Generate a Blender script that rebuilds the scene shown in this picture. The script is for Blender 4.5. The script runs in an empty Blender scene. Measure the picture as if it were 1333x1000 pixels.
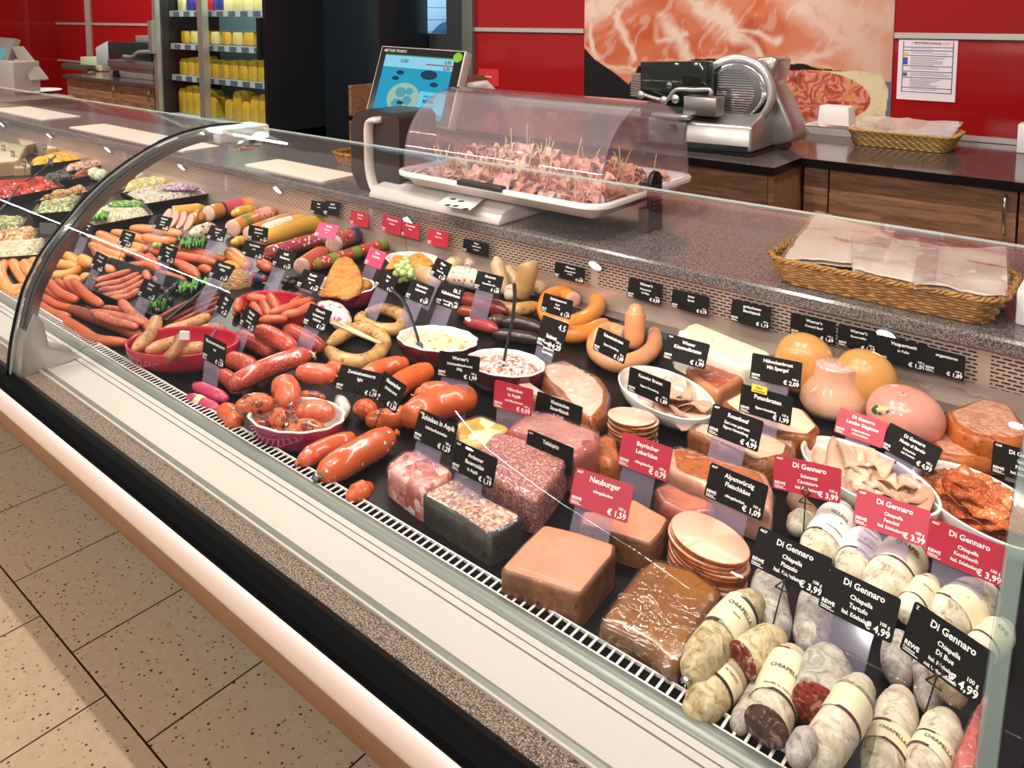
import bpy, bmesh, math, random
import numpy as np
from mathutils import Vector, Matrix, Euler
R_ = random.Random(7)
C = bpy.context.scene.collection
scene = bpy.context.scene
# ---------------------------------------------------------------- camera (28 mm shift lens, eye 1.23 m)
F = 1037.0; CX = 666.0; HY = 21.0; PITCH = math.radians(5.5); CY = HY + F*math.tan(PITCH); EYE = 1.23
YAW = math.atan((CX+590)*math.cos(PITCH)/F)
FW = np.array([-math.cos(YAW)*math.cos(PITCH), math.sin(YAW)*math.cos(PITCH), -math.sin(PITCH)])
RT = np.array([math.sin(YAW), math.cos(YAW), 0.0]); UP = np.cross(RT, FW)
O = np.array([0, 0, EYE])
def ray(px, py): return FW + RT*(px-CX)/F - UP*(py-CY)/F
def at(px, py, z):
    r = ray(px, py); return r*((z-EYE)/r[2]) + O
def atY(px, py, Y):
    r = ray(px, py); return r*(Y/r[1]) + O
def atX(px, py, X):
    r = ray(px, py); return r*(X/r[0]) + O
def depth(p): return float((np.asarray(p)-O) @ FW)
def mpp(p): return depth(p)/F          # metres per photo pixel at a place
cam = bpy.data.cameras.new('camera'); camo = bpy.data.objects.new('camera', cam); C.objects.link(camo)
cam.sensor_fit = 'HORIZONTAL'; cam.sensor_width = 36; cam.lens = F*36/1333
cam.shift_y = -(500-CY)/1333; cam.shift_x = (666.5-CX)/1333; cam.clip_start = .02; cam.clip_end = 60
camo.matrix_world = Matrix(((RT[0], UP[0], -FW[0], 0), (RT[1], UP[1], -FW[1], 0), (RT[2], UP[2], -FW[2], EYE), (0, 0, 0, 1)))
scene.camera = camo
vs = scene.view_settings
vs.view_transform = 'Standard'; vs.look = 'None'; vs.gamma = 1; vs.use_curve_mapping = False; vs.exposure = 0.0
scene.cycles.max_bounces = 10; scene.cycles.transparent_max_bounces = 32; scene.cycles.glossy_bounces = 4
scene.cycles.diffuse_bounces = 3; scene.cycles.caustics_reflective = False; scene.cycles.caustics_refractive = False
scene.cycles.use_denoising = True; scene.cycles.sample_clamp_indirect = 6

# ---------------------------------------------------------------- materials
def lin(c):
    if isinstance(c, str):
        c = [int(c[i:i+2], 16)/255 for i in (0, 2, 4)]
    return tuple((x/12.92 if x <= .04045 else ((x+.055)/1.055)**2.4) for x in c[:3]) + (1,)
class NT:
    def __init__(s, name):
        s.m = bpy.data.materials.new(name); s.m.use_nodes = True; s.t = s.m.node_tree; s.t.nodes.clear()
        s.out = s.n('ShaderNodeOutputMaterial')
    def n(s, ty, **kw):
        nd = s.t.nodes.new(ty)
        for k, v in kw.items():
            if k.startswith('_'): setattr(nd, k[1:], v)
            else: s.put(nd.inputs[k.replace('__', ' ')], v)
        return nd
    def put(s, sock, v):
        if hasattr(v, 'is_output') or isinstance(v, bpy.types.NodeSocket): s.t.links.new(v, sock)
        else: sock.default_value = v
    def math(s, op, a, b=None):
        nd = s.n('ShaderNodeMath', _operation=op); s.put(nd.inputs[0], a)
        if b is not None: s.put(nd.inputs[1], b)
        return nd.outputs[0]
    def mix(s, f, a, b, blend='MIX'):
        nd = s.n('ShaderNodeMix', _data_type='RGBA', _blend_type=blend)
        s.put(nd.inputs[0], f); s.put(nd.inputs[6], a); s.put(nd.inputs[7], b); return nd.outputs[2]
    def ramp(s, f, stops):
        nd = s.n('ShaderNodeValToRGB'); s.put(nd.inputs[0], f); e = nd.color_ramp.elements
        while len(e) < len(stops): e.new(.5)
        for q, (p, c) in zip(e, stops): q.position = p; q.color = c if len(c) == 4 else lin(c)
        return nd.outputs[0]
    def co(s, kind='Object', scale=(1, 1, 1), rot=(0, 0, 0)):
        tc = s.n('ShaderNodeTexCoord'); mp = s.n('ShaderNodeMapping', Vector=tc.outputs[kind], Scale=scale, Rotation=rot); return mp.outputs[0]
    def noise(s, v, sc, det=3, rough=.5, dist=0): return s.n('ShaderNodeTexNoise', Vector=v, Scale=sc, Detail=det, Roughness=rough, Distortion=dist).outputs[0]
    def vor(s, v, sc, feat='F1', out=0, rnd=1): return s.n('ShaderNodeTexVoronoi', _feature=feat, Vector=v, Scale=sc, Randomness=rnd).outputs[out]
    def pbsdf(s, col, rough=.5, metal=0, bump=None, bstr=.3, bdist=.002, spec=.5, coat=0, emis=None, estr=0, trans=0, alpha=None, sss=0):
        b = s.n('ShaderNodeBsdfPrincipled', Base__Color=col, Roughness=rough, Metallic=metal)
        b.inputs['Specular IOR Level'].default_value = spec; b.inputs['Coat Weight'].default_value = coat; b.inputs['Coat Roughness'].default_value = .08
        if trans: b.inputs['Transmission Weight'].default_value = trans
        if sss:
            b.inputs['Subsurface Weight'].default_value = sss; b.inputs['Subsurface Radius'].default_value = (.006, .003, .002); b.inputs['Subsurface Scale'].default_value = 1
        if emis is not None: s.put(b.inputs['Emission Color'], emis); b.inputs['Emission Strength'].default_value = estr
        if alpha is not None: s.put(b.inputs['Alpha'], alpha)
        if bump is not None:
            bp = s.n('ShaderNodeBump', Strength=bstr, Distance=bdist, Height=bump); s.t.links.new(bp.outputs[0], b.inputs['Normal'])
        s.t.links.new(b.outputs[0], s.out.inputs[0]); return s.m
_mc = {}
def plain(name, c, rough=.5, metal=0, **kw):
    if name not in _mc:
        t = NT(name); _mc[name] = t.pbsdf(lin(c), rough, metal, **kw)
    return _mc[name]
def meat(name, c1, c2, sc=25, rough=.32, bump=.25, fl=None, flsc=90, flthr=.33, fl2=None, wet=.25, stretch=(1, 1, 1), hard=False, bsc=90):
    """mottled food: two colours in soft patches, flecks of fat on top"""
    if name in _mc: return _mc[name]
    t = NT(name); v = t.co(scale=stretch)
    n = t.noise(v, sc, 4, .6)
    col = t.ramp(n, [(.38 if not hard else .47, c1), (.62 if not hard else .53, c2)])
    if fl:
        wv = t.n('ShaderNodeVectorMath', _operation='ADD'); t.put(wv.inputs[0], v)
        nv = t.n('ShaderNodeTexNoise', Vector=v, Scale=60); sc2 = t.n('ShaderNodeVectorMath', _operation='SCALE', Scale=.012); t.put(sc2.inputs[0], nv.outputs[1]); t.put(wv.inputs[1], sc2.outputs[0])
        d = t.vor(wv.outputs[0], flsc); f = t.n('ShaderNodeMapRange', Value=d, From__Min=flthr, From__Max=flthr+.08, To__Min=1.0, To__Max=0.0).outputs[0]
        col = t.mix(f, col, lin(fl))
    if fl2:
        d = t.vor(v, flsc*.45); f = t.n('ShaderNodeMapRange', Value=d, From__Min=.3, From__Max=.4, To__Min=1.0, To__Max=0.0).outputs[0]
        col = t.mix(f, col, lin(fl2))
    b = t.noise(v, bsc, 3)
    _mc[name] = t.pbsdf(col, rough, 0, b, bump, .003, coat=wet); return _mc[name]
def clearmat(name, tint=(1, 1, 1), f0=.04, gain=1.0, rough=.0, milk=0.0, milkc=(1, 1, 1), bump=0, bsc=40):
    """clear sheet: straight-through light plus a mirror reflection that grows at grazing angles"""
    if name in _mc: return _mc[name]
    t = NT(name); g = t.n('ShaderNodeNewGeometry')
    nrm = g.outputs['Normal']
    if bump:
        bp = t.n('ShaderNodeBump', Strength=bump, Distance=.004, Height=t.noise(t.co(), bsc, 2, .5, 1.5)); nrm = bp.outputs[0]
    dt = t.n('ShaderNodeVectorMath', _operation='DOT_PRODUCT'); t.put(dt.inputs[0], nrm); t.put(dt.inputs[1], g.outputs['Incoming'])
    x = t.math('SUBTRACT', 1.0, t.math('ABSOLUTE', dt.outputs['Value'])); x = t.math('MINIMUM', t.math('MAXIMUM', x, 0.0), 1.0)
    fr = t.math('MULTIPLY', t.math('ADD', t.math('MULTIPLY', t.math('POWER', x, 5.0), 1-f0), f0), gain)
    tr = t.n('ShaderNodeBsdfTransparent', Color=tuple(tint)+(1,)); gl = t.n('ShaderNodeBsdfGlossy', Roughness=rough, Color=(1, 1, 1, 1)); 
    if bump: t.put(gl.inputs['Normal'], nrm)
    body = tr.outputs[0]
    if milk:
        df = t.n('ShaderNodeBsdfDiffuse', Color=lin(milkc)); mx = t.n('ShaderNodeMixShader', Fac=milk); t.put(mx.inputs[1], body); t.put(mx.inputs[2], df.outputs[0]); body = mx.outputs[0]
    mx = t.n('ShaderNodeMixShader', Fac=fr); t.put(mx.inputs[1], body); t.put(mx.inputs[2], gl.outputs[0]); t.put(t.out.inputs[0], mx.outputs[0])
    _mc[name] = t.m; return t.m
def emit(name, c, s):
    if name not in _mc:
        t = NT(name); e = t.n('ShaderNodeEmission', Color=lin(c), Strength=s); t.put(t.out.inputs[0], e.outputs[0]); _mc[name] = t.m
    return _mc[name]

# ---------------------------------------------------------------- mesh building
def catmull(pts, n):
    P = [np.array(p, float) for p in pts]
    if len(P) == 2: return [P[0]+(P[1]-P[0])*i/n for i in range(n+1)]
    Q = [2*P[0]-P[1]]+P+[2*P[-1]-P[-2]]; out = []; k = max(2, n//(len(P)-1))
    for i in range(len(P)-1):
        a, b, c, d = Q[i:i+4]
        for j in range(k):
            t = j/k; out.append(.5*((2*b)+(-a+c)*t+(2*a-5*b+4*c-d)*t*t+(-a+3*b-3*c+d)*t**3))
    out.append(P[-1]); return out
class MB:
    def __init__(s): s.v = []; s.f = []; s.mi = []; s.sm = []
    def add(s, V, Fs, mi=0, sm=True):
        o = len(s.v); s.v.extend(tuple(map(float, p)) for p in V)
        for f in Fs: s.f.append(tuple(i+o for i in f)); s.mi.append(mi); s.sm.append(sm)
        return s
    def box(s, c, d, rz=0, mi=0, top=1.0, sm=False):
        cx, cy, cz = c; a, b, h = d[0]/2, d[1]/2, d[2]/2; V = []
        for z, k in ((-h, 1), (h, top)):
            for x, y in ((-a*k, -b*k), (a*k, -b*k), (a*k, b*k), (-a*k, b*k)):
                V.append((cx+x*math.cos(rz)-y*math.sin(rz), cy+x*math.sin(rz)+y*math.cos(rz), cz+z))
        return s.add(V, [(3, 2, 1, 0), (4, 5, 6, 7), (0, 1, 5, 4), (1, 2, 6, 5), (2, 3, 7, 6), (3, 0, 4, 7)], mi, sm)
    def bx(s, x0, x1, y0, y1, z0, z1, mi=0): return s.box(((x0+x1)/2, (y0+y1)/2, (z0+z1)/2), (x1-x0, y1-y0, z1-z0), 0, mi)
    def tube(s, path, rad, seg=12, mi=0, cap=True, round_=False, sm=True, squash=1.0):
        path = [np.array(p, float) for p in path]; n = len(path)
        if not hasattr(rad, '__len__'): rad = [rad]*n
        if round_:      # hemispherical ends
            def ends(p, q, r, k=4):
                d = (p-q)/max(1e-9, np.linalg.norm(p-q)); return [(p+d*r*math.sin(a), r*math.cos(a)) for a in [math.pi/2*i/k for i in range(1, k)]+[math.pi/2*.985]]
            A = ends(path[0], path[1], rad[0])[::-1]; B = ends(path[-1], path[-2], rad[-1])
            path = [a[0] for a in A]+path+[b[0] for b in B]; rad = [a[1] for a in A]+list(rad)+[b[1] for b in B]; n = len(path)
        T = [path[min(i+1, n-1)]-path[max(i-1, 0)] for i in range(n)]; T = [t/max(1e-9, np.linalg.norm(t)) for t in T]
        up = np.array([0, 0, 1.0]) if abs(T[0][2]) < .9 else np.array([1.0, 0, 0])
        N = np.cross(up, T[0]); N /= np.linalg.norm(N); V = []
        for i in range(n):
            N = N-T[i]*(N@T[i]); N /= max(1e-9, np.linalg.norm(N)); B = np.cross(T[i], N)
            for j in range(seg):
                a = 2*math.pi*j/seg; V.append(path[i]+(N*math.cos(a)+B*math.sin(a)*squash)*rad[i])
        Fs = [(i*seg+j, i*seg+(j+1) % seg, (i+1)*seg+(j+1) % seg, (i+1)*seg+j) for i in range(n-1) for j in range(seg)]
        s.add(V, Fs, mi, sm)
        if cap: s.f += [tuple(range(len(s.v)-n*seg+seg-1, len(s.v)-n*seg-1, -1)), tuple(range(len(s.v)-seg, len(s.v)))]; s.mi += [mi]*2; s.sm += [sm]*2
        return s
    def lathe(s, prof, seg=32, c=(0, 0, 0), sx=1, sy=1, rz=0, mi=0, wave=None, sm=True, cap=True):
        V = []
        for r, z in prof:
            for j in range(seg):
                a = 2*math.pi*j/seg; k = 1+(wave(a, r, z) if wave else 0); x, y = r*k*math.cos(a)*sx, r*k*math.sin(a)*sy
                V.append((c[0]+x*math.cos(rz)-y*math.sin(rz), c[1]+x*math.sin(rz)+y*math.cos(rz), c[2]+z))
        n = len(prof); Fs = [(i*seg+j, i*seg+(j+1) % seg, (i+1)*seg+(j+1) % seg, (i+1)*seg+j) for i in range(n-1) for j in range(seg)]
        s.add(V, Fs, mi, sm)
        o = len(s.v)-n*seg
        if cap and prof[0][0] > 1e-6: s.f.append(tuple(o+j for j in range(seg-1, -1, -1))); s.mi.append(mi); s.sm.append(False)
        if cap and prof[-1][0] > 1e-6: s.f.append(tuple(o+(n-1)*seg+j for j in range(seg))); s.mi.append(mi); s.sm.append(False)
        return s
    def prism(s, poly, z0, z1, mi=0, mtop=None, mbot=None, inset=0, sm=False):
        P = [np.array(p[:2], float) for p in poly]
        if sum(P[i][0]*P[(i+1) % len(P)][1]-P[(i+1) % len(P)][0]*P[i][1] for i in range(len(P))) < 0: P = P[::-1]
        n = len(P); V = [(p[0], p[1], z0) for p in P]+[(p[0], p[1], z1) for p in P]
        s.add(V, [(i, (i+1) % n, n+(i+1) % n, n+i) for i in range(n)], mi, sm)
        o = len(s.v)-2*n; s.f += [tuple(o+i for i in range(n-1, -1, -1)), tuple(o+n+i for i in range(n))]; s.mi += [mi if mbot is None else mbot, mi if mtop is None else mtop]; s.sm += [False]*2
        return s
    def extx(s, prof, x0, x1, mi=0, sm=False, n=1):
        k = len(prof); V = []
        for i in range(n+1):
            x = x0+(x1-x0)*i/n; V += [(x, y, z) for y, z in prof]
        Fs = [(i*k+j, i*k+(j+1) % k, (i+1)*k+(j+1) % k, (i+1)*k+j) for i in range(n) for j in range(k)]
        s.add(V, Fs, mi, sm); o = len(s.v)-k*(n+1)
        s.f += [tuple(o+j for j in range(k-1, -1, -1)), tuple(o+n*k+j for j in range(k))]; s.mi += [mi]*2; s.sm += [False]*2
        return s
    def grid(s, fn, nu, nv, mi=0, sm=True):
        V = [fn(i/nu, j/nv) for i in range(nu+1) for j in range(nv+1)]
        return s.add(V, [(i*(nv+1)+j, (i+1)*(nv+1)+j, (i+1)*(nv+1)+j+1, i*(nv+1)+j+1) for i in range(nu) for j in range(nv)], mi, sm)
    def sphere(s, c, r, seg=14, rings=9, mi=0, scale=(1, 1, 1), rz=0):
        pr = [(max(1e-7, math.sin(math.pi*i/rings))*r, -math.cos(math.pi*i/rings)*r*scale[2]) for i in range(rings+1)]
        return s.lathe(pr, seg, c, scale[0], scale[1], rz, mi)
    def build(s, name, mats, parent=None, loc=(0, 0, 0), bevel=0, bseg=2, recalc=True, sub=0, merge=True):
        me = bpy.data.meshes.new(name); L = np.array(loc, float)
        me.from_pydata([tuple(np.array(v)-L) for v in s.v], [], s.f)
        for m in (mats if isinstance(mats, (list, tuple)) else [mats]): me.materials.append(m)
        me.polygons.foreach_set('material_index', s.mi); me.polygons.foreach_set('use_smooth', s.sm)
        if recalc or bevel:
            bm = bmesh.new(); bm.from_mesh(me)
            if merge: bmesh.ops.remove_doubles(bm, verts=bm.verts, dist=1e-6)
            if recalc: bmesh.ops.recalc_face_normals(bm, faces=bm.faces)
            if bevel:
                es = [e for e in bm.edges if len(e.link_faces) == 2 and e.calc_face_angle(0) > .6]
                bmesh.ops.bevel(bm, geom=es, offset=bevel, segments=bseg, profile=.5, affect='EDGES', clamp_overlap=True)
                for f in bm.faces: f.smooth = True
                bmesh.ops.recalc_face_normals(bm, faces=bm.faces)
            bm.to_mesh(me); bm.free()
            if bevel:
                try: me.set_sharp_from_angle(angle=.7)
                except Exception: pass
        if not bevel and any(s.sm) and not all(s.sm):
            try: me.set_sharp_from_angle(angle=1.1)
            except Exception: pass
        o = bpy.data.objects.new(name, me); C.objects.link(o)
        if parent is not None: o.parent = parent
        else: o.location = loc
        if sub:
            md = o.modifiers.new('subdivision', 'SUBSURF'); md.levels = sub; md.render_levels = sub
        return o
def tag(o, label, cat, group=None, kind=None):
    o['label'] = label; o['category'] = cat
    if group: o['group'] = group
    if kind: o['kind'] = kind
    return o
def thing(name, label, cat, loc=(0, 0, 0), group=None, rz=0):
    o = bpy.data.objects.new(name, None); o.empty_display_size = .02; C.objects.link(o); o.location = loc; o.rotation_euler = (0, 0, rz)
    return tag(o, label, cat, group)
def struct(o): o['kind'] = 'structure'; return o
_tx = {}
def text_geo(s, size, shear=0, off=.0):
    """outline of a line of lettering as (verts, faces), baseline at 0, centred in x"""
    key = (s, round(size, 5), off)
    if key in _tx: return _tx[key]
    cu = bpy.data.curves.new('t', 'FONT'); cu.body = s; cu.size = size; cu.align_x = 'CENTER'; cu.resolution_u = 2; cu.offset = off*size; cu.fill_mode = 'FRONT'; cu.shear = shear
    ob = bpy.data.objects.new('t', cu); me = bpy.data.meshes.new_from_object(ob)
    V = [tuple(v.co) for v in me.vertices]; Fs = [tuple(p.vertices) for p in me.polygons]
    bpy.data.objects.remove(ob); bpy.data.curves.remove(cu); bpy.data.meshes.remove(me)
    _tx[key] = (V, Fs); return V, Fs
def put_text(mb, s, size, M4, x=0, y=0, align='c', wmax=None, off=.02, mi=0):
    V, Fs = text_geo(s, size, off=off)
    if not V: return
    xs = [v[0] for v in V]; w = max(xs)-min(xs); mid = (max(xs)+min(xs))/2; k = min(1, wmax/w) if wmax else 1
    dx = {'c': 0, 'l': w*k/2, 'r': -w*k/2}[align]
    mb.add([tuple(M4 @ Vector((x+dx+(v[0]-mid)*k, y+v[1], 0))) for v in V], Fs, mi, False)
# ================================================================ common surface materials
def wood(name, c1, c2, axis=0):
    if name in _mc: return _mc[name]
    t = NT(name); s = [2, 26, 26]; s = s if axis == 0 else [26, 26, 2]
    v = t.co(scale=s); n = t.noise(v, 3, 5, .6, .6); n2 = t.noise(t.co(scale=[x*3 for x in s]), 6, 3, .6)
    col = t.ramp(t.math('ADD', t.math('MULTIPLY', n, .75), t.math('MULTIPLY', n2, .25)), [(.36, c1), (.62, c2)])
    _mc[name] = t.pbsdf(col, .42, 0, n2, .08, .001); return _mc[name]
def speckle(name, base, dark, light, sc=420, rough=.25, thr=.5):
    if name in _mc: return _mc[name]
    t = NT(name); v = t.co(); n = t.noise(v, sc, 2, .7); n2 = t.noise(v, sc*.55, 2, .6)
    col = t.ramp(n, [(thr-.07, dark), (thr, base), (thr+.09, light)]); col = t.mix(t.math('GREATER_THAN', n2, .6), col, lin(dark))
    _mc[name] = t.pbsdf(col, rough, 0, spec=.5); return _mc[name]
GRANITE = speckle('granite', '6f6562', '463e3c', '8f8480', 480, .14, .5)
GRANITE_IN = speckle('granite_front', '85705f', '32241b', 'b09c88', 620, .45, .52)
WOOD = wood('walnut_laminate', '6d4a35', 'a47a5c'); WOODF = wood('front_laminate', '7a4a2e', 'a9734c')
STEEL = plain('brushed_steel', 'b9b7b3', .28, 1); CHROME = plain('chrome', 'd8d8d8', .1, 1); ALU = plain('aluminium', 'c9c7c2', .38, .85)
BLACK = plain('black_plastic', '15151a', .3); DARK = plain('charcoal_panel', '24282c', .3); WHITE = plain('white_plastic', 'efe9e4', .35)
CREAM = plain('cream_bumper', 'f0d9d0', .3, coat=.3); RUBBER = plain('black_rubber', '060607', .55, spec=.05); PANELW = plain('pale_enamel', 'bfb6ad', .4)
GREYT = plain('grey_tube', '84877f', .36, .35); GAPSHADE = plain('gap_shade', '1a1412', .7)
REDW = plain('red_glass_panel', '96161a', .08, spec=.5)
GLASS = clearmat('counter_glass', (.98, .99, .985), .04, .38); GEDGE = plain('glass_green_edge', 'd6ded8', .2, .0, spec=.8)
TRIMM = plain('trim_metal', 'cfc8c4', .3, .5)

INK = plain('label_lettering', 'f4efe8', .5)
def area(name, loc, size, power, col=(1, .95, .88), tgt=None, spread=None):
    l = bpy.data.lights.new(name, 'AREA'); l.shape = 'RECTANGLE'; l.size, l.size_y = size; l.energy = power; l.color = col
    if spread: l.spread = spread
    o = bpy.data.objects.new(name, l); C.objects.link(o); o.location = loc
    if tgt is not None: o.rotation_euler = (Vector(tgt)-Vector(loc)).to_track_quat('-Z', 'Y').to_euler()
    return o
# ================================================================ the room
b = MB().bx(-9, 3.5, -2.5, 5.5, -.05, 0)
t = NT('terrazzo_tiles'); v = t.co('Object')
mp = t.n('ShaderNodeMapping', Vector=v, Location=(.214, .041, 0)); 
br = t.n('ShaderNodeTexBrick', _offset=.5, Vector=mp.outputs[0], Color1=(1, 1, 1, 1), Color2=(1, 1, 1, 1), Mortar=(0, 0, 0, 1), Scale=1.0, Mortar__Size=.0018, Mortar__Smooth=.0, Brick__Width=.302, Row__Height=.30)
n1 = t.noise(v, 60, 3); base = t.ramp(n1, [(.3, 'd2b797'), (.7, 'dcc3a4')])
d1 = t.vor(t.n('ShaderNodeMapping', Vector=v, Scale=(105, 105, 105)).outputs[0], 1.0); rnd = t.vor(t.n('ShaderNodeMapping', Vector=v, Scale=(105, 105, 105)).outputs[0], 1.0, out=1)
sp = t.n('ShaderNodeSeparateColor'); t.put(sp.inputs[0], rnd)
thr = t.math('MULTIPLY', t.math('GREATER_THAN', sp.outputs[0], .42), t.math('ADD', .12, t.math('MULTIPLY', sp.outputs[1], .2)))
spk = t.math('LESS_THAN', d1, thr); spc = t.ramp(sp.outputs[2], [(.2, '4a3322'), (.5, '9a6a3e'), (.8, 'a88458')])
col = t.mix(spk, base, spc); col = t.mix(br.outputs[0], lin('2a1a14'), col)
FLOORM = t.pbsdf(col, .3, 0, spec=.35)
struct(b.build('floor', FLOORM))

WY = 3.40
def wz(py, px=700): return atY(px, py, WY)[2]
def wx(px, py=60): return atY(px, py, WY)[0]
dx0, dx1 = wx(470), wx(611)           # door opening
zt0, zt1 = wz(51, 1250), wz(43.3, 1250)
b = MB()
b.bx(-9, dx0, WY, WY+.12, 0, 2.6); b.bx(dx1, 3.2, WY, WY+.12, 0, 2.6); b.bx(dx0, dx1, WY, WY+.12, 2.0, 2.6)
struct(b.build('wall_back', REDW))
b = MB().bx(-9.1, -9, -2.5, WY, 0, 2.6); struct(b.build('wall_left', REDW))
b = MB(); xv = (wx(114), wx(120.5)); gx = wx(1163)
b.bx(-9, xv[0], WY-.012, WY, zt0, zt1); b.bx(xv[1], dx0-.06, WY-.012, WY, zt0, zt1); b.bx(*xv, WY-.012, WY, .5, 2.6)
b.bx(dx1+.05, wx(762)-.005, WY-.012, WY, zt0, zt1); b.bx(gx+.004, 3.2, WY-.012, WY, zt0, zt1)
struct(b.build('trim_1', TRIMM))
b = MB().bx(-9, dx0-.06, WY-.014, WY, .762, .782); b.bx(dx1+.06, 3.2, WY-.014, WY, .762, .782)
struct(b.build('trim_2', TRIMM))
# service door with a window into a white-tiled back kitchen
dr = thing('door_1', 'dark grey service door with window in the back wall', 'door', ((dx0+dx1)/2, WY, 0)); dr['kind'] = 'structure'
wX0, wX1, wZ0 = wx(504, 30), wx(581, 30), wz(43, 540); L = dr.location
b = MB(); b.bx(dx0+.03, wX0, WY+.0, WY+.05, 0, 2.0); b.bx(wX1, dx1-.03, WY, WY+.05, 0, 2.0); b.bx(wX0, wX1, WY, WY+.05, 0, wZ0); b.bx(wX0, wX1, WY, WY+.05, 1.75, 2.0)
b.build('door_panel', plain('door_grey', '3b4046', .28, .2), dr, L)
b = MB(); b.bx(dx0-.05, dx0+.03, WY-.03, WY+.06, 0, 2.05); b.bx(dx1-.03, dx1+.05, WY-.03, WY+.06, 0, 2.05); b.bx(dx0-.05, dx1+.05, WY-.03, WY+.06, 2.0, 2.06)
b.build('door_frame', plain('door_steel', '8f968c', .3, .7), dr, L)
MB().bx(wX0, wX1, WY+.02, WY+.026, wZ0, 1.75).build('window_pane', clearmat('window_glass', (.85, .95, 1.0), .04, .6), dr, L)
# kitchen behind the door
t = NT('white_tiles'); v = t.co('Object'); mp = t.n('ShaderNodeMapping', Vector=v, Rotation=(math.radians(90), 0, 0))
br = t.n('ShaderNodeTexBrick', _offset=0, Vector=mp.outputs[0], Color1=lin('cfe4ee'), Color2=lin('c6dde9'), Mortar=lin('7f93a0'), Scale=1.0, Mortar__Size=.004, Brick__Width=.1, Row__Height=.1)
TILEW = t.pbsdf(br.outputs[0], .25)
struct(MB().bx(dx0-.6, dx1+.5, 5.3, 5.36, 0, 2.4).build('wall_kitchen_back', TILEW)); struct(MB().bx(dx0-.66, dx0-.6, WY+.2, 5.3, 0, 2.4).build('wall_kitchen_left', TILEW)); struct(MB().bx(dx1+.5, dx1+.56, WY+.2, 5.3, 0, 2.4).build('wall_kitchen_right', TILEW))

# ================================================================ printed ham poster on the wall (flat print)
rs = np.random.RandomState(3); LAT = rs.rand(64, 64)
def vnoise(x, y):
    xi, yi = np.floor(x).astype(int), np.floor(y).astype(int); fx, fy = x-xi, y-yi; fx, fy = fx*fx*(3-2*fx), fy*fy*(3-2*fy)
    g = lambda a, b_: LAT[a % 64, b_ % 64]
    return (g(xi, yi)*(1-fx)+g(xi+1, yi)*fx)*(1-fy)+(g(xi, yi+1)*(1-fx)+g(xi+1, yi+1)*fx)*fy
def fbm(x, y, o=4): return sum(vnoise(x*2**k+7*k, y*2**k+3*k)/2**(k+1) for k in range(o))
def srgb(h): return np.array(lin(h)[:3])
def inpoly(px, py, poly):
    ins = np.zeros(px.shape, bool); n = len(poly)
    for i in range(n):
        x0, y0 = poly[i]; x1, y1 = poly[(i+1) % n]
        ins ^= ((y0 > py) != (y1 > py)) & (px < (x1-x0)*(py-y0)/((y1-y0) or 1e-9)+x0)
    return ins
def seg_d(px, py, a, b_):
    a, b_ = np.array(a, float), np.array(b_, float); d = b_-a; tt = np.clip(((px-a[0])*d[0]+(py-a[1])*d[1])/(d@d), 0, 1)
    return np.hypot(px-a[0]-tt*d[0], py-a[1]-tt*d[1])
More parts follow.
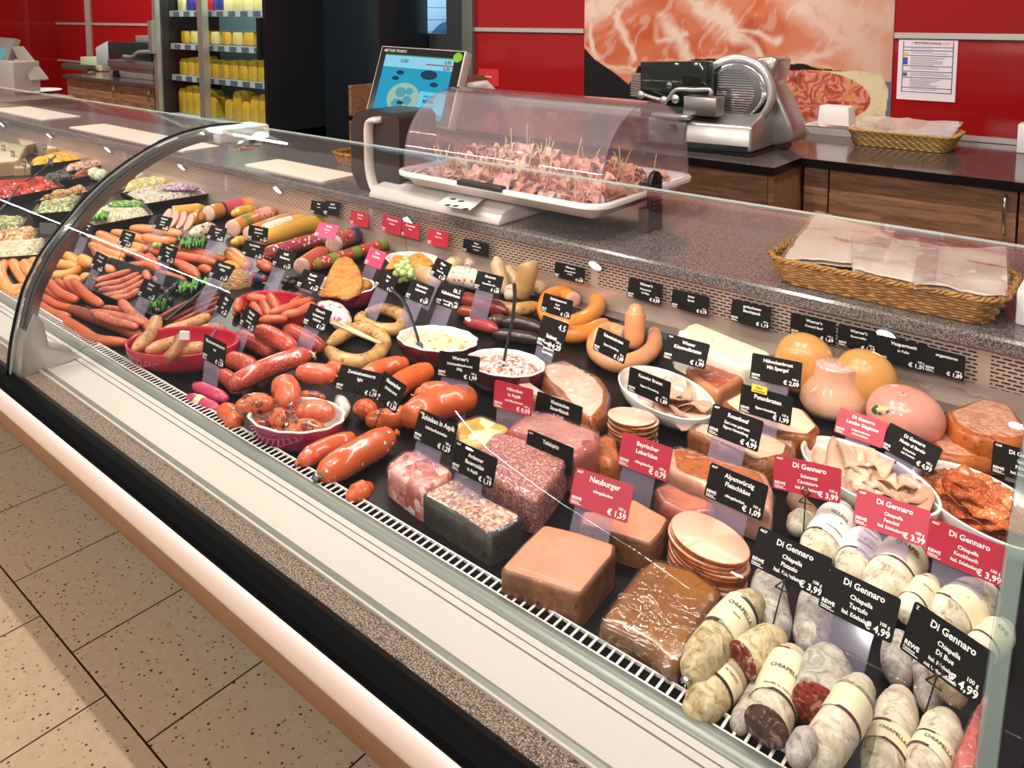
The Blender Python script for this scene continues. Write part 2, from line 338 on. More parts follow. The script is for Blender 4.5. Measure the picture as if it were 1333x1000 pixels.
def poster_paint(u, v):
    """u 0..401 across, v from the top of the visible part downwards, in print units"""
    x, y = u+762, v
    col = np.empty(x.shape+(3,)); col[:] = srgb('1d181c')
    wob = (fbm(x/20, y/20)-.5)*10
    ham = inpoly(x+wob, y+wob, [(700, -140), (762, 70), (777, 86), (800, 100), (826, 120), (842, 95), (880, 84), (930, 80), (985, 78), (1012, 84), (1030, 78), (1058, 82), (1095, 86), (1163, 99), (1200, 100), (1200, -140)])
    wx1, wy1 = x+46*(fbm(x/60+3, y/60, 4)-.5), y+46*(fbm(x/60, y/60+7, 4)-.5)
    f = fbm(wx1/80, wy1/55+wx1/140, 5); c0, c1, c2, c3 = srgb('b4431f'), srgb('cb5c34'), srgb('df8a64'), srgb('f0d2bf')
    hc = c1+(c2-c1)*np.clip((f-.36)*3, 0, 1)[..., None]; hc = hc+(c0-hc)*np.clip((fbm(wx1/45+9, wy1/60, 4)-.52)*5, 0, .8)[..., None]
    fat = np.zeros(x.shape)
    for a, b_, w in [((750, 30), (850, -60), 42), ((800, 5), (826, 95), 7), ((880, -30), (965, 45), 20), ((930, 20), (1015, 84), 10), ((965, 44), (1030, 55), 8), ((1000, -30), (1110, 50), 30), ((1095, 0), (1150, 95), 34), ((872, 20), (905, 86), 16), ((770, 20), (790, 84), 8), ((1040, 82), (1100, 60), 14), ((768, 84), (830, 114), 5), ((1040, -10), (1180, 20), 30), ((905, -10), (1000, 70), 8), ((860, 60), (900, 40), 7)]:
        fat = np.maximum(fat, np.clip(1-seg_d(wx1, wy1, a, b_)/w, 0, 1)**1.3*(.25+1.5*fbm(wx1/12, wy1/26+5, 4)))
    fib = np.clip((fbm(wx1/7+wy1/16, wy1/34-wx1/60, 4)-.54)*5, 0, .55)
    hc = hc+(c3-hc)*np.clip(fat*1.15+fib*.6, 0, .95)[..., None]
    right = np.clip((x-1030)/110, 0, 1)[..., None]; hc = hc+(srgb('d29a84')-hc)*right*.6
    edge = np.clip(1-np.abs(wy1-np.interp(x, [762, 800, 830, 880, 985, 1058, 1163], [72, 100, 116, 84, 78, 82, 98]))/5, 0, 1)[..., None]; hc = hc+(srgb('efc0a0')-hc)*edge*.7
    col[ham] = hc[ham]
    sal = inpoly(x+wob*.3, y+wob*.3, [(985, 96), (1010, 92), (1070, 88), (1150, 88), (1160, 108), (1158, 140), (1130, 162), (1060, 160), (1020, 150)])
    sx, sy = x+16*(fbm(x/14, y/14, 3)-.5), y+16*(fbm(x/14+5, y/14+5, 3)-.5)
    e = ((x-1062)/78)**2+((y-122)/34)**2
    sw = np.abs(np.sin(sx/3.4+5*fbm(sx/16, sy/16+3, 3)*3+sy/5)); sc = srgb('c04a34')+(srgb('e89c86')-srgb('c04a34'))*np.clip((sw-.45)*1.9, 0, 1)[..., None]
    g = fbm(sx/9, sy/9+2, 3); sc = sc+(srgb('e0a050')-sc)*np.clip((g-.55)*6, 0, .9)[..., None]; sc = sc+(srgb('8e2a1c')-sc)*np.clip((.40-g)*6, 0, .8)[..., None]
    rind = srgb('e8d6b0')+(srgb('b08850')-srgb('e8d6b0'))*np.clip((fbm(x/10, y/10, 3)-.5)*2+np.clip((e-1.8), 0, 1), 0, 1)[..., None]
    sc = np.where((e > 1)[..., None] & (x > 1075)[..., None], rind, sc); col[sal] = sc[sal]
    low = inpoly(x+wob*.3, y+wob*.3, [(995, 112), (1040, 135), (1090, 155), (1090, 170), (1000, 170)]); col[low] = (srgb('c04a3c')+(srgb('e8a898')-srgb('c04a3c'))*np.clip((fbm(wx1/20, wy1/9, 4)-.42)*4, 0, 1)[..., None])[low]
    cor = (x > 1150) & (y > 98) & ~sal; col[cor] = srgb('6b6f84')
    return np.clip(col, 0, 1)
pX0, pX1 = wx(762, 60), wx(1163, 60); pZ0, pZ1 = wz(160, 1000), 1.72
NU, NV = 420, 260
b = MB(); b.grid(lambda u, v: (pX0+(pX1-pX0)*u, WY-.010, pZ1+(pZ0-pZ1)*v), NU, NV, sm=False)
b.bx(pX0, pX1, WY-.009, WY-.001, pZ0, pZ1)
po = b.build('poster', plain('tmp_poster', 'ffffff'), recalc=False)
me = po.data; ca = me.color_attributes.new('print', 'FLOAT_COLOR', 'POINT'); co = np.array([v.co for v in me.vertices])
d = co-O; zc = d @ FW; ppx = CX+F*(d @ RT)/zc; ppy = CY-F*(d @ UP)/zc
uu = (co[:, 0]-pX0)/(pX1-pX0); # print coordinates: across the sheet and down from z of the photo's upper edge
zref = wz(0, 960); kz = 160/(zref-pZ0)
rgb = poster_paint(401*(uu+.13*uu*(uu-1)), (zref-co[:, 2])*kz)
buf = np.ones((len(co), 4)); buf[:, :3] = rgb; buf[(NU+1)*(NV+1):, :3] = .8
ca.data.foreach_set('color', buf.ravel())
t = NT('poster_print'); at_ = t.n('ShaderNodeVertexColor', _layer_name='print'); PM = t.pbsdf(t.n('ShaderNodeHueSaturation', Saturation=1.0, Value=.80, Color=at_.outputs[0]).outputs[0], .4, spec=.3); me.materials[0] = PM
tag(po, 'large ham and salami photo poster on the red back wall', 'poster')

# ================================================================ counters
PROF = [(.398, .700), (.403, .735), (.409, .765), (.424, .820), (.440, .852), (.459, .882), (.506, .933), (.540, .963), (.579, .989), (.618, 1.009), (.658, 1.024), (.705, 1.033), (.758, 1.036), (.812, 1.030)]
def offset_prof(P, d):
    P = [np.array(p) for p in P]; out = []
    for i in range(len(P)):
        tn = P[min(i+1, len(P)-1)]-P[max(i-1, 0)]; tn /= np.linalg.norm(tn); out.append(P[i]+np.array([tn[1], -tn[0]])*d)
    return out
PROFC = [tuple(p[:2]) for p in catmull([(y, z, 0) for y, z in PROF], 52)]
def perf_mat():
    t = NT('perforated_panel'); v = t.co('Object'); mp = t.n('ShaderNodeMapping', Vector=v, Rotation=(math.radians(90), 0, 0))
    br = t.n('ShaderNodeTexBrick', _offset=.5, Vector=mp.outputs[0], Color1=(1, 1, 1, 1), Color2=(1, 1, 1, 1), Mortar=(0, 0, 0, 1), Scale=1.0, Mortar__Size=.0016, Mortar__Smooth=.0, Brick__Width=.0135, Row__Height=.0054)
    s = t.n('ShaderNodeSeparateXYZ', Vector=v)
    inz = t.math('MULTIPLY', t.math('LESS_THAN', s.outputs[2], .094), t.math('GREATER_THAN', s.outputs[2], .046))
    hole = t.math('MULTIPLY', t.math('GREATER_THAN', br.outputs[0], .5), inz)
    # seams between panels
    fr = t.math('LESS_THAN', t.math('ABSOLUTE', t.math('SUBTRACT', t.math('FRACT', t.math('DIVIDE', t.math('ADD', s.outputs[0], 20.43), .625)), .5)), .012)
    hole = t.math('MULTIPLY', hole, t.math('SUBTRACT', 1.0, fr))
    col = t.mix(hole, lin('c4ab9c'), lin('0d0a09')); return t.pbsdf(col, .35, .3)
PERF = perf_mat()
def case(x0, x1, label, gl0, gl1):
    r = thing('display_counter', label, 'counter', ((x0+x1)/2, .8, 0)); L = r.location
    MB().extx([(.393, .652), (.657, .20), (.69, .20), (.43, .665)], x0, x1).build('front_panel', WOODF, r, L)
    MB().bx(x0, x1, .83, 1.6, 0, .2).build('plinth', DARK, r, L)
    nose = [(.3815, .690), (.3785, .6865), (.3765, .680), (.376, .672), (.3775, .663), (.381, .6555), (.386, .6515), (.392, .650), (.41, .650), (.41, .690)]
    MB().extx(nose, x0, x1, sm=True).build('bumper', CREAM, r, L)
    MB().extx([(.3815, .690), (.3815, .692), (.3845, .6965), (.393, .7015), (.397, .7015), (.41, .7), (.41, .69)], x0, x1).build('rubber_strip', RUBBER, r, L)
    MB().extx([(.4, .660), (.4, .7), (.431, .7), (.431, .66)], x0, x1).build('granite_ledge', GRANITE_IN, r, L)
    b = MB(); b.extx([(.431, .66), (.431, .703), (.4335, .703), (.4335, .66)], x0, x1); b.extx([(.4335, .66), (.4335, .699), (.4405, .7005), (.4405, .66)], x0, x1, 1)
    b.extx([(.4405, .66), (.4405, .703), (.443, .703), (.443, .701), (.481, .702), (.481, .66)], x0, x1); b.extx([(.481, .66), (.481, .7), (.4825, .7), (.4825, .66)], x0, x1, 2)
    b.extx([(.4825, .66), (.4825, .7025), (.4895, .7025), (.4895, .66)], x0, x1); b.extx([(.4895, .66), (.4895, .7), (.491, .7), (.491, .66)], x0, x1, 2); b.extx([(.491, .66), (.491, .7025), (.498, .7025), (.498, .66)], x0, x1)
    b.build('inner_ledge', [PANELW, GREYT, plain('groove', '6b6158', .5)], r, L)
    MB().extx([(.508+.0105*math.cos(a), .697+.0095*math.sin(a)) for a in [math.pi*i/8 for i in range(9)]], x0, x1, sm=True).build('grey_rail', GREYT, r, L)
    # air grille: white bars over a near-black strip, shade of the slots as colour
    b = MB(); n = int((x1-x0)/.0092)
    b.bx(x0, x1,   .5188, .5205, .69, .7012); b.bx(x0, x1, .5332, .5348, .69, .7012)
    for i in range(n+1): b.box((x0+.0046+i*.0092 if i < n else x1-.002, .5270, .7007), (.0022, .0125, .001))
    b.bx(x0, x1, .519, .534, .684, .6985, 1)
    b.build('air_grille', [plain('grille_white', 'eadfd8', .35), plain('slot_shade', '080605', .8, spec=.1)], r, L)
    MB().bx(x0, x1, .5345, 1.2, .67, .69).build('deck', plain('deck_black', '0b0b0d', .3, spec=.3), r, L)
    b = MB(); b.extx([(1.2, .69), (1.195, .735), (1.195, .788), (1.205, .788), (1.21, .69)], x0, x1); o = b.build('back_panel', PERF, r, (L.x, L.y, .69)); o.location = (0, 0, .69)
    b = MB(); b.bx(x0, x1, 1.17, 1.2, .69, .696); b.build('back_ledge', STEEL, r, L)
    MB().bx(x0, x1, 1.22, 1.58, .2, .786).build('cabinet_body', DARK, r, L)
    MB().bx(x0, x1, .70, 1.2, .2, .669).build('tub', plain('tub_grey', '3a3a3c', .6), r, L)
    inner = offset_prof(PROFC, .0024)
    prof = list(PROFC)+[tuple(p) for p in inner[::-1]]
    b = MB(); k = len(prof); V = [(x, y, z) for x in (gl0, gl1) for y, z in prof]
    h = len(PROFC)
    for j in range(k): b_mi = 1 if j in (h-1, k-1) else 0; b.f.append((j, (j+1) % k, k+(j+1) % k, k+j)); b.mi.append(b_mi); b.sm.append(b_mi == 0)
    b.v = V
    for e in (0, k):
        for j in range(h-1): b.f.append((e+j, e+j+1, e+k-2-j, e+k-1-j)); b.mi.append(1); b.sm.append(False)
    b.build('front_glass', [GLASS, GEDGE], r, L)
    return r
CB = case(-1.30, -.052, 'curved glass deli counter full of sausages and cold cuts', -1.297, -.056)
CA = case(-6.3, -1.302, 'further curved glass counter behind the steel arch with salads', -6.29, -1.303)
CCc = case(-.050, .9, 'next glass counter at the right edge of the row', -.046, .89)
jb = MB(); V = []; ji = offset_prof(PROFC, .006); k = len(PROFC); prj = list(PROFC)+[tuple(p) for p in ji[::-1]]
jb.extx(prj, -.0555, -.0465) if False else None
jb.v = [(x, y, z) for x in (-.0555, -.0465) for y, z in prj]; m_ = len(prj)
for j in range(m_): jb.f.append((j, (j+1) % m_, m_+(j+1) % m_, m_+j)); jb.mi.append(0); jb.sm.append(False)
jb.build('joint_strip', clearmat('joint_green', (.80, .88, .84), .06, 1.0, .05, .25, 'aebcb4'), CB, CB.location)
# arch that carries the glass joint
L = CB.location
sup = thing('glass_support', 'curved chrome arch holding the joint between two counter glasses', 'bracket', (-1.3, .5, .7))
ip = offset_prof(PROFC, .0075); op = offset_prof(PROFC, .019)
k0 = 2
b = MB(); pr = [tuple(p) for p in ip[k0:-6]]+[tuple(p) for p in op[k0:-6][::-1]]
h = len(pr)//2; V = [(x, y, z) for x in (-1.306, -1.276) for y, z in pr]; k = len(pr); b.v = V
for j in range(k): b.f.append((j, (j+1) % k, k+(j+1) % k, k+j)); b.mi.append(0); b.sm.append(True)
for e in (0, k):
    for j in range(h-1): b.f.append((e+j, e+j+1, e+k-2-j, e+k-1-j)); b.mi.append(0); b.sm.append(False)
b.build('arch', plain('arch_chrome', '8d8782', .14, 1), sup, sup.location)
b = MB(); b.extx([(.405, .7), (.41, .75), (.428, .792), (.44, .775), (.446, .735), (.475, .722), (.49, .702)], -1.309, -1.273); b.build('foot', ALU, sup, sup.location, bevel=.002)
b = MB(); b.box((-1.285, .775, 1.022), (.06, .10, .026)); b.build('top_cap', plain('cap_white', 'e9e4de', .3), sup, sup.location, bevel=.005)
b = MB(); b.box((-1.285, .79, 1.0), (.035, .05, .022)); b.build('clamp', CHROME, sup, sup.location, bevel=.003)
# thin black gasket on the joint
gp = offset_prof(PROFC, -.0015); b = MB(); b.tube([(-1.3015, p[0], p[1]) for p in gp], .0022, 6); b.build('gasket', BLACK, sup, sup.location)
wt = MB(); wt.extx([(1.186, .789), (1.186, .805), (1.190, .809), (1.66, .809), (1.66, .789)], -6.3, .9)
tag(wt.build('worktop', GRANITE, bevel=0), 'speckled grey granite worktop running along the top of the counters', 'worktop')
# round spot lamps under the worktop edge
LED = emit('lamp_white', 'fff4e6', 9)
for k in range(12):
    x = -.289-.4945*k
    if k == 11: continue
    t_ = thing('spot_lamp', 'small round lit spot under the granite edge', 'lamp', (x, 1.186, .781), 'spot lamps under the granite edge')
    b = MB(); b.lathe([(.0125, 0), (.0125, .004), (.014, .004), (.014, 0)], 24); M4 = Matrix.Translation((0, -.002, 0)) @ Matrix.Rotation(math.radians(130), 4, 'X')
    b.v = [tuple(M4 @ Vector(p)) for p in b.v]; b.build('housing', CHROME, t_, (0, 0, 0))
    b = MB(); b.lathe([(.0001, .003), (.0132, .003)], 24); b.v = [tuple(M4 @ Vector((p[0]*1.0, p[1], p[2]))) for p in b.v]; b.build('diffuser', LED, t_, (0, 0, 0))

# back worktop with the stepped-out slicer bay, and the cabinets under it
b = MB(); b.prism([(-6.9, 3.39), (-6.9, 2.63), (-5.29, 2.63), (-5.29, 3.39)], .735, .76); 
tag(b.build('back_worktop', speckle('dark_granite', '4b4340', '2a2422', '6d625e', 260, .12)), 'dark worktop along the red wall left of the cheese fridge', 'worktop')
b = MB(); b.prism([(-3.0, 3.39), (-3.0, 2.40), (-.93, 2.40), (-.93, 2.63), (2.2, 2.63), (2.2, 3.39)], .735, .76, 1, 0)
tag(b.build('back_worktop', [speckle('dark_granite', '', '', ''), plain('worktop_edge', '0f0c0c', .3)]), 'dark stone worktop under the poster carrying slicer and baskets', 'worktop')
def cabinet(x0, x1, yf, label, hx=None, group=None, side=False):
    r = thing('base_cabinet', label, 'cabinet', ((x0+x1)/2, yf+.2, 0), group); L = r.location
    MB().bx(x0+.001, x1-.001, yf+.02, 3.38, .1, .734).build('carcass', GAPSHADE, r, L)  # near-black carcass, shade in the door gaps put into its colour
    MB().bx(x0+.001, x1-.001, yf+.06, 3.3, 0, .1).build('plinth', DARK, r, L)
    if side: MB().bx(x1-.001, x1+.018, yf, 3.38, .1, .734).build('side_panel', WOOD, r, L)
    d = MB().bx(x0+.003, x1-.003, yf, yf+.019, .12, .728).build('door', WOOD, r, L)
    if hx is not None:
        b = MB(); b.tube([(hx, yf-.0, .60), (hx, yf-.022, .608), (hx, yf-.026, .64), (hx, yf-.026, .68), (hx, yf-.022, .706), (hx, yf, .713)], .005, 8); b.build('handle', STEEL, d, L)
    return r
cabinet(-3.0, -2.0, 2.43, 'walnut cabinet left of the slicer bay under the poster', None)
cabinet(-1.998, -.96, 2.43, 'walnut cabinet stepping forward under the large slicer', None, side=True)
hxr = atY(1306, 290, 2.63)[0]
xs = [-.93, atY(1078, 260, 2.66)[0], hxr+.03, hxr+.75, 2.2]
for i in range(4):
    cabinet(xs[i], xs[i+1], 2.66, ['narrow walnut panel beside the stepped-out slicer bay', 'wide walnut cabinet below the small bread basket', 'walnut cabinet at the right frame edge', 'walnut cabinet beyond the right frame edge'][i], [None, hxr, None, None][i])
hl = [atY(152, 118, 2.66)[0], atY(198, 125, 2.66)[0]]
xl = [-6.9, hl[0]-.5, hl[0]+.05, hl[1]+.03]
for i in range(3):
    cabinet(xl[i], xl[i+1], 2.66, ['walnut corner cabinet behind the left scale', 'walnut cabinet with bar handle under the black cutting machine', 'walnut cabinet with bar handle touching the cheese fridge'][i], [None, hl[0], hl[1]][i])
# ================================================================ food helpers
DZ = .69
HX0, HY0, HS = -3.6, .50, .003
HF = np.full((int(3.75/HS), int(.75/HS)), DZ)
BLOCKED = {}
def samples(o):
    me = o.data; n = len(me.vertices); co = np.empty(n*3); me.vertices.foreach_get('co', co); co = co.reshape(-1, 3)
    P = [co]
    cen = np.empty(len(me.polygons)*3); me.polygons.foreach_get('center', cen); P.append(cen.reshape(-1, 3))
    ed = np.empty(len(me.edges)*2, int); me.edges.foreach_get('vertices', ed); ed = ed.reshape(-1, 2); P.append((co[ed[:, 0]]+co[ed[:, 1]])/2)
    return np.concatenate(P)
def cells(P): return np.clip(((P[:, 0]-HX0)/HS).astype(int), 0, HF.shape[0]-1), np.clip(((P[:, 1]-HY0)/HS).astype(int), 0, HF.shape[1]-1)
def mark(root, objs=None):
    """write an object's top surface into the height field of the deck"""
    for o in (objs or ([root] if root.type == 'MESH' else [])+[c for c in root.children if c.type == 'MESH']):
        P = samples(o)+np.array(root.location); i, j = cells(P)
        for di, dj in ((0, 0), (1, 0), (0, 1), (1, 1)): np.maximum.at(HF, (np.minimum(i+di, HF.shape[0]-1), np.minimum(j+dj, HF.shape[1]-1)), P[:, 2])
def settle(root, body=None, soft=.004, q=80, zmax=.86, mk=True, face=False):
    """let a thing sink along the sight line until it rests on the deck or on what lies below"""
    body = body or (root if root.type == 'MESH' else root.children[0])
    P0 = samples(body); L = np.array(root.location, float); r = L-O
    base = P0[:, 2].min()
    best = None
    for zl in np.arange(DZ-base+.0006, zmax, .003):
        s = (zl-EYE)/r[2]; Ln = O+r*s
        P = P0+Ln; i, j = cells(P); key = i*HF.shape[1]+j
        order = np.argsort(P[:, 2]); k_, first = np.unique(key[order], return_index=True); zmin = P[order][first, 2]
        h = HF.ravel()[k_]; low = zmin < (P0[:, 2].max()+Ln[2]+P0[:, 2].min()+Ln[2])/2
        gap = (zmin-h)[low] if low.any() else zmin-h
        if np.percentile(gap, 100-q) >= -soft: best = Ln; break
    if best is None: best = L
    root.location = best
    if mk: mark(root)
    return root
def cc(ox, oy, s, pts): return [(ox+x/s, oy+y/s) for x, y in pts]
CROP = {'a': (0, 230, 4.4433), 'b': (250, 230, 4.4433), 'c': (500, 270, 4.4433), 'd': (750, 330, 4.4433), 'e': (1033, 330, 4.4433), 'f': (30, 350, 4.4433), 'g': (250, 430, 4.4433), 'h': (500, 450, 4.4433), 'i': (750, 520, 4.4433), 'j': (1033, 520, 4.4433), 'k': (1033, 720, 4.4433), 'l': (750, 720, 4.4433), 'm': (500, 620, 3.3325), 'n': (833, 625, 2.666), 'o': (0, 200, 6.665), 'q': (100, 200, 6.665), 'p': (0, 0, 1)}
def px(cr, pts): return cc(*CROP[cr], pts)
def prad(path, r, ends=(.55, .55), n=None, bulge=0):
    n = len(path); out = []
    for i in range(n):
        u = i/(n-1); k = 1+bulge*math.sin(math.pi*u)
        if ends[0] < 1: k *= min(1, ends[0]+(1-ends[0])*min(1, u/.16)**.6)
        if ends[1] < 1: k *= min(1, ends[1]+(1-ends[1])*min(1, (1-u)/.16)**.6)
        out.append(r*k*(1+.006*math.sin(i*.9+path[0][0]*40)))
    return out
def sausage(cr, pts, r, mat, name, label, cat, group=None, h=None, seg=14, knot=(0, 0), ends=(.72, .72), cut=None, bands=(), rise=None, bulge=.0, extra=None, n=22, st=True, soft=.004, pull=1.0):
    """a sausage laid along photo points; r in pixels of that crop; knot: tied tips; cut: end(s) showing a cut face; bands: printed sleeves"""
    s = CROP[cr][2]; P = px(cr, pts); mid = P[len(P)//2]
    g = at(*mid, DZ+.02); rm = r/s*mpp(g)*pull
    z = DZ+(rm if h is None else h)
    W = [at(x, y, z+((rise[i]) if rise else 0)) for i, (x, y) in enumerate(P)]
    path = catmull(W, n); L = np.mean(path, axis=0); L = np.array([L[0], L[1], z-rm])
    rad = prad(path, rm, ends, bulge=bulge)
    if cut:
        e = list(ends)
        if 0 in cut: e[0] = 1
        if 1 in cut: e[1] = 1
        rad = prad(path, rm, e, bulge=bulge)
    b = MB()
    if not cut: b.tube(path, rad, seg, round_=True)
    else:
        d0 = path[0]-path[1]; d1 = path[-1]-path[-2]
        def cap(p, d, rr, k=4):
            d = d/np.linalg.norm(d); return [(p+d*rr*.8*math.sin(a), rr*math.cos(a)) for a in [math.pi/2*i/k for i in range(1, k)]+[1.55]]
        A = [] if 0 in cut else cap(path[0], d0, rad[0])[::-1]; B_ = [] if 1 in cut else cap(path[-1], d1, rad[-1])
        b.tube([a[0] for a in A]+list(path)+[a[0] for a in B_], [a[1] for a in A]+list(rad)+[a[1] for a in B_], seg)
    simple = not (knot[0] or knot[1] or cut or bands or extra)
    if simple:
        o = b.build(name, mat, None, L); tag(o, label, cat, group); root = o
    else:
        root = thing(name, label, cat, L, group); b.build('casing', mat, root, L)
        for e in (0, 1):
            if knot[e]:
                p = path[0] if e == 0 else path[-1]; d = (path[0]-path[1]) if e == 0 else (path[-1]-path[-2]); d = d/np.linalg.norm(d)
                k = MB(); r0 = rad[0 if e == 0 else -1]
                k.tube([p+d*r0*.85, p+d*r0*1.08, p+d*r0*1.2, p+d*r0*1.42], [r0*.28, r0*.14, r0*.14, r0*.34], 8)
                k.build('tied_end' if knot[e] == 1 else 'metal_clip', mat if knot[e] == 1 else CHROME, root, L)
            if cut and e in cut:
                p = path[0] if e == 0 else path[-1]; d = (path[0]-path[1]) if e == 0 else (path[-1]-path[-2]); d = d/np.linalg.norm(d); r0 = rad[0 if e == 0 else -1]
                up = np.array([0, 0, 1.]); a1 = np.cross(up, d); a1 /= np.linalg.norm(a1); a2 = np.cross(d, a1); k = MB(); V = []
                for rr, dd in ((1.0, .0), (.97, .0006), (.5, .0012), (.001, .0014)):
                    V += [p+d*dd+(a1*math.cos(2*math.pi*j/20)+a2*math.sin(2*math.pi*j/20))*r0*rr for j in range(20)]
                k.add(V, [(q*20+j, q*20+(j+1) % 20, q*20+20+(j+1) % 20, q*20+20+j) for q in range(3) for j in range(20)])
                k.build('cut_face', cut[e], root, L)
        for (u0, u1, bm_, nm) in bands:
            i0, i1 = int(u0*(len(path)-1)), max(int(u0*(len(path)-1))+1, int(u1*(len(path)-1)))
            sub = path[i0:i1+1]; rr = [x*1.012+.0003 for x in rad[i0:i1+1]]
            k = MB(); k.tube(sub, rr, seg+4, cap=False); ob = k.build(nm, bm_, root, L)
        if extra: extra(root, L, path, rad)
    if st: settle(root, soft=soft)
    return root
# casing and meat colours
m_orange = meat('bockwurst_skin', 'd98a45', 'e39a55', 12, .3, .1)
m_wiener = meat('wiener_skin', 'd27a4a', 'df9060', 14, .3, .12)
m_red = meat('smoked_red_skin', 'b04e32', 'c8633f', 22, .32, .3)
m_redpink = meat('coarse_red_skin', 'b0523c', 'c66c50', 55, .4, .6, fl='d98a70', flsc=140, flthr=.22)
m_mett = meat('mettwurst_skin', 'b04820', 'c85e2e', 12, .35, .15)
m_dark = meat('dark_smoked_skin', '7c321c', 'a04a28', 10, .3, .2)
m_land = meat('dry_stick_skin', '90402c', 'b86048', 30, .45, .7, stretch=(1, 1, 1))
m_beige = meat('bratwurst_skin', 'b07a4e', 'c99566', 30, .4, .4, fl='8a5a38', flsc=110, flthr=.2)
m_ring = meat('coarse_ring_skin', 'a8783f', 'c79a5e', 40, .35, .5, fl='8a6038', flsc=90, flthr=.25)
m_zwie = meat('onion_mett_skin', 'a83a2e', 'bc4c3c', 30, .18, .25, fl='d08674', flsc=300, flthr=.24, wet=.6)
m_tee = meat('fine_mett_skin', 'b0284a', 'c84464', 40, .18, .3, fl='cc5a78', flsc=160, flthr=.22, wet=.6)
m_liver = meat('liver_sausage_skin', 'c4522a', 'd06432', 10, .24, .1, wet=.35)
m_pale = meat('pale_liver_skin', 'b8946a', 'cbab82', 14, .3, .25)
m_lyon = meat('lyoner_skin', 'd57f2c', 'de8d3a', 6, .25, .06, wet=.4)
m_peach = meat('peach_skin', 'd68d5c', 'e19b6b', 8, .26, .06, wet=.4)
m_black = meat('black_pudding_skin', '241713', '3a241d', 20, .3, .3)
m_dkred = meat('dark_red_skin', '6e1f1c', '8e302a', 18, .28, .3)
m_gold = meat('golden_skin', 'd0963a', 'dda848', 8, .22, .1, wet=.5)
m_oranges = meat('orange_smoked_skin', 'c8752c', 'd68a3c', 12, .28, .15, wet=.4)
f_pink = meat('fine_pink_cut', 'e2a595', 'e8b0a0', 60, .4, .1)
f_pale = meat('pale_cut', 'dcb9a6', 'e6c8b4', 60, .4, .1)
f_coarse = meat('coarse_pink_cut', 'd49a88', 'e0b09c', 90, .4, .2, fl='efd3c2', flsc=260, flthr=.3)
def marbled(name, a, b_, c_, sc=150, dist=1.2):
    if name in _mc: return _mc[name]
    t = NT(name); v = t.co(); n = t.noise(v, sc, 3, .55, dist); n2 = t.noise(v, sc*.4, 2); col = t.ramp(t.math('ADD', t.math('MULTIPLY', n, .8), t.math('MULTIPLY', n2, .2)), [(.42, a), (.52, b_), (.565, b_), (.60, c_)])
    _mc[name] = t.pbsdf(col, .35, 0, n, .3, .001, coat=.3); return _mc[name]
f_salami = marbled('salami_cut', '4e1412', '8a2a22', 'c0a098'); f_salamid = marbled('dark_salami_cut', '3a201a', '5e3a2e', '948074'); f_salamir = marbled('red_salami_cut', '5e160e', '9c3020', 'c08c78')
def mould(name, a, b_, c_, d_):
    if name in _mc: return _mc[name]
    t = NT(name); v = t.co(); n = t.noise(v, 70, 7, .7, 1.2); n2 = t.noise(v, 26, 4, .6); col = t.ramp(n, [(.34, a), (.44, b_), (.58, c_)]); col = t.mix(t.math('MULTIPLY', t.math('GREATER_THAN', n2, .54), .45), col, lin(d_))
    _mc[name] = t.pbsdf(col, .75, 0, n, .6, .002); return _mc[name]
m_mold = mould('moulded_skin', '8d7c68', 'cbbba2', 'e2d6c4', 'b8a284')
m_moldy = mould('yellow_moulded_skin', '6e5c3e', 'b39a6a', 'd6c6a2', '9c8a6a')
m_grey = mould('grey_moulded_skin', '6e6258', 'a89c90', 'c9c0b6', '8a7c70')
def printed(name, base, inks, sc=55, thr=.32, rough=.2):
    if name in _mc: return _mc[name]
    t = NT(name); v = t.co(); col = t.ramp(t.noise(v, 10, 2), [(.3, base[0]), (.7, base[1])])
    for q, ink in enumerate(inks):
        vv = t.n('ShaderNodeMapping', Vector=v, Location=(q*.37, q*.21, q*.5), Scale=(1, 1, 1)).outputs[0]
        a = t.noise(vv, sc*3, 2); d = t.math('ADD', t.vor(vv, sc, 'SMOOTH_F1' if False else 'F1'), t.math('MULTIPLY', t.math('SUBTRACT', a, .5), .5))
        col = t.mix(t.math('LESS_THAN', d, thr*(1-.12*q)), col, lin(ink))
    _mc[name] = t.pbsdf(col, rough, 0, coat=.5); return _mc[name]
pr_pink = printed('pink_green_print', ('c2502a', 'cf6034'), ['d9688c', '4f8a4a', 'f0e0d8'], 85, .2)
pr_brown = printed('brown_line_print', ('b3522a', 'c4643a'), ['6a2418', '7c3020'], 60, .3)
pr_blue = printed('red_blue_print', ('a8392c', 'b84a34'), ['f0e6e2', '4a4f9a', 'c82c3c'], 95, .33)
pr_red = printed('red_script_print', ('a83f22', 'b85030'), ['d0305a', 'f2dcd0'], 110, .26)
pr_white = printed('white_red_print', ('d8c2a2', 'e2d0b4'), ['f4ece6', 'c8505a'], 100, .33)
bd_blue = plain('blue_band', '39437a', .3); bd_green = plain('green_band', '7d8a34', .3); bd_white = plain('white_band', 'ece6e0', .35); bd_pink = plain('pink_band', 'c8506a', .3)
film = clearmat('clear_film', (.985, .985, .985), .05, .8, .06, .012, 'ffffff', .9, 55)
film2 = clearmat('loose_film', (.96, .96, .96), .06, 1.2, .08, .10, 'ffffff', 1.0, 60)
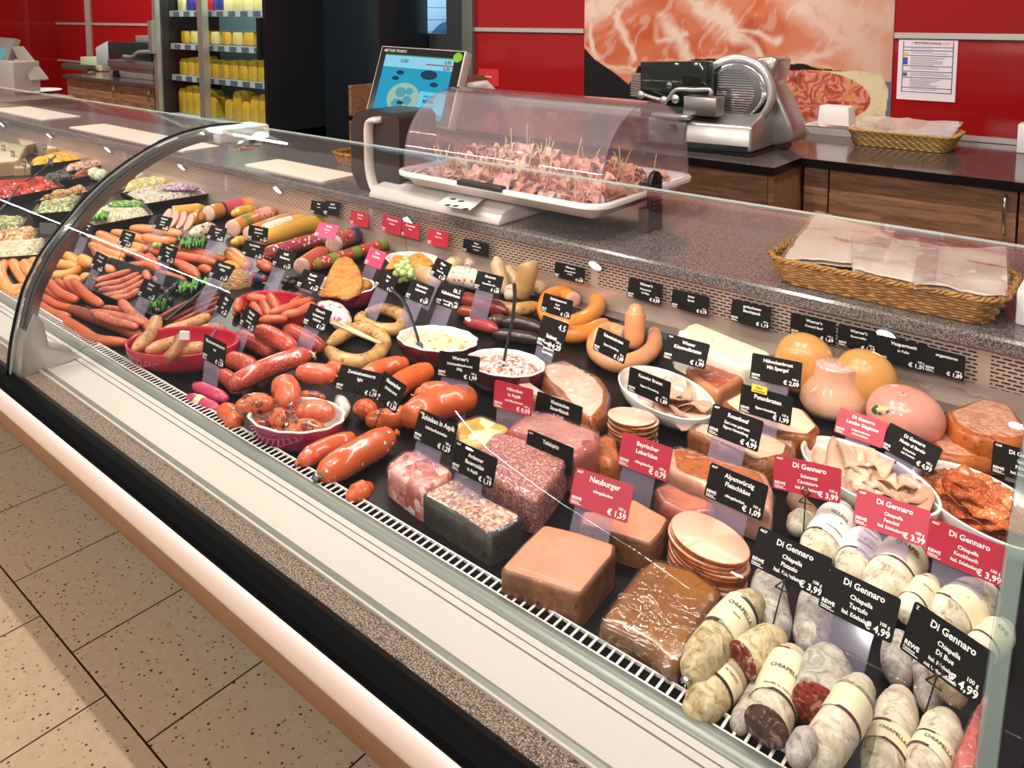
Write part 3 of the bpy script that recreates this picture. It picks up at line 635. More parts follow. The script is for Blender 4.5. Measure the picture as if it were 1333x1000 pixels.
# ================================================================ bowls, dishes and trays
def bowl(cr, c, rx, ry, h, label, out, inn, name='serving_bowl', cat='bowl', yaw=0, scal=0, zr=None, base=.62, wall=.0035, group=None, lobes=12, fill=0):
    """oval bowl: c centre of the rim in the photo, rx/ry half axes in metres, yaw of the long axis from +X"""
    P = px(cr, [c])[0]; p = at(*P, DZ+h); L = (p[0], p[1], DZ+.0006); r = thing(name, label, cat, L, group)
    k = ry/rx
    wv = (lambda a, r_, z: (scal*math.cos(a*lobes)*min(1, max(0, (z-.3*h)/(.7*h)))) ) if scal else None
    prof_o = [(rx*base*.9, 0), (rx*base, .0015)]+[(rx*(base+(1-base)*math.sin(t_*math.pi/2)**.9), h*(1-math.cos(t_*math.pi/2)) if t_ < 1 else h) for t_ in [.2, .4, .6, .8, .93]]+[(rx, h-.001)]
    rim = [(rx+.001, h+.0005), (rx-.0012, h+.0016), (rx-wall, h)]
    prof_i = [(rx*(base+(1-base)*math.sin(t_*math.pi/2)**.9)-wall, max(.004, h*(1-math.cos(t_*math.pi/2)))) for t_ in [.93, .8, .6, .4, .2]]+[(rx*base*.9-wall, .004), (.0005, .004)]
    b = MB(); b.lathe([(.0005, 0)]+prof_o, 60, L, 1, k, yaw, wave=wv, cap=False); b.build('outer_wall', out, r, L)
    b = MB(); b.lathe(prof_o[-1:]+rim+prof_i, 60, L, 1, k, yaw, wave=wv, cap=False); o = b.build('inner_wall', inn, r, L)
    mark(r, [o])
    if fill:
        gx, gy = np.meshgrid(HX0+HS*(np.arange(HF.shape[0])+.5), HY0+HS*(np.arange(HF.shape[1])+.5), indexing='ij'); dx_, dy_ = gx-L[0], gy-L[1]
        u_, v_ = dx_*math.cos(yaw)+dy_*math.sin(yaw), -dx_*math.sin(yaw)+dy_*math.cos(yaw); q_ = (u_/(rx*.92))**2+(v_/(ry*.92))**2
        np.maximum(HF, np.where(q_ < 1, DZ+fill, 0), out=HF)
    return r, L, rx*.9, ry*.9, yaw
GLAZE = plain('cream_glaze', 'f1e6dc', .15, coat=.6); MAG = plain('magenta_glaze', '8e1c44', .15, coat=.6); REDP = plain('red_melamine', 'b8283a', .2, coat=.3); DKRED = plain('dark_red_glaze', '5c1420', .15, coat=.5); BLKT = plain('black_tray', '0e0f12', .45, spec=.3)
def mound(name, label, cat, L, rx, ry, yaw, z0, h, mat, bump=.006, sc=45, seed=0, rect=False, parent=None, kind='stuff', flat=.5, n=46):
    """a heap of salad or slices as one bumpy mass"""
    b = MB()
    def fn(u, v):
        a = 2*math.pi*v
        if rect:
            ca, sa = math.cos(a), math.sin(a); q = 1/max(abs(ca), abs(sa)); q = .6*q+.4*1; x, y = u*ca*q*rx*.92, u*sa*q*ry*.92
        else: x, y = u*math.cos(a)*rx, u*math.sin(a)*ry
        z = h*(1-u**2)**flat if u < 1 else 0
        wx_, wy_ = (x+seed*.31)*sc, (y+seed*.17)*sc
        nz = fbm(np.array([wx_+20.]), np.array([wy_+20.]), 3)[0]-.45
        z += nz*bump*2*(1-u**6)
        X, Y = x*math.cos(yaw)-y*math.sin(yaw), x*math.sin(yaw)+y*math.cos(yaw)
        return (L[0]+X, L[1]+Y, z0+z)
    b.grid(fn, n//2, n*2)
    # underside so that the heap is solid
    k = 2*n+1; nb = len(b.v); b.v += [(x, y, z0-.002) for x, y, z in b.v[(n//2)*k:(n//2)*k+k]]
    b.add([(L[0], L[1], z0-.003)], []); c0 = len(b.v)-1
    for j in range(k-1):
        b.f.append(((n//2)*k+j, (n//2)*k+j+1, nb+j+1, nb+j)); b.f.append((nb+j, nb+j+1, c0)); b.mi += [0, 0]; b.sm += [True, True]
    o = b.build(name, mat, parent, (L[0], L[1], z0) if parent is None else parent.location)
    if parent is None: tag(o, label, cat, None, kind); mark(o)
    return o
def salad(name, cols, sc=160, rough=.4, bump=.8, base='e6d9b8'):
    """many small pieces of several colours"""
    if name in _mc: return _mc[name]
    t = NT(name); v = t.co(); nv = t.n('ShaderNodeTexNoise', Vector=v, Scale=sc*.6); sc2 = t.n('ShaderNodeVectorMath', _operation='SCALE', Scale=.006); t.put(sc2.inputs[0], nv.outputs[1])
    wv = t.n('ShaderNodeVectorMath', _operation='ADD'); t.put(wv.inputs[0], v); t.put(wv.inputs[1], sc2.outputs[0])
    cl = t.vor(wv.outputs[0], sc, out=1); s = t.n('ShaderNodeSeparateColor'); t.put(s.inputs[0], cl); d = t.vor(wv.outputs[0], sc)
    nd = t.n('ShaderNodeValToRGB'); nd.color_ramp.interpolation = 'CONSTANT'; e = nd.color_ramp.elements
    while len(e) < len(cols): e.new(.5)
    for i, c in enumerate(cols): e[i].position = i/len(cols); e[i].color = lin(c)
    t.put(nd.inputs[0], s.outputs[0])
    _mc[name] = t.pbsdf(nd.outputs[0], rough, 0, t.math('SUBTRACT', 1.0, d), bump, .006, coat=.2); return _mc[name]
def tray(corners, cr, h, label, name='display_tray', mat=None, z=DZ, cat='tray', lip=.004, taper=.86, group=None):
    """rectangular counter tray from four rim corners in the photo"""
    P = [at(*q, z+h) for q in px(cr, corners)]; c = np.mean(P, axis=0); L = (c[0], c[1], z); mat = mat or BLKT
    def ringp(k, zz, d=0): return [(c[0]+(p[0]-c[0])*k, c[1]+(p[1]-c[1])*k, zz) for p in P]
    b = MB(); R5 = [ringp(taper, z), ringp(1.0, z+h), ringp(1.03, z+h+.001), ringp(.985, z+h+.001), ringp(taper-.01, z+.003)]
    V = sum(R5, []); b.add(V, [(i*4+j, i*4+(j+1) % 4, i*4+4+(j+1) % 4, i*4+4+j) for i in range(4) for j in range(4)]+[(3, 2, 1, 0), (16, 17, 18, 19)], 0, False)
    o = b.build(name, mat, None, L, bevel=.0015); tag(o, label, cat, group)
    k = MB(); k.prism([p[:2] for p in ringp(taper, 0)], z, z+.003); 
    i0 = np.array([p[:2] for p in ringp(.97, 0)])
    return o, L, P
def tray_fill(L, P, z0, h, mat, name, label, cat, bump=.006, sc=45, seed=0, k=.93):
    """bumpy mass filling a tray, following its four corners"""
    Q = [np.array(p) for p in P]; c = np.mean(Q, axis=0); Q = [c+(q-c)*k for q in Q]; b = MB()
    def fn(u, v):
        p = (Q[0]*(1-u)+Q[1]*u)*(1-v)+(Q[3]*(1-u)+Q[2]*u)*v; e = min(u, 1-u, v, 1-v); f = min(1, e/.16); nz = fbm(np.array([p[0]*sc+seed+30]), np.array([p[1]*sc+seed*3+30]), 3)[0]-.45
        return (p[0], p[1], z0+h*(f**.6)+nz*bump*2*min(1, e/.05))
    n = 30; b.grid(fn, n, n); m = n+1
    loop = [j for j in range(m)]+[i*m+m-1 for i in range(1, m)]+[n*m+j for j in range(m-2, -1, -1)]+[i*m for i in range(m-2, 0, -1)]
    nb = len(b.v); b.v += [(b.v[i][0], b.v[i][1], z0-.004) for i in loop]; q = len(loop)
    for a in range(q): b.f.append((loop[a], loop[(a+1) % q], nb+(a+1) % q, nb+a)); b.mi.append(0); b.sm.append(False)
    b.f.append(tuple(range(nb, nb+q))); b.mi.append(0); b.sm.append(False)
    o = b.build(name, mat, None, (c[0], c[1], z0)); tag(o, label, cat, None, 'stuff'); mark(o); return o
# ================================================================ left part of the case: sausages in heaps
def heap(cr, items, r, mat, name, label, cat, group, **kw):
    for it in items:
        rr = r; k = dict(kw)
        if isinstance(it, tuple): rr = it[1]; it = it[0]
        sausage(cr, it, rr, mat, name, label, cat, group, **k)
# golden-orange bockwurst at the front left, on both sides of the arch
heap('a', [[(35, 480), (5, 560), (55, 650), (150, 640)], [(70, 490), (115, 560), (160, 620)], [(-40, 500), (-60, 580), (-20, 650)], [(60, 672), (125, 680)], [(-90, 520), (-120, 620)], [(140, 500), (180, 560)], [(180, 490), (250, 512)], [(330, 505), (440, 525)], [(300, 575), (400, 565), (520, 510)], [(385, 455), (470, 515)], [(470, 475), (520, 505)], [(390, 595), (450, 602)], [(485, 580), (530, 600)]],
     32, m_orange, 'bockwurst', 'curved golden-orange bockwurst lying at the front left beside the arch', 'sausage', 'golden-orange bockwurst by the arch')
# pale wieners
heap('a', [[(770, 300), (900, 312), (1040, 335)], [(575, 330), (690, 385), (840, 420)], [(660, 322), (780, 350), (900, 395), (960, 440)], [(840, 352), (930, 372), (1000, 372)], [(540, 358), (650, 402), (770, 440), (830, 415)], [(530, 395), (620, 440), (705, 462)], [(545, 420), (600, 470), (700, 495)], [(590, 525), (650, 545)]],
     29, m_wiener, 'wiener', 'pale pinkish-orange wiener in the heap beside the white herb salad', 'sausage', 'pale wieners')
heap('a', [[(1030, 418), (1150, 442), (1290, 478)], [(880, 430), (960, 448), (1050, 462)], [(1020, 455), (1100, 470), (1185, 485)], [(1010, 490), (1100, 535), (1140, 560)], [(930, 560), (1010, 590), (1060, 600)], [(1160, 480), (1240, 500)], [(850, 460), (900, 500)], [(1050, 520), (1140, 572)], [(1165, 530), (1215, 545)], [(790, 455), (870, 500)]],
     27, m_red, 'smoked_sausage', 'slim reddish smoked sausage heaped between pale wieners and lettuce', 'sausage', 'slim reddish smoked sausages')
# black tray with fanned red sausages and olives
o, L, P = tray([(455, 625), (640, 470), (1190, 640), (960, 830)], 'a', .022, 'black tray under the fanned red sausages and dark olives', 'display_tray')
mark(o)
heap('a', [[(740, 518), (850, 512), (920, 538)]], 25, m_red, 'smoked_sausage', 'bent red sausage lying across the head of the fanned ones', 'sausage', None)
heap('a', [[(555, 605), (640, 582), (755, 548)], [(565, 635), (690, 610), (800, 565)], [(580, 660), (710, 640), (825, 580)], [(600, 690), (720, 670), (850, 600)], [(650, 705), (740, 695), (800, 660)], [(885, 560), (905, 600)], [(840, 555), (860, 590)]],
     22, m_redpink, 'smoked_sausage', 'coarse red sausage fanned out in the black tray beside olives', 'sausage', 'red sausages fanned in the black tray')
m_olive = meat('olive_skin', '17151a', '2c2a30', 20, .15, .05, wet=.7)
R_.seed(4)
for k in range(22):
    x, y = R_.uniform(850, 1010), R_.uniform(640, 790); x += (y-700)*-.35
    p = at(*px('a', [(x, y)])[0], DZ+.012); rr = .0062
    o = MB().sphere(p, rr, 12, 8, scale=(1.2, .95, .95), rz=R_.uniform(0, 3)).build('olive', m_olive, None, (p[0], p[1], p[2]-rr)); tag(o, 'black olive lying in the tray beside the fanned red sausages', 'olive', 'black olives'); settle(o, soft=.002)
for (x, y) in ((1030, 625), (985, 660), (950, 695)):
    sausage('a', [(x-28, y+18), (x+22, y-12)], 20, plain('aubergine_skin', '1a1a20', .18, coat=.5), 'black_pudding_link', 'shiny blackish link lying beside the green lettuce leaf', 'sausage', 'shiny blackish links', ends=(.6, .6))
def leaf(cr, c, w, hgt, label, name='lettuce_leaf', mat=None, seed=1, z=.02, group=None, cat='garnish'):
    p = at(*px(cr, [c])[0], DZ+z); s = mpp(p)/CROP[cr][2]; w, hgt = w*s, hgt*s; b = MB()
    def fn(u, v):
        a = 2*math.pi*v; rr = u*(1+.14*math.sin(5*a+seed)+.10*u*math.sin(13*a+seed*2)+.08*u*math.sin(29*a+seed)); x, y = rr*w*math.cos(a), rr*hgt*1.6*math.sin(a)
        return (p[0]+x, p[1]+y, p[2]+.007*u*math.sin(5*a+seed)+.006*u*u*math.sin(17*a+3*u)+.004*math.sin(14*u+seed+3*a))
    b.grid(fn, 9, 96); nb = len(b.v); b.v += [(x, y, z_-.0012) for x, y, z_ in b.v[:nb]]; b.f += [tuple(i+nb for i in f[::-1]) for f in b.f]; b.mi *= 2; b.sm *= 2
    o = b.build(name, mat or meat('lettuce_green', '3f7a36', '6aa04a', 30, .35, .4), None, tuple(p), recalc=False); return tag(o, label, cat, group)
leaf('a', (1125, 625), 62, 55, 'crinkled green lettuce leaf beside the shiny blackish links', seed=1)
leaf('a', (915, 735), 36, 30, 'small green lettuce leaf between the black olives', seed=3)
leaf('a', (1090, 385), 70, 25, 'bright green parsley tuft below the clear-wrapped slices', 'parsley', seed=2, z=.03)
leaf('a', (1155, 378), 40, 22, 'darker parsley tuft behind the label with the lilac stand', 'parsley', seed=5, z=.035)
# long thin mett sausages at the front edge
heap('a', [[(225, 735), (300, 785), (395, 810)], [(240, 690), (330, 742), (430, 765)], [(270, 645), (330, 690), (420, 725)], [(280, 602), (345, 670), (440, 712)], [(330, 605), (400, 655), (480, 700)], [(385, 612), (460, 668), (565, 738)], [(425, 605), (500, 680), (580, 738)], [(340, 810), (420, 850), (470, 880)]],
     24, m_mett, 'mettwurst', 'slim orange-red mettwurst bundled at the front edge by the arch', 'sausage', 'slim mettwurst bundle')
sausage('a', [(385, 845), (470, 890), (560, 945), (720, 960)], 33, m_mett, 'mettwurst', 'long orange-red mettwurst lying lowest along the front grille', 'sausage')
sausage('a', [(415, 765), (540, 812), (690, 868), (815, 930)], 36, m_dark, 'mettwurst', 'thick dark brown-red sausage bridging the front heap', 'sausage')
heap('a', [[(540, 785), (680, 808), (830, 850)], [(590, 762), (690, 775), (800, 815)], [(560, 800), (640, 830), (780, 870)]], 24, m_redpink, 'cabanossi', 'wrinkled red cabanossi in front of the black tray', 'sausage', 'wrinkled cabanossi')
heap('a', [[(705, 730), (760, 790), (860, 870)]], 30, m_redpink, 'cabanossi', 'single thick red cabanossi reaching toward the red bowl', 'sausage', None)
heap('a', [[(900, 850), (1080, 745), (1255, 680)], [(930, 862), (1110, 765), (1270, 700)], [(960, 872), (1130, 790), (1265, 725)], [(1000, 878), (1150, 810), (1260, 760)], [(890, 835), (1050, 745), (1235, 665)]], 13, m_land, 'dry_sausage_stick', 'thin dark red dry sausage stick behind the red oval bowl', 'sausage', 'thin dry sausage sticks', st=True)
# red oval bowl with bratwurst
rb, L, rx_, ry_, yw = bowl('f', (925, 420), .088, .058, .034, 'red oval bowl full of brown bratwurst at the front edge', REDP, REDP, yaw=.62, base=.66, fill=.018)
heap('f', [[(740, 470), (840, 440), (900, 425)], [(950, 470), (1040, 460)], [(850, 500), (930, 480)]], 40, m_beige, 'bratwurst', 'brown bratwurst deep in the red oval bowl', 'sausage', 'lower bratwurst in the red bowl')
sausage('f', [(650, 462), (720, 400), (762, 335), (765, 285)], 38, m_beige, 'bratwurst', 'brown bratwurst with pointed tip leaning on the left rim of the bowl', 'sausage', ends=(.5, .25))
sausage('f', [(810, 368), (930, 335), (1065, 283)], 37, m_beige, 'bratwurst', 'long straight brown bratwurst along the rear rim of the bowl', 'sausage')
sausage('f', [(1025, 362), (1090, 350), (1150, 348)], 36, m_beige, 'bratwurst', 'short brown bratwurst by the right rim of the red bowl', 'sausage')
sausage('f', [(860, 500), (895, 450), (905, 395)], 34, meat('fried_crust', '7a4a26', '9c6636', 40, .35, .5), 'fried_wedge', 'dark brown crusty wedge in the middle of the red bowl', 'sausage', ends=(.9, .3))
b = MB(); p = at(*px('f', [(935, 385)])[0], .765); b.box(p, (.014, .004, .012), .6); tag(b.build('paper_flag', WHITE, None, tuple(p)), 'tiny white paper flag stuck between the bratwurst', 'paper flag')
# second red bowl with mini sausages
rb2, L, *_ = bowl('b', (480, 735), .082, .053, .032, 'flat red oval dish heaped with mini sausages', REDP, REDP, yaw=.05, base=.7, fill=.014)
heap('b', [[(250, 790), (320, 700)], [(330, 700), (430, 712)], [(350, 740), (400, 800)], [(410, 725), (450, 800)], [(450, 690), (490, 755)], [(510, 730), (545, 690)], [(570, 720), (620, 690)], [(470, 785), (560, 760), (670, 720)], [(540, 800), (620, 785), (690, 745)], [(410, 830), (530, 825)], [(270, 720), (260, 770)], [(300, 810), (360, 835)], [(630, 725), (690, 715)], [(350, 690), (440, 680)], [(580, 740), (650, 700)]],
     26, m_red, 'mini_sausage', 'small reddish sausage in the flat red oval dish', 'sausage', 'mini sausages in the red dish')
# salted crumbs / carrot garnish behind the dish
gp = at(*px('b', [(265, 625)])[0], DZ)
mound('grated_garnish', 'shredded orange and grey garnish beside the mini sausages', 'garnish', gp, .030, .03, 0, DZ, .03, salad('carrot_shreds', ['d98a3a', 'c97a30', 'e0a868', 'a89a84', '9a8a70'], 300), seed=3, n=24)
# ---------------------------------------------------------------- big wrapped and cut sausages at the back left
label_w = printed('paper_label_print', ('efe6dc', 'e6dccc'), ['8a7a9a'], 160, .16)
sausage('a', [(1000, 210), (1090, 200), (1170, 190)], 40, m_gold, 'cold_cut_sausage', 'golden cut sausage end behind the pink ham slices', 'sausage', cut={0: f_pale})
def slice_disc(cr, c, rx, mat, label, group=None, name='sausage_slice', tilt=(0, 0, .3), th=.004, z=.03, cat='slice', ry=None, rind=None):
    p = at(*px(cr, [c])[0], DZ+z); s = mpp(p)/CROP[cr][2]; r0 = rx*s; nv_ = O-np.array(p); nv_ = nv_/np.linalg.norm(nv_)+np.array(tilt); M4 = Matrix.Translation(Vector(p)) @ Vector(nv_).to_track_quat('Z', 'Y').to_matrix().to_4x4()
    b = MB(); b.lathe([(r0, -th/2), (r0*1.0, th/2)], 28, sy=(ry or rx)/rx); 
    b.mi = [1]*28+[0, 0] if rind else b.mi
    b.v = [tuple(M4 @ Vector(q)) for q in b.v]; o = b.build(name, [mat, rind or mat], None, tuple(p)); return tag(o, label, cat, group)
for k, (x, y) in enumerate([(965, 235), (1005, 245), (1050, 252), (1095, 262)]):
    slice_disc('a', (x, y), 44, f_pink, 'pink ham slice standing in the row behind the wieners', 'pink ham slices standing in a row', tilt=(-.9, -.15, .1), z=.030, ry=52, rind=m_orange)
sausage('b', [(95, 215), (190, 188), (300, 168), (395, 160)], 45, m_oranges, 'cold_cut_sausage', 'thick orange sausage with dark pink band and pale cut face', 'sausage', cut={0: f_pale}, bands=[(.25, .32, plain('dark_band', '3a2a2a', .3), 'clip_band'), (.33, .62, bd_pink, 'printed_sleeve')])
sausage('b', [(250, 212), (310, 200), (350, 195)], 36, m_gold, 'sausage_end', 'short golden sausage piece on top of the rear heap', 'sausage')
sausage('b', [(20, 240), (50, 240)], 50, m_oranges, 'cold_cut_sausage', 'orange sausage stub with pale face left of the banded one', 'sausage', cut={0: f_pale})
sausage('b', [(235, 300), (300, 272), (400, 232), (460, 210)], 48, m_oranges, 'cold_cut_sausage', 'orange sausage with green band and coarse cut face', 'sausage', cut={0: f_coarse}, bands=[(.28, .42, bd_green, 'green_band'), (.55, .9, printed('pink_sleeve', ('d89a86', 'e0a898'), ['c8405a'], 90, .3), 'printed_sleeve')])
sausage('b', [(330, 330), (400, 300), (560, 240)], 42, m_oranges, 'cold_cut_sausage', 'orange sausage partly hidden behind the white-labelled one', 'sausage', cut={0: f_coarse})
sausage('b', [(400, 320), (520, 280), (640, 248)], 40, m_gold, 'labelled_sausage', 'golden sausage with a long white paper label', 'sausage', bands=[(.05, .72, label_w, 'paper_label')])
sausage('b', [(420, 360), (600, 305), (780, 255)], 58, m_gold, 'long_golden_sausage', 'long smooth golden sausage lying across the rear left heap', 'sausage', ends=(.8, .6))
sausage('b', [(215, 440), (270, 480), (320, 520)], 44, m_oranges, 'sausage_end', 'orange wrapped sausage end behind the lilac label stand', 'sausage')
sausage('b', [(245, 380), (300, 370)], 32, m_gold, 'sausage_end', 'small golden knotted sausage end behind two black labels', 'sausage')
sausage('b', [(200, 500), (270, 530)], 22, m_oranges, 'sausage_piece', 'thin pale orange slice pack edge beside the reddish sausages', 'sausage')
# clear-wrapped package with printed film
w_ = sausage('b', [(15, 330), (60, 320), (110, 300)], 46, printed('wrapped_pack_print', ('c9b8a4', 'd8c8b4'), ['4a4038', 'c85a50'], 90, .3), 'wrapped_slices', 'clear printed pack of slices behind the small black label', 'pack')
sausage('b', [(420, 450), (520, 425), (650, 385), (750, 365)], 44, pr_blue, 'printed_sausage', 'thick sausage in red and blue printed casing under the pink label', 'sausage')
sausage('b', [(815, 395), (900, 355), (1000, 320), (1100, 290)], 48, pr_red, 'cold_cut_sausage', 'red printed salami with blue bands and pink cut face', 'sausage', cut={0: f_coarse}, bands=[(.02, .08, bd_white, 'white_band'), (.42, .5, bd_blue, 'blue_band'), (.76, .86, bd_blue, 'blue_band')])
sausage('b', [(635, 520), (700, 475), (760, 440)], 50, m_red, 'cold_cut_sausage', 'reddish sausage with pale oval cut face left of the schnitzel bowl label', 'sausage', cut={0: f_coarse})
sausage('b', [(705, 515), (850, 470), (1000, 425), (1135, 390)], 37, pr_red, 'banded_salami', 'long red salami with green bands reaching to the back panel', 'sausage', bands=[(.0, .04, bd_green, 'green_band'), (.2, .3, bd_green, 'green_band'), (.5, .58, bd_green, 'green_band'), (.9, .97, bd_green, 'green_band')])
sausage('b', [(300, 565), (360, 580), (415, 590)], 28, pr_blue, 'printed_sausage', 'small red and blue printed sausage beside the carrot garnish', 'sausage', bands=[(.75, 1, bd_blue, 'blue_band')])
sausage('b', [(395, 500), (450, 530)], 34, m_red, 'sausage_end', 'red sausage end between two lilac label stands', 'sausage')
for (x, y) in ((560, 590), (585, 615), (540, 610), (600, 580)):
    sausage('b', [(x-14, y), (x+14, y)], 18, m_black, 'olive', 'black olive beside the flat red dish rim', 'olive', 'olives by the red dish')
for k in range(9):
    x, y = R_.uniform(895, 1000), R_.uniform(395, 420)
    p = at(*px('a', [(x, y-5)])[0], DZ+.03); o = MB().sphere(p, .0065, 12, 8).build('green_grape', meat('grape_skin', '9fb060', 'b8c67c', 20, .15, .05, wet=.5), None, tuple(p)); tag(o, 'green grape beside the parsley tuft', 'grape', 'loose green grapes'); settle(o)
# ---------------------------------------------------------------- schnitzels in scalloped bowls
sb, L, rx_, ry_, yw = bowl('b', (890, 625), .062, .045, .036, 'scalloped magenta bowl with breaded schnitzels', MAG, GLAZE, yaw=.15, scal=.022)
m_bread = meat('breading', 'a8622a', 'c88a3e', 55, .6, 1.0, fl='c98838', flsc=200, flthr=.3, wet=0, bsc=220)
def schnitzel(cr, pts, th, label, mat=m_bread, z=.05, group=None, bulge=.006, name='schnitzel', cat='schnitzel', tiltz=0):
    P = [at(x, y, DZ+z) for x, y in px(cr, pts)]; c = np.mean(P, axis=0); n = len(P); b = MB()
    cl = catmull(P+[P[0]], n*5)[:-1]; m = len(cl)
    def fn(u, v):
        i = int(round(v*m)) % m; p = c+(cl[i]-c)*u; e = (1-u**4); nz = (fbm(np.array([p[0]*90+40]), np.array([p[1]*90+40]), 3)[0]-.45)
        return (p[0], p[1], p[2]+th*.5*e**.5+bulge*nz*2+tiltz*(p[1]-c[1]))
    b.grid(fn, 8, m); nb = len(b.v)
    k = m+1; b.v += [(x, y, p2-th*.5*(1-(i//k/8)**4)**.5*2) for i, (x, y, p2) in enumerate(b.v[:nb])]
    b.f += [tuple(i+nb for i in f[::-1]) for f in b.f[:]]; b.mi *= 2; b.sm *= 2
    o = b.build(name, mat, None, (c[0], c[1], c[2]-th), merge=True); tag(o, label, cat, group); return o
schnitzel('b', [(760, 640), (730, 690), (850, 690), (960, 680), (1040, 620), (1000, 600)], .012, 'breaded schnitzel strip lying under the large one in the magenta bowl', z=.034)
schnitzel('b', [(760, 610), (800, 545), (850, 500), (920, 515), (975, 570), (985, 640), (920, 670), (830, 660)], .012, 'large golden breaded schnitzel on top in the magenta bowl', z=.046, tiltz=.25)
sb2, L, rx_, ry_, yw = bowl('c', (165, 300), .062, .045, .030, 'scalloped white bowl with orange cutlets in front of the red labels', MAG, GLAZE, yaw=.2, scal=.02)
m_orcut = meat('orange_crumb', 'c87a2a', 'dc9a40', 60, .55, .8, wet=0, bsc=200)
schnitzel('c', [(20, 330), (60, 290), (140, 285), (150, 330), (80, 352), (10, 350)], .01, 'orange breaded cutlet left of the grapes in the white bowl', m_orcut, z=.032)
schnitzel('c', [(120, 300), (200, 268), (270, 305), (280, 335), (200, 345), (140, 330)], .01, 'orange breaded cutlet right of the grapes in the white bowl', m_orcut, z=.034)
gb = thing('grape_bunch', 'bunch of pale green grapes in front of the orange cutlets', 'grapes', at(*px('c', [(115, 350)])[0], DZ+.03))
gm = meat('pale_grape', '9aab5a', 'bccb84', 20, .15, .05, wet=.6)
for (x, y, z) in [(75, 345, .04), (110, 325, .05), (135, 320, .052), (100, 345, .048), (140, 350, .05), (70, 385, .035), (110, 380, .046), (150, 390, .04), (130, 410, .03), (165, 415, .024), (125, 300, .05), (95, 420, .02), (85, 365, .042), (155, 365, .045)]:
    p = at(*px('c', [(x, y)])[0], DZ+z); MB().sphere(p, .0078, 14, 10).build('grape', gm, gb, gb.location)
# ================================================================ middle of the case
# coarse beige ring sausages with wooden tongs
sausage('b', [(1020, 780), (1120, 768), (1215, 812), (1190, 880), (1060, 880), (975, 835), (985, 800)], 40, m_ring, 'ring_sausage', 'beige ring sausage on top between schnitzel and cream salad', 'sausage', ends=(.6, .6), n=40, st=False)
sausage('g', [(800, 75), (900, 10), (1000, -10), (1060, 20)], 42, m_ring, 'ring_sausage', 'beige ring sausage at the back of the three', 'sausage', ends=(.6, .6), n=36)
sausage('g', [(790, 115), (850, 165), (960, 185), (1060, 150), (1110, 70), (1050, 15), (980, 5)], 47, m_ring, 'ring_sausage', 'large beige ring sausage in front with shadowed middle', 'sausage', ends=(.6, .6), n=44)
tg = thing('wooden_tongs', 'pale wooden tongs lying across the beige ring sausages', 'tongs', at(*px('b', [(960, 910)])[0], DZ+.04))
for k, (a_, b_) in enumerate([((800, 845), (1090, 965)), ((860, 852), (1075, 958))]):
    p, q = [at(x, y, DZ+.052) for x, y in px('b', [a_, b_])]; m_ = MB(); m_.tube([p, (p+q)/2, q], [.0014, .002, .0016], 8, squash=1.6); m_.build('tong_arm', plain('pale_wood', 'e6d2a4', .5), tg, tg.location)
sausage('b', [(760, 770), (830, 790), (870, 840)], 60, printed('pack_pink', ('d8b4ac', 'e6ccc4'), ['f2eeea', 'c25a6a'], 60, .36), 'wrapped_pack', 'clear wrapped pale pack behind the ham salad label', 'pack', ends=(.9, .9), h=.012)
# onion mettwurst heap
sausage('g', [(170, 250), (230, 300), (265, 340)], 45, m_zwie, 'onion_mettwurst', 'short red mettwurst behind the lilac stand at the front', 'sausage', knot=(0, 0))
sausage('g', [(215, 165), (280, 185), (350, 215)], 52, m_zwie, 'onion_mettwurst', 'red mettwurst half hidden below the long one', 'sausage')
sausage('g', [(290, 35), (360, 70), (450, 115)], 52, m_zwie, 'onion_mettwurst', 'glossy red mettwurst, left one of the top row', 'sausage', ends=(.85, .85))
sausage('g', [(400, 10), (470, 40), (560, 90)], 50, m_zwie, 'onion_mettwurst', 'glossy red mettwurst, middle one of the top row', 'sausage', ends=(.85, .85))
sausage('g', [(560, 0), (640, 40), (730, 95)], 50, m_zwie, 'onion_mettwurst', 'glossy red mettwurst with clear label, right one of the top row', 'sausage', ends=(.85, .85))
def string_loop(root, L, path, rad):
    p = path[-1]; b = MB()
    for s_ in (0, 1, 2):
        b.tube(catmull([p+np.array([.002, 0, .004]), p+np.array([.010, -.004+.004*s_, .010-.003*s_]), p+np.array([.018, -.002*s_, .004]), p+np.array([.014, .004, -.006])], 12), .0006, 5)
    b.build('white_string', plain('string', 'eadfce', .7), root, L)
sausage('g', [(265, 300), (420, 225), (560, 175), (670, 145)], 60, m_zwie, 'onion_mettwurst', 'longest red mettwurst tied with white string, lying across', 'sausage', ends=(.85, .55), knot=(0, 1), extra=string_loop)
sausage('g', [(25, 325), (100, 355), (185, 395)], 38, m_tee, 'tea_sausage', 'crimson spreadable sausage upper one by the front grille', 'sausage')
sausage('g', [(-10, 390), (60, 420), (140, 455)], 36, m_tee, 'tea_sausage', 'crimson spreadable sausage lower one by the front grille', 'sausage', bands=[(.35, .55, plain('tea_band', 'd8c8a0', .4), 'paper_band')])
sausage('g', [(195, 470), (235, 500), (250, 530)], 58, m_liver, 'liver_sausage', 'orange-red liver sausage squeezed left of the scalloped magenta bowl', 'sausage', ends=(.9, .9))
sausage('g', [(800, 210), (860, 230)], 42, m_liver, 'liver_sausage', 'small orange-red liver sausage behind the knotted bowl sausages', 'sausage')
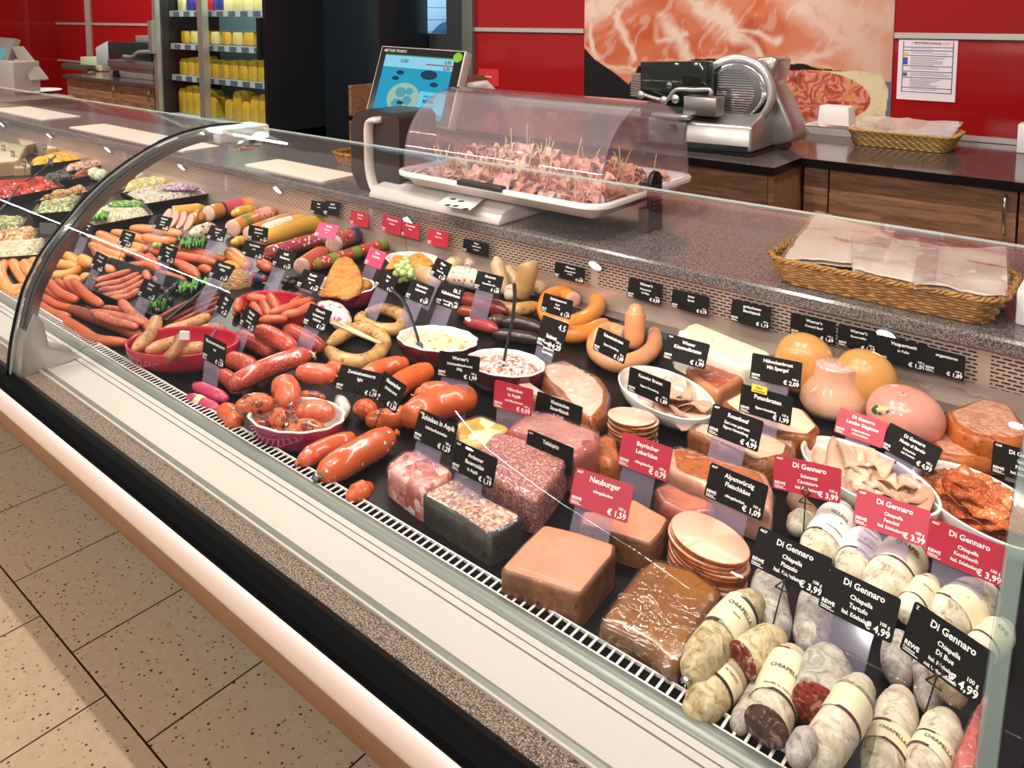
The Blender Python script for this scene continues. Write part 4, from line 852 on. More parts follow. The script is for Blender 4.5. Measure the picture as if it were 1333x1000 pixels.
# scalloped bowl of small liver sausages
mb_, L, *_ = bowl('g', (605, 490), .064, .044, .034, 'scalloped magenta bowl with small liver sausages at the front', MAG, GLAZE, yaw=.42, scal=.02, fill=.020)
m_ls = meat('small_liver_skin', 'c8583a', 'd86c48', 14, .2, .15, wet=.6)
for pts, r, mt, lb, kn, hh_ in [
    ([(380, 550), (440, 555)], 42, pr_brown, 'printed small liver sausage at the bowl bottom left', (0, 0), .022), ([(450, 600), (510, 595)], 40, pr_brown, 'printed small liver sausage at the bowl front', (0, 0), .022),
    ([(640, 385), (740, 395)], 40, pr_brown, 'printed small liver sausage behind the plain ones', (0, 0), .026), ([(590, 580), (650, 565), (725, 575)], 54, pr_brown, 'printed small liver sausage with metal clip at the right front', (2, 0), .026),
    ([(300, 440), (360, 425), (430, 430)], 60, pr_brown, 'printed small liver sausage leaning on the left rim', (2, 0), .040), ([(490, 500), (520, 525)], 58, pr_brown, 'round printed small liver sausage in the bowl middle', (0, 2), .032),
    ([(650, 470), (720, 468), (780, 480)], 62, m_ls, 'plain glossy liver sausage lying right in the bowl', (1, 0), .034), ([(520, 320), (545, 345), (560, 395)], 74, m_ls, 'plump plain liver sausage standing up in the bowl', (0, 2), .045),
    ([(645, 245), (720, 250), (790, 260)], 56, m_ls, 'plain glossy liver sausage on top at the rear of the bowl', (0, 1), .046)]:
    sausage('g', pts, r, mt, 'small_liver_sausage', lb, 'sausage', 'small liver sausages', knot=kn, ends=(.8, .8), h=hh_, st=False)
sausage('g', [(850, 400), (880, 460), (830, 520)], 40, printed('crumpled_paper_print', ('d8c8c0', 'e8dcd4'), ['b8a49c'], 90, .3), 'crumpled_wrapper', 'crumpled whitish wrapper at the right side of the bowl', 'wrapper', ends=(.7, .5))
# printed long liver sausages at the front
sausage('g', [(660, 745), (760, 690), (900, 640)], 62, pr_pink, 'printed_liver_sausage', 'pink and green printed liver sausage lying behind its twin', 'sausage', knot=(1, 0), ends=(.8, .85))
sausage('g', [(800, 810), (900, 755), (1010, 690), (1110, 635)], 88, pr_pink, 'printed_liver_sausage', 'thick printed liver sausage with clip beside the pink cube aspic', 'sausage', knot=(2, 1), ends=(.85, .85))
sausage('g', [(930, 960), (1010, 920)], 62, m_liver, 'liver_sausage', 'orange-red liver sausage tip under the pink cube aspic', 'sausage')
# smooth red liver sausages
sausage('g', [(985, 455), (1020, 465)], 62, m_liver, 'liver_sausage', 'round orange-red liver sausage end below the onion label', 'sausage', ends=(.9, .9))
sausage('h', [(-60, 430), (60, 420), (150, 395)], 62, m_liver, 'liver_sausage', 'orange-red liver sausage under the tilted label', 'sausage', ends=(.8, .8))
sausage('h', [(-100, 170), (0, 130), (100, 110)], 56, m_liver, 'liver_sausage', 'orange-red liver sausage at the rear by the cream salad bowl', 'sausage', ends=(.85, .85))
sausage('h', [(20, 290), (120, 210), (235, 155)], 70, m_liver, 'liver_sausage', 'plump orange-red liver sausage in the middle behind the tilted label', 'sausage', ends=(.85, .85))
sausage('h', [(215, 280), (300, 265), (370, 275)], 60, m_liver, 'liver_sausage', 'knotted orange-red liver sausage facing left', 'sausage', knot=(1, 0), ends=(.7, .85))
sausage('h', [(170, 400), (300, 345), (460, 310)], 92, m_liver, 'liver_sausage', 'largest orange-red liver sausage in front of the meat salad', 'sausage', ends=(.85, .9))
# cream salad bowl with black spoon
cbw, L, rx_, ry_, yw = bowl('c', (308, 760), .066, .047, .036, 'scalloped white bowl of cream salad with a black spoon', DKRED, GLAZE, yaw=.28, scal=.025)
mound('cream_salad', 'creamy white salad with orange bits filling the scalloped bowl', 'salad', (L[0], L[1]), .059, .041, yw, DZ+.022, .014, salad('cream_salad', ['d8bc90', 'e0c8a0', 'ccaa78', 'd8bc92', 'c88a44', 'e0ccaa', 'd4b488'], 130, .35, .6), seed=5, bump=.004)
def spoon(cr, pts, label, hs, tipm=CHROME):
    W = [at(x, y, DZ+h) for (x, y), h in zip(px(cr, pts), hs)]; path = catmull(W, 24); c = path[-1]; t_ = thing('serving_spoon', label, 'spoon', tuple(c))
    b = MB(); b.tube(path, [.0032-.0012*i/len(path) for i in range(len(path))], 10, round_=True, squash=.7); b.build('handle', BLACK, t_, c)
    d = path[-1]-path[-4]; d /= np.linalg.norm(d); b = MB(); b.tube([c-d*.002, c+d*.006, c+d*.014, c+d*.020], [.0025, .0065, .0060, .0015], 12, squash=.35, round_=False); b.build('spoon_bowl', tipm, t_, c)
spoon('c', [(45, 478), (110, 540), (150, 620), (190, 740), (200, 780)], 'black handled spoon standing in the cream salad', [.075, .066, .055, .040, .036])
# meat salad bowl
mbw, L, rx_, ry_, yw = bowl('c', (700, 900), .060, .044, .036, 'dark red bowl of shredded meat salad with a black spoon', DKRED, GLAZE, yaw=.25, scal=.012)
mound('meat_salad', 'pink and white shredded meat salad filling the dark red bowl', 'salad', (L[0], L[1]), .054, .039, yw, DZ+.020, .022, salad('meat_salad', ['d8a090', 'f0dcd0', 'c88878', 'e8c4b4', 'b87868', 'f2e4da', '9a5a50'], 190, .35, .9), seed=9, bump=.006, sc=70)
spoon('c', [(752, 445), (755, 520), (742, 650), (710, 800), (690, 900)], 'long black handled spoon leaning in the meat salad', [.095, .088, .072, .053, .040])
# pale and dark liver sausages at the back
pw = meat('pale_printed_skin', 'cdb48c', 'd8c29c', 14, .3, .2)
sausage('c', [(205, 385), (300, 420)], 62, m_pale, 'pale_liver_sausage', 'pale liver sausage end behind the small liver label', 'sausage', ends=(.8, .8))
sausage('c', [(390, 395), (470, 405), (550, 425)], 62, pr_white, 'pale_liver_sausage', 'pale liver sausage in white and red printed casing', 'sausage', ends=(.9, .9))
sausage('c', [(370, 335), (440, 320), (510, 318)], 44, pw, 'pale_liver_sausage', 'pale wrapped sausage below the black panel label', 'sausage')
sausage('c', [(500, 325), (550, 312), (590, 320)], 46, pr_white, 'pale_liver_sausage', 'small tied white sausage with gathered skin', 'sausage', knot=(0, 1), ends=(.8, .6))
def standing(cr, pts, r, mat, label, name, h0, h1, ends=(.9, .5), cat='sausage', **kw):
    P = px(cr, pts); n = len(P); s = CROP[cr][2]; g = at(*P[0], DZ+h0); rm = r/s*mpp(g)
    W = []
    for i, (x, y) in enumerate(P):
        q = atY(x, y, g[1]+.012*i/(n-1)); W.append(q)
    path = catmull(W, 20); L = np.array([path[0][0], path[0][1], min(p[2] for p in path)-rm*.4]); rad = prad(path, rm, ends)
    b = MB(); b.tube(path, rad, 16, round_=True); o = b.build(name, mat, None, L); tag(o, label, cat, kw.get('group')); settle(o, body=o, soft=.01, q=60); return o
standing('c', [(690, 470), (665, 370), (648, 300)], 42, m_pale, 'upright pale liver sausage leaning on the back panel', 'pale_liver_sausage', .02, .07)
standing('c', [(770, 450), (735, 395), (705, 350)], 38, m_pale, 'slimmer pale liver sausage behind the upright tied one', 'pale_liver_sausage', .02, .05)
standing('c', [(800, 490), (815, 430), (835, 360), (828, 310)], 60, meat('tan_skin', 'a8804e', 'b99262', 14, .3, .3), 'upright tan sausage with tip pointing at the panel', 'tan_liver_sausage', .02, .07, ends=(.9, .12))
standing('c', [(730, 505), (745, 480)], 48, meat('gathered_skin', 'c8a088', 'd8b8a0', 40, .35, .8), 'round gathered pale sausage end behind the spoon handle', 'pale_liver_sausage', .02, .03, ends=(.8, .8))
sausage('c', [(890, 440), (905, 480)], 40, m_pale, 'pale_liver_sausage', 'pale sausage end touching the large orange ring', 'sausage')
sausage('c', [(610, 560), (740, 590), (880, 575)], 40, m_ring, 'long_beige_sausage', 'long beige sausage lying before the tied pale ones', 'sausage')
sausage('c', [(455, 530), (560, 560), (700, 598)], 48, m_dkred, 'dark_red_sausage', 'dark red sausage behind the two black labels', 'sausage', ends=(.8, .4))
sausage('c', [(480, 665), (560, 680), (650, 705)], 36, meat('wine_red_skin', '9a3030', 'b04440', 20, .3, .3), 'dark_red_sausage', 'small wine-red sausage at the rim of the cream salad bowl', 'sausage', ends=(.6, .4))
sausage('c', [(440, 600), (520, 610)], 34, m_dark, 'dark_red_sausage', 'brown sausage end behind the cream salad bowl', 'sausage')
sausage('c', [(700, 665), (790, 668), (900, 700)], 40, m_black, 'black_pudding', 'black pudding, upper one behind the meat salad', 'sausage', ends=(.7, .8))
sausage('c', [(650, 735), (760, 745), (880, 765)], 38, m_black, 'black_pudding', 'black pudding, lower one at the meat salad rim', 'sausage', ends=(.7, .8))
sausage('c', [(620, 655), (690, 650)], 34, meat('brown_pudding', '4a2a1c', '5e3a28', 20, .3, .3), 'black_pudding', 'brown pudding end between wine-red sausage and spoon', 'sausage')
# orange ring
def lying_ring(cr, pts, r, mat, label, name, cut=None, h=None, n=48, ends=(1, .85)):
    return sausage(cr, pts, r, mat, name, label, 'sausage', None, ends=ends, cut=cut, n=n, h=h, seg=18, soft=.012)
lying_ring('c', [(990, 700), (1080, 735), (1190, 720), (1270, 680)], 52, m_lyon, 'orange ring sausage underneath the bright one with the cut end', 'ring_sausage', ends=(.8, .8))
lying_ring('c', [(1095, 535), (1040, 495), (960, 510), (925, 580), (960, 650), (1050, 680), (1160, 650), (1235, 585), (1225, 515), (1165, 500)], 52, m_lyon, 'large bright orange ring sausage with a pink cut end', 'ring_sausage', cut={0: f_pink}, h=.035)
# peach ring
lying_ring('d', [(280, 470), (180, 440), (110, 500), (120, 580), (230, 640), (370, 610), (450, 540), (455, 460)], 52, m_peach, 'peach coloured ring sausage with a pale cut end', 'ring_sausage', cut={0: f_pale}, h=.022)
standing('d', [(335, 500), (340, 400), (345, 335)], 60, m_peach, 'upright peach sausage stub with a tied nipple end', 'peach_sausage', .02, .06, ends=(.95, .8))
p = at(*px('d', [(350, 288)])[0], .80)
# ---------------------------------------------------------------- blocks, loaves, roasts
def loaf(cr, top, ztop, mats, label, name='meat_loaf', cat='meat', rnd=.004, wrap=None, zb=DZ+.0008, flare=1.0, seed=0, puff=.0, group=None, facemat=0, nz=5, lump=.0, smooth=5):
    """block with the photographed outline on its top face at height ztop above the deck; mats = (top, sides)"""
    P = [np.array(at(x, y, DZ+ztop)) for x, y in px(cr, top)]; n0 = len(P)
    # rounded outline
    out = []
    for i in range(n0):
        a, b_, c_ = P[i-1], P[i], P[(i+1) % n0]; ra = min(.16, rnd*1.6/np.linalg.norm(a-b_)); rc = min(.16, rnd*1.6/np.linalg.norm(c_-b_)); A, Cc = b_+(a-b_)*ra, b_+(c_-b_)*rc
        prev = out[-1] if out else None
        for k in range(smooth): t_ = k/(smooth-1); out.append((1-t_)**2*A+2*t_*(1-t_)*b_+t_*t_*Cc)
        nx = P[(i+1) % n0]; nn_ = P[(i+2) % n0]; rb_ = min(.16, rnd*1.6/np.linalg.norm(b_-nx)); B2 = nx+(b_-nx)*rb_; m = 4
        for k in range(1, m): out.append(Cc+(B2-Cc)*k/m)
    c = np.mean(P, axis=0); n = len(out); L = np.array([c[0], c[1], zb]); b = MB(); rings = []
    H_ = DZ+ztop-zb
    for q in range(nz+1):
        u = q/nz; z = zb+(H_-rnd)*u; k = flare+(1-flare)*u+puff*math.sin(math.pi*u)
        rings.append([(c[0]+(p[0]-c[0])*k+lump*(fbm(np.array([p[0]*60+seed+q*.8+20]), np.array([p[1]*60+q+20]), 2)[0]-.4), c[1]+(p[1]-c[1])*k+lump*(fbm(np.array([p[0]*60+seed+q*.8+40]), np.array([p[1]*60+q+20]), 2)[0]-.4), z) for p in out])
    for a_ in (.35, .7, 1.0):
        d = rnd*(1-math.cos(a_*math.pi/2)); rings.append([(p[0]-(p[0]-c[0])/max(1e-6, np.hypot(*(p-c)[:2]))*d, p[1]-(p[1]-c[1])/max(1e-6, np.hypot(*(p-c)[:2]))*d, DZ+ztop-rnd+rnd*math.sin(a_*math.pi/2)) for p in out])
    V = sum(rings, []); nr = len(rings); b.add(V, [(i*n+j, i*n+(j+1) % n, (i+1)*n+(j+1) % n, (i+1)*n+j) for i in range(nr-1) for j in range(n)], 1)
    b.f.append(tuple(range(n-1, -1, -1))); b.mi.append(1); b.sm.append(False)
    # top face as concentric rings so that it can bulge a little
    last = rings[-1]; tops = []
    for kk in (.75, .5, .25): tops.append([(c[0]+(p[0]-c[0])*kk, c[1]+(p[1]-c[1])*kk, p[2]+puff*.05*(1-kk)+lump*.8*(fbm(np.array([p[0]*70+kk*5+20]), np.array([p[1]*70+20+kk]), 2)[0]-.45)) for p in last])
    o0 = len(b.v); b.v += sum(tops, []); base = (nr-1)*n
    for q, (r0, r1) in enumerate(((base, o0), (o0, o0+n), (o0+n, o0+2*n))):
        for j in range(n): b.f.append((r0+j, r0+(j+1) % n, r1+(j+1) % n, r1+j)); b.mi.append(0); b.sm.append(True)
    b.f.append(tuple(o0+2*n+j for j in range(n))); b.mi.append(0); b.sm.append(True)
    for i in range(len(b.mi)):
        pass
    if wrap:
        root = thing(name, label, cat, L, group); o = b.build('body', list(mats), root, L)
        w = MB(); sc_ = .0022; V2 = []
        keep = [0, 2, nr-4, nr-2, nr-1]
        rr = [rings[i] for i in keep]
        for qi, rg in enumerate(rr):
            V2.append([(c[0]+(p[0]-c[0])*1.0+(p[0]-c[0])/max(1e-6, math.hypot(p[0]-c[0], p[1]-c[1]))*(sc_+.003*max(0, fbm(np.array([p[0]*130+20+qi]), np.array([p[1]*130+20]), 2)[0]-.4)), c[1]+(p[1]-c[1])+(p[1]-c[1])/max(1e-6, math.hypot(p[0]-c[0], p[1]-c[1]))*(sc_+.003*max(0, fbm(np.array([p[0]*130+50+qi]), np.array([p[1]*130+20]), 2)[0]-.4)), p[2]+(sc_*.6 if qi >= 3 else 0)) for p in rg])
        w.add(sum(V2, []), [(i*n+j, i*n+(j+1) % n, (i+1)*n+(j+1) % n, (i+1)*n+j) for i in range(len(rr)-1) for j in range(n)])
        w.f.append(tuple((len(rr)-1)*n+j for j in range(n))); w.mi.append(0); w.sm.append(True)
        w.build('clear_wrap', wrap, root, L); mark(root, [o]); return root
    o = b.build(name, list(mats), None, L); tag(o, label, cat, group); mark(o); return o
m_crust = meat('brown_crust', '7c3e16', 'a85820', 22, .35, .6, fl='6a3416', flsc=120, flthr=.25, wet=.4)
m_rind = meat('orange_rind', 'a04c18', 'ba6426', 26, .35, .5, fl='8a4018', flsc=150, flthr=.25, wet=.35)
m_neu = meat('neuburger_cut', 'd08060', 'dc9070', 16, .42, .05, fl='a8685a', flsc=150, flthr=.055, wet=.1, bsc=120)
m_neus = meat('baked_side', '5a3420', '8a5638', 26, .4, .5, fl='3e2214', flsc=70, flthr=.12, wet=.3)
m_fat = meat('white_fat', 'eadcc0', 'f2e8d2', 14, .35, .2, fl='d8c09a', flsc=40, flthr=.1)
m_ham = meat('raw_ham', '8e3a28', 'b4583e', 22, .32, .4, fl='d8a888', flsc=60, flthr=.16, stretch=(1, 2.5, 1))
m_hams = meat('ham_rind', 'a86440', 'c48456', 22, .35, .4)
m_roastc = meat('roast_cut', 'c8a08c', 'd8b4a0', 16, .35, .3, fl='e4cabc', flsc=60, flthr=.2)
m_turk = meat('turkey_cut', 'ecc4a6', 'f4d4ba', 14, .4, .1, fl='c09878', flsc=50, flthr=.08)
m_asp1 = salad('pink_cube_aspic', ['d88c84', 'c87468', 'e8aca0', 'd07c74', 'f0c4b8', 'b85a50', 'dc9488'], 95, .15, .25)
m_asp2 = salad('mottled_aspic', ['c89080', 'e0c4a8', 'b87868', 'd8b098', 'ecd8bc', 'a8685a', 'cc9c88'], 300, .2, .3)
m_asp3 = salad('red_aspic', ['a8605c', 'b8726a', '9c5450', 'c48a80', 'ac6860', 'cc9a8e', 'a05652'], 420, .2, .35)
m_asp4 = meat('grey_pink_aspic', 'a86e66', 'c28a80', 14, .15, .2, fl='8a4a4c', flsc=36, flthr=.22, wet=.5)
m_asp5 = salad('orange_aspic', ['e8b878', 'f0dcb8', 'd8903c', 'f4e4cc', 'e8a04a', 'f0d0a0'], 60, .15, .3)
m_dkcas = meat('dark_grey_casing', '2c2820', '443e32', 14, .2, .3, fl='2a2622', flsc=60, flthr=.2, wet=.6)
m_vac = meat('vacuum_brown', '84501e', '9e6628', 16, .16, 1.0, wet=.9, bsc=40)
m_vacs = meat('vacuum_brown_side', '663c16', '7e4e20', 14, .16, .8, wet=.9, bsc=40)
m_marb = meat('marbled_cut', 'b46c50', 'cc9074', 30, .34, .3, fl='e2b498', flsc=120, flthr=.36, stretch=(1, 4.5, 1))
# rear row
loaf('d', [(560, 480), (640, 410), (690, 395), (1010, 520), (1130, 570), (1100, 640), (960, 650), (760, 580)], .050, (m_fat, m_fat), 'large slab of white bacon fat behind the caraway roast label', 'bacon_slab', rnd=.008, lump=.003)
loaf('d', [(630, 640), (760, 585), (870, 615), (1005, 680), (960, 720), (820, 800), (700, 730)], .034, (m_ham, m_hams), 'dark red cured ham piece in front of the bacon slab', 'cured_ham', rnd=.008, lump=.004)
# roasts left of the pork dish
loaf('h', [(890, 110), (1030, 70), (1250, 180), (1310, 260), (1290, 350), (1200, 440), (1060, 330), (930, 200)], .030, (m_roastc, m_crust), 'roast pork joint with grey cut face and brown crust', 'pork_roast', rnd=.010, wrap=film, lump=.004, puff=.04)
loaf('h', [(740, 200), (800, 185), (900, 250), (1110, 330), (1130, 400), (1000, 380), (850, 290)], .026, (meat('pale_roast_cut', 'ceae98', 'dcc0ac', 16, .35, .2), m_crust), 'long pale roast joint behind the red aspic label', 'pork_roast', rnd=.008, wrap=film)
b_ = px('i', [(310, 110)])[0]
def slices_stack(cr, c, rx, ry, n, h0, dz, mat, rind, label, name='stack_slice', group='', yaw=0, wrap=True, jit=.0022, cat='slice'):
    p0 = at(*px(cr, [c])[0], DZ+h0+dz*n); rx_, ry_ = rx, ry
    for k in range(n):
        b = MB(); b.lathe([(.0005, 0), (rx_*.985, 0), (rx_, dz*.3), (rx_, dz*.7), (rx_*.985, dz*.96), (.0005, dz*.96)], 36, (0, 0, 0), 1, ry_/rx_, yaw, wave=lambda a, r, z: .03*math.sin(2*a+1)+.02*math.sin(3*a))
        m1 = len(b.mi); b.mi = [1 if (i//36) in (1, 2, 3) else 0 for i in range(m1)]
        L = (p0[0]+R_.uniform(-jit, jit), p0[1]+R_.uniform(-jit, jit), DZ+h0+dz*k); b.v = [(x+L[0], y+L[1], z+L[2]) for x, y, z in b.v]
        o = b.build(name, [mat, rind], None, L); tag(o, label if k < n-1 else label.replace('slice in', 'topmost slice of'), cat, group); mark(o)
slices_stack('i', (330, 95), .030, .024, 11, .001, .0034, m_roastc, m_crust, 'round roast slice in the wrapped stack before the pork dish', group='round roast slices', yaw=.3)
loaf('i', [(640, 165), (700, 130), (850, 130), (1130, 190), (1260, 265), (1240, 330), (1060, 370), (840, 270)], .034, (meat('turkey_pale', 'ddb090', 'e8c4a8', 16, .38, .2), m_crust), 'long roast with pale face under the roast beef label', 'roast_joint', rnd=.009, lump=.003, wrap=film)
loaf('i', [(530, 280), (600, 268), (700, 300), (1100, 420), (1145, 520), (1130, 640), (1020, 600), (540, 410)], .040, (m_rind, meat('loaf_face', 'c88a6c', 'd8a084', 20, .4, .3)), 'brown crusted meat loaf under the Fleischkäse label', 'meat_loaf', rnd=.008, lump=.002, wrap=film)
loaf('i', [(170, 190), (230, 210), (260, 330), (200, 370), (110, 330), (100, 220)], .030, (m_rind, m_rind), 'orange brown crusted loaf end behind the red Leberkäse label', 'meat_loaf', rnd=.01, lump=.003, wrap=film)
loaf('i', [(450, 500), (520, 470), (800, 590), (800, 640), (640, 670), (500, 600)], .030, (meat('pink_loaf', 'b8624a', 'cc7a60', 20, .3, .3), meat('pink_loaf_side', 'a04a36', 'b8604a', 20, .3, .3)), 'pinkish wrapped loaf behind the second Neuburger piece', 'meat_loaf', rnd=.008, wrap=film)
# aspics
loaf('h', [(415, 440), (560, 400), (735, 470), (600, 560), (440, 590)], .040, (m_asp5, m_asp5), 'orange and white aspic block behind the two black labels', 'aspic_block', rnd=.006, wrap=film)
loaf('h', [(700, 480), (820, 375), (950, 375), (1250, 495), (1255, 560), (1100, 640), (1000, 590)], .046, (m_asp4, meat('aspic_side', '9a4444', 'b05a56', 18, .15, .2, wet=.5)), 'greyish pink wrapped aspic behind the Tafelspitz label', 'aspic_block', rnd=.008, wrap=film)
loaf('h', [(545, 600), (640, 490), (850, 540), (1070, 640), (985, 760), (880, 895), (640, 780)], .040, (m_asp3, m_asp3), 'red mottled aspic block in the centre', 'aspic_block', rnd=.006, wrap=film)
loaf('h', [(10, 690), (110, 610), (200, 600), (390, 710), (370, 760), (230, 850)], .036, (m_asp1, m_asp1), 'pink ham cube aspic block at the front', 'aspic_block', rnd=.006, wrap=film)
loaf('m', [(160, 75), (300, 5), (605, 178), (465, 258)], .034, (m_asp2, m_dkcas), 'grey cased mottled aspic block at the front grille', 'aspic_block', rnd=.004, wrap=film)
# Neuburger
loaf('i', [(235, 640), (330, 570), (540, 690), (500, 770), (430, 840), (20, 720), (30, 650)], .030, (m_neu, m_neus), 'smaller pink Neuburger loaf behind the red label', 'meat_loaf', rnd=.003)
loaf('m', [(500, 405), (590, 300), (690, 205), (850, 240), (1005, 295), (1000, 340), (850, 518), (680, 465)], .034, (m_neu, m_neus), 'large pink Neuburger loaf in the front row', 'meat_loaf', rnd=.0035)
slices_stack('i', (760, 790), .042, .030, 11, .001, .0034, meat('sliced_loaf', 'e0a68c', 'e8b49c', 16, .35, .1), m_rind, 'pink loaf slice in the wrapped stack by the salami', group='pink loaf slices', yaw=-.35)
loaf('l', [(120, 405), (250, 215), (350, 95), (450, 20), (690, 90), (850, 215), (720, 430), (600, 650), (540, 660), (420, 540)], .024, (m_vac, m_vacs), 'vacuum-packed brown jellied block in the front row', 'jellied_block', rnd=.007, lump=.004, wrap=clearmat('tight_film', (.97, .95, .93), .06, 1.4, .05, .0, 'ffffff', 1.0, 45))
# ================================================================ right part: dishes, hams and mould salamis
def slice_pile(cr, c, L, rx, ry, yaw, n, r0, mats, label, group, z0, hgt, seed, name='ham_slice', fold=.010, th=.0012, cat='slice'):
    """thin folded slices laid loosely over each other in a dish"""
    rr = random.Random(seed)
    for k in range(n):
        u, a = rr.random()**.5, rr.uniform(0, 2*math.pi); x, y = u*math.cos(a)*(rx-r0*.55), u*math.sin(a)*(ry-r0*.55)
        X, Y = L[0]+x*math.cos(yaw)-y*math.sin(yaw), L[1]+x*math.sin(yaw)+y*math.cos(yaw)
        z = z0+hgt*(1-u*u)*.8*(k/n)+.012*k/n; ph = rr.uniform(0, 6.28); tx, ty = rr.uniform(-.3, .3), rr.uniform(-.3, .3); rk = r0*rr.uniform(.75, 1.1); el = rr.uniform(.65, 1.0); rot = rr.uniform(0, 3.14); w1 = rr.uniform(2, 3.2); b = MB()
        def fn(p, q):
            aa = 2*math.pi*q; lx, ly = p*rk*math.cos(aa), p*rk*el*math.sin(aa); f = fold*(.5*math.sin(lx/rk*w1*1.6+ph)+.5*p*p*math.sin(3*aa+ph)+.25*p*math.sin(7*aa+2*ph))
            return (X+lx*math.cos(rot)-ly*math.sin(rot), Y+lx*math.sin(rot)+ly*math.cos(rot), max(z0-.001, z+f+lx*tx+ly*ty))
        b.grid(fn, 6, 30); nb = len(b.v); b.v += [(x_, y_, z_-th) for x_, y_, z_ in b.v[:nb]]; b.f += [tuple(i+nb for i in f[::-1]) for f in b.f]; b.mi *= 2; b.sm *= 2
        for j in range(30): b.f.append((6*31+j, 6*31+j+1, nb+6*31+j+1, nb+6*31+j)); b.mi.append(0); b.sm.append(True)
        o = b.build(name, mats[k % len(mats)], None, (X, Y, z), recalc=False); tag(o, label, cat, group)
DISH = plain('white_porcelain', 'f3ece4', .12, coat=.7)
# pork dish
dk, L, *_ = bowl('d', (515, 800), .084, .052, .026, 'white oval dish of smoked pork slices', DISH, DISH, 'serving_dish', 'dish', yaw=-.42, base=.6)
sl = [meat('pork_slice_a', 'd8aa94', 'e4bca6', 18, .35, .3, fl='efd8c8', flsc=60, flthr=.2), meat('pork_slice_b', 'cc9a82', 'dcae98', 18, .35, .3, fl='b0705a', flsc=60, flthr=.12)]
slice_pile('d', None, L, .072, .044, -.42, 15, .032, sl, 'folded pale pork slice in the white oval dish behind its label', 'pork slices in the oval dish', DZ+.010, .018, 5, fold=.006, name='pork_slice')
# hams at the back right
def ham(cr, c, rx, ry, rz_, mat, label, h=.0, yaw=0, name='whole_ham', st=True, zc=None):
    P = px(cr, [c])[0]; p = at(*P, DZ+rz_); b = MB(); 
    b.lathe([(max(1e-6, math.sin(math.pi*i/16))**.85*rx, -math.cos(math.pi*i/16)*rz_) for i in range(17)], 36, (p[0], p[1], p[2]), 1, ry/rx, yaw, wave=lambda a, r, z: .03*math.sin(3*a+1)+.02*math.sin(2*a))
    o = b.build(name, mat, None, (p[0], p[1], p[2]-rz_)); tag(o, label, 'ham'); mark(o); return o
m_smoke = meat('golden_smoked', 'c68a48', 'd89e5a', 10, .3, .15, wet=.4)
m_pinkham = meat('pink_ham_skin', 'd88878', 'e29c8a', 10, .28, .15, wet=.4)
m_palepink = meat('pale_ham_skin', 'd8a080', 'e2ae8e', 12, .3, .2, wet=.3)
ham('e', (60, 640), .042, .034, .044, m_smoke, 'golden smoked ham behind the asparagus chicken label')
ham('e', (410, 740), .042, .034, .043, m_smoke, 'golden smoked ham behind the cut pink stump')
g0 = at(*px('e', [(240, 840)])[0], DZ+.02); b = MB()
prof = [(.0005, 0), (.040, .002), (.046, .014), (.043, .028), (.034, .040), (.0285, .050), (.027, .062), (.0265, .066)]
sth = thing('cut_ham_stump', 'pink ham stump with a mottled round cut on top', 'ham', (g0[0], g0[1], DZ+.0008)); 
b.lathe(prof, 40, sth.location, 1, .85, .3, wave=lambda a, r, z: .03*math.sin(2*a)+.015*math.sin(5*a), cap=False); bo = b.build('ham_body', m_palepink, sth, sth.location)
b = MB(); b.lathe([(.0265, .066), (.0255, .0675), (.0005, .068)], 40, sth.location, 1, .85, .3, wave=lambda a, r, z: .03*math.sin(2*a)+.015*math.sin(5*a), cap=False); b.build('cut_face', meat('brawn_cut', 'd8988a', 'e4aca0', 70, .35, .3, fl='f0d0c4', flsc=220, flthr=.3), sth, sth.location); mark(sth, [bo])
ph = ham('e', (640, 940), .046, .040, .036, m_pinkham, 'pink whole ham with a dark green oval emblem')
# emblem and lettering band on the pink ham
def decal(root_o, cr, c, w, hgt, mat, name, parent, lift=.0006, cz=None, rx=None, ry=None, rz_=None, cen=None, letters=None):
    V = []; F_ = []; P = px(cr, [c])[0]; s = CROP[cr][2]
    def hit(px_, py_):
        r = ray(px_, py_); o_ = O-cen; A = (r[0]/rx)**2+(r[1]/ry)**2+(r[2]/rz_)**2; B = 2*(o_[0]*r[0]/rx**2+o_[1]*r[1]/ry**2+o_[2]*r[2]/rz_**2); Cc = (o_[0]/rx)**2+(o_[1]/ry)**2+(o_[2]/rz_)**2-1
        D = B*B-4*A*Cc
        t_ = (-B-math.sqrt(max(0, D)))/(2*A); return O+r*t_
    b = MB(); b.grid(lambda u, v: tuple(hit(P[0]+u*w/s*math.cos(6.2832*v), P[1]+u*hgt/s*math.sin(6.2832*v))), 3, 24); return b.build(name, mat, parent, parent.location, recalc=False)
c3 = np.array(ph.location)+np.array([0, 0, .036]); kw = dict(rx=.0475, ry=.0413, rz_=.0368, cen=c3)
decal(ph, 'e', (505, 905), 62, 38, plain('emblem_gold', 'c8b04a', .35), 'emblem_rim', ph, **kw); kw2 = dict(rx=.0479, ry=.0417, rz_=.0371, cen=c3)
decal(ph, 'e', (505, 905), 55, 32, plain('emblem_green', '2f4a30', .35), 'emblem_field', ph, **kw2); kw3 = dict(rx=.0482, ry=.042, rz_=.0374, cen=c3)
decal(ph, 'e', (510, 900), 34, 9, plain('emblem_yellow', 'd8d060', .35), 'emblem_mark', ph, **kw3)
decal(ph, 'e', (575, 815), 95, 12, printed('ham_text_print', ('d89484', 'dc9c8c'), ['3a5a44', 'f0e8e0'], 220, .3), 'printed_line', ph, **kw)
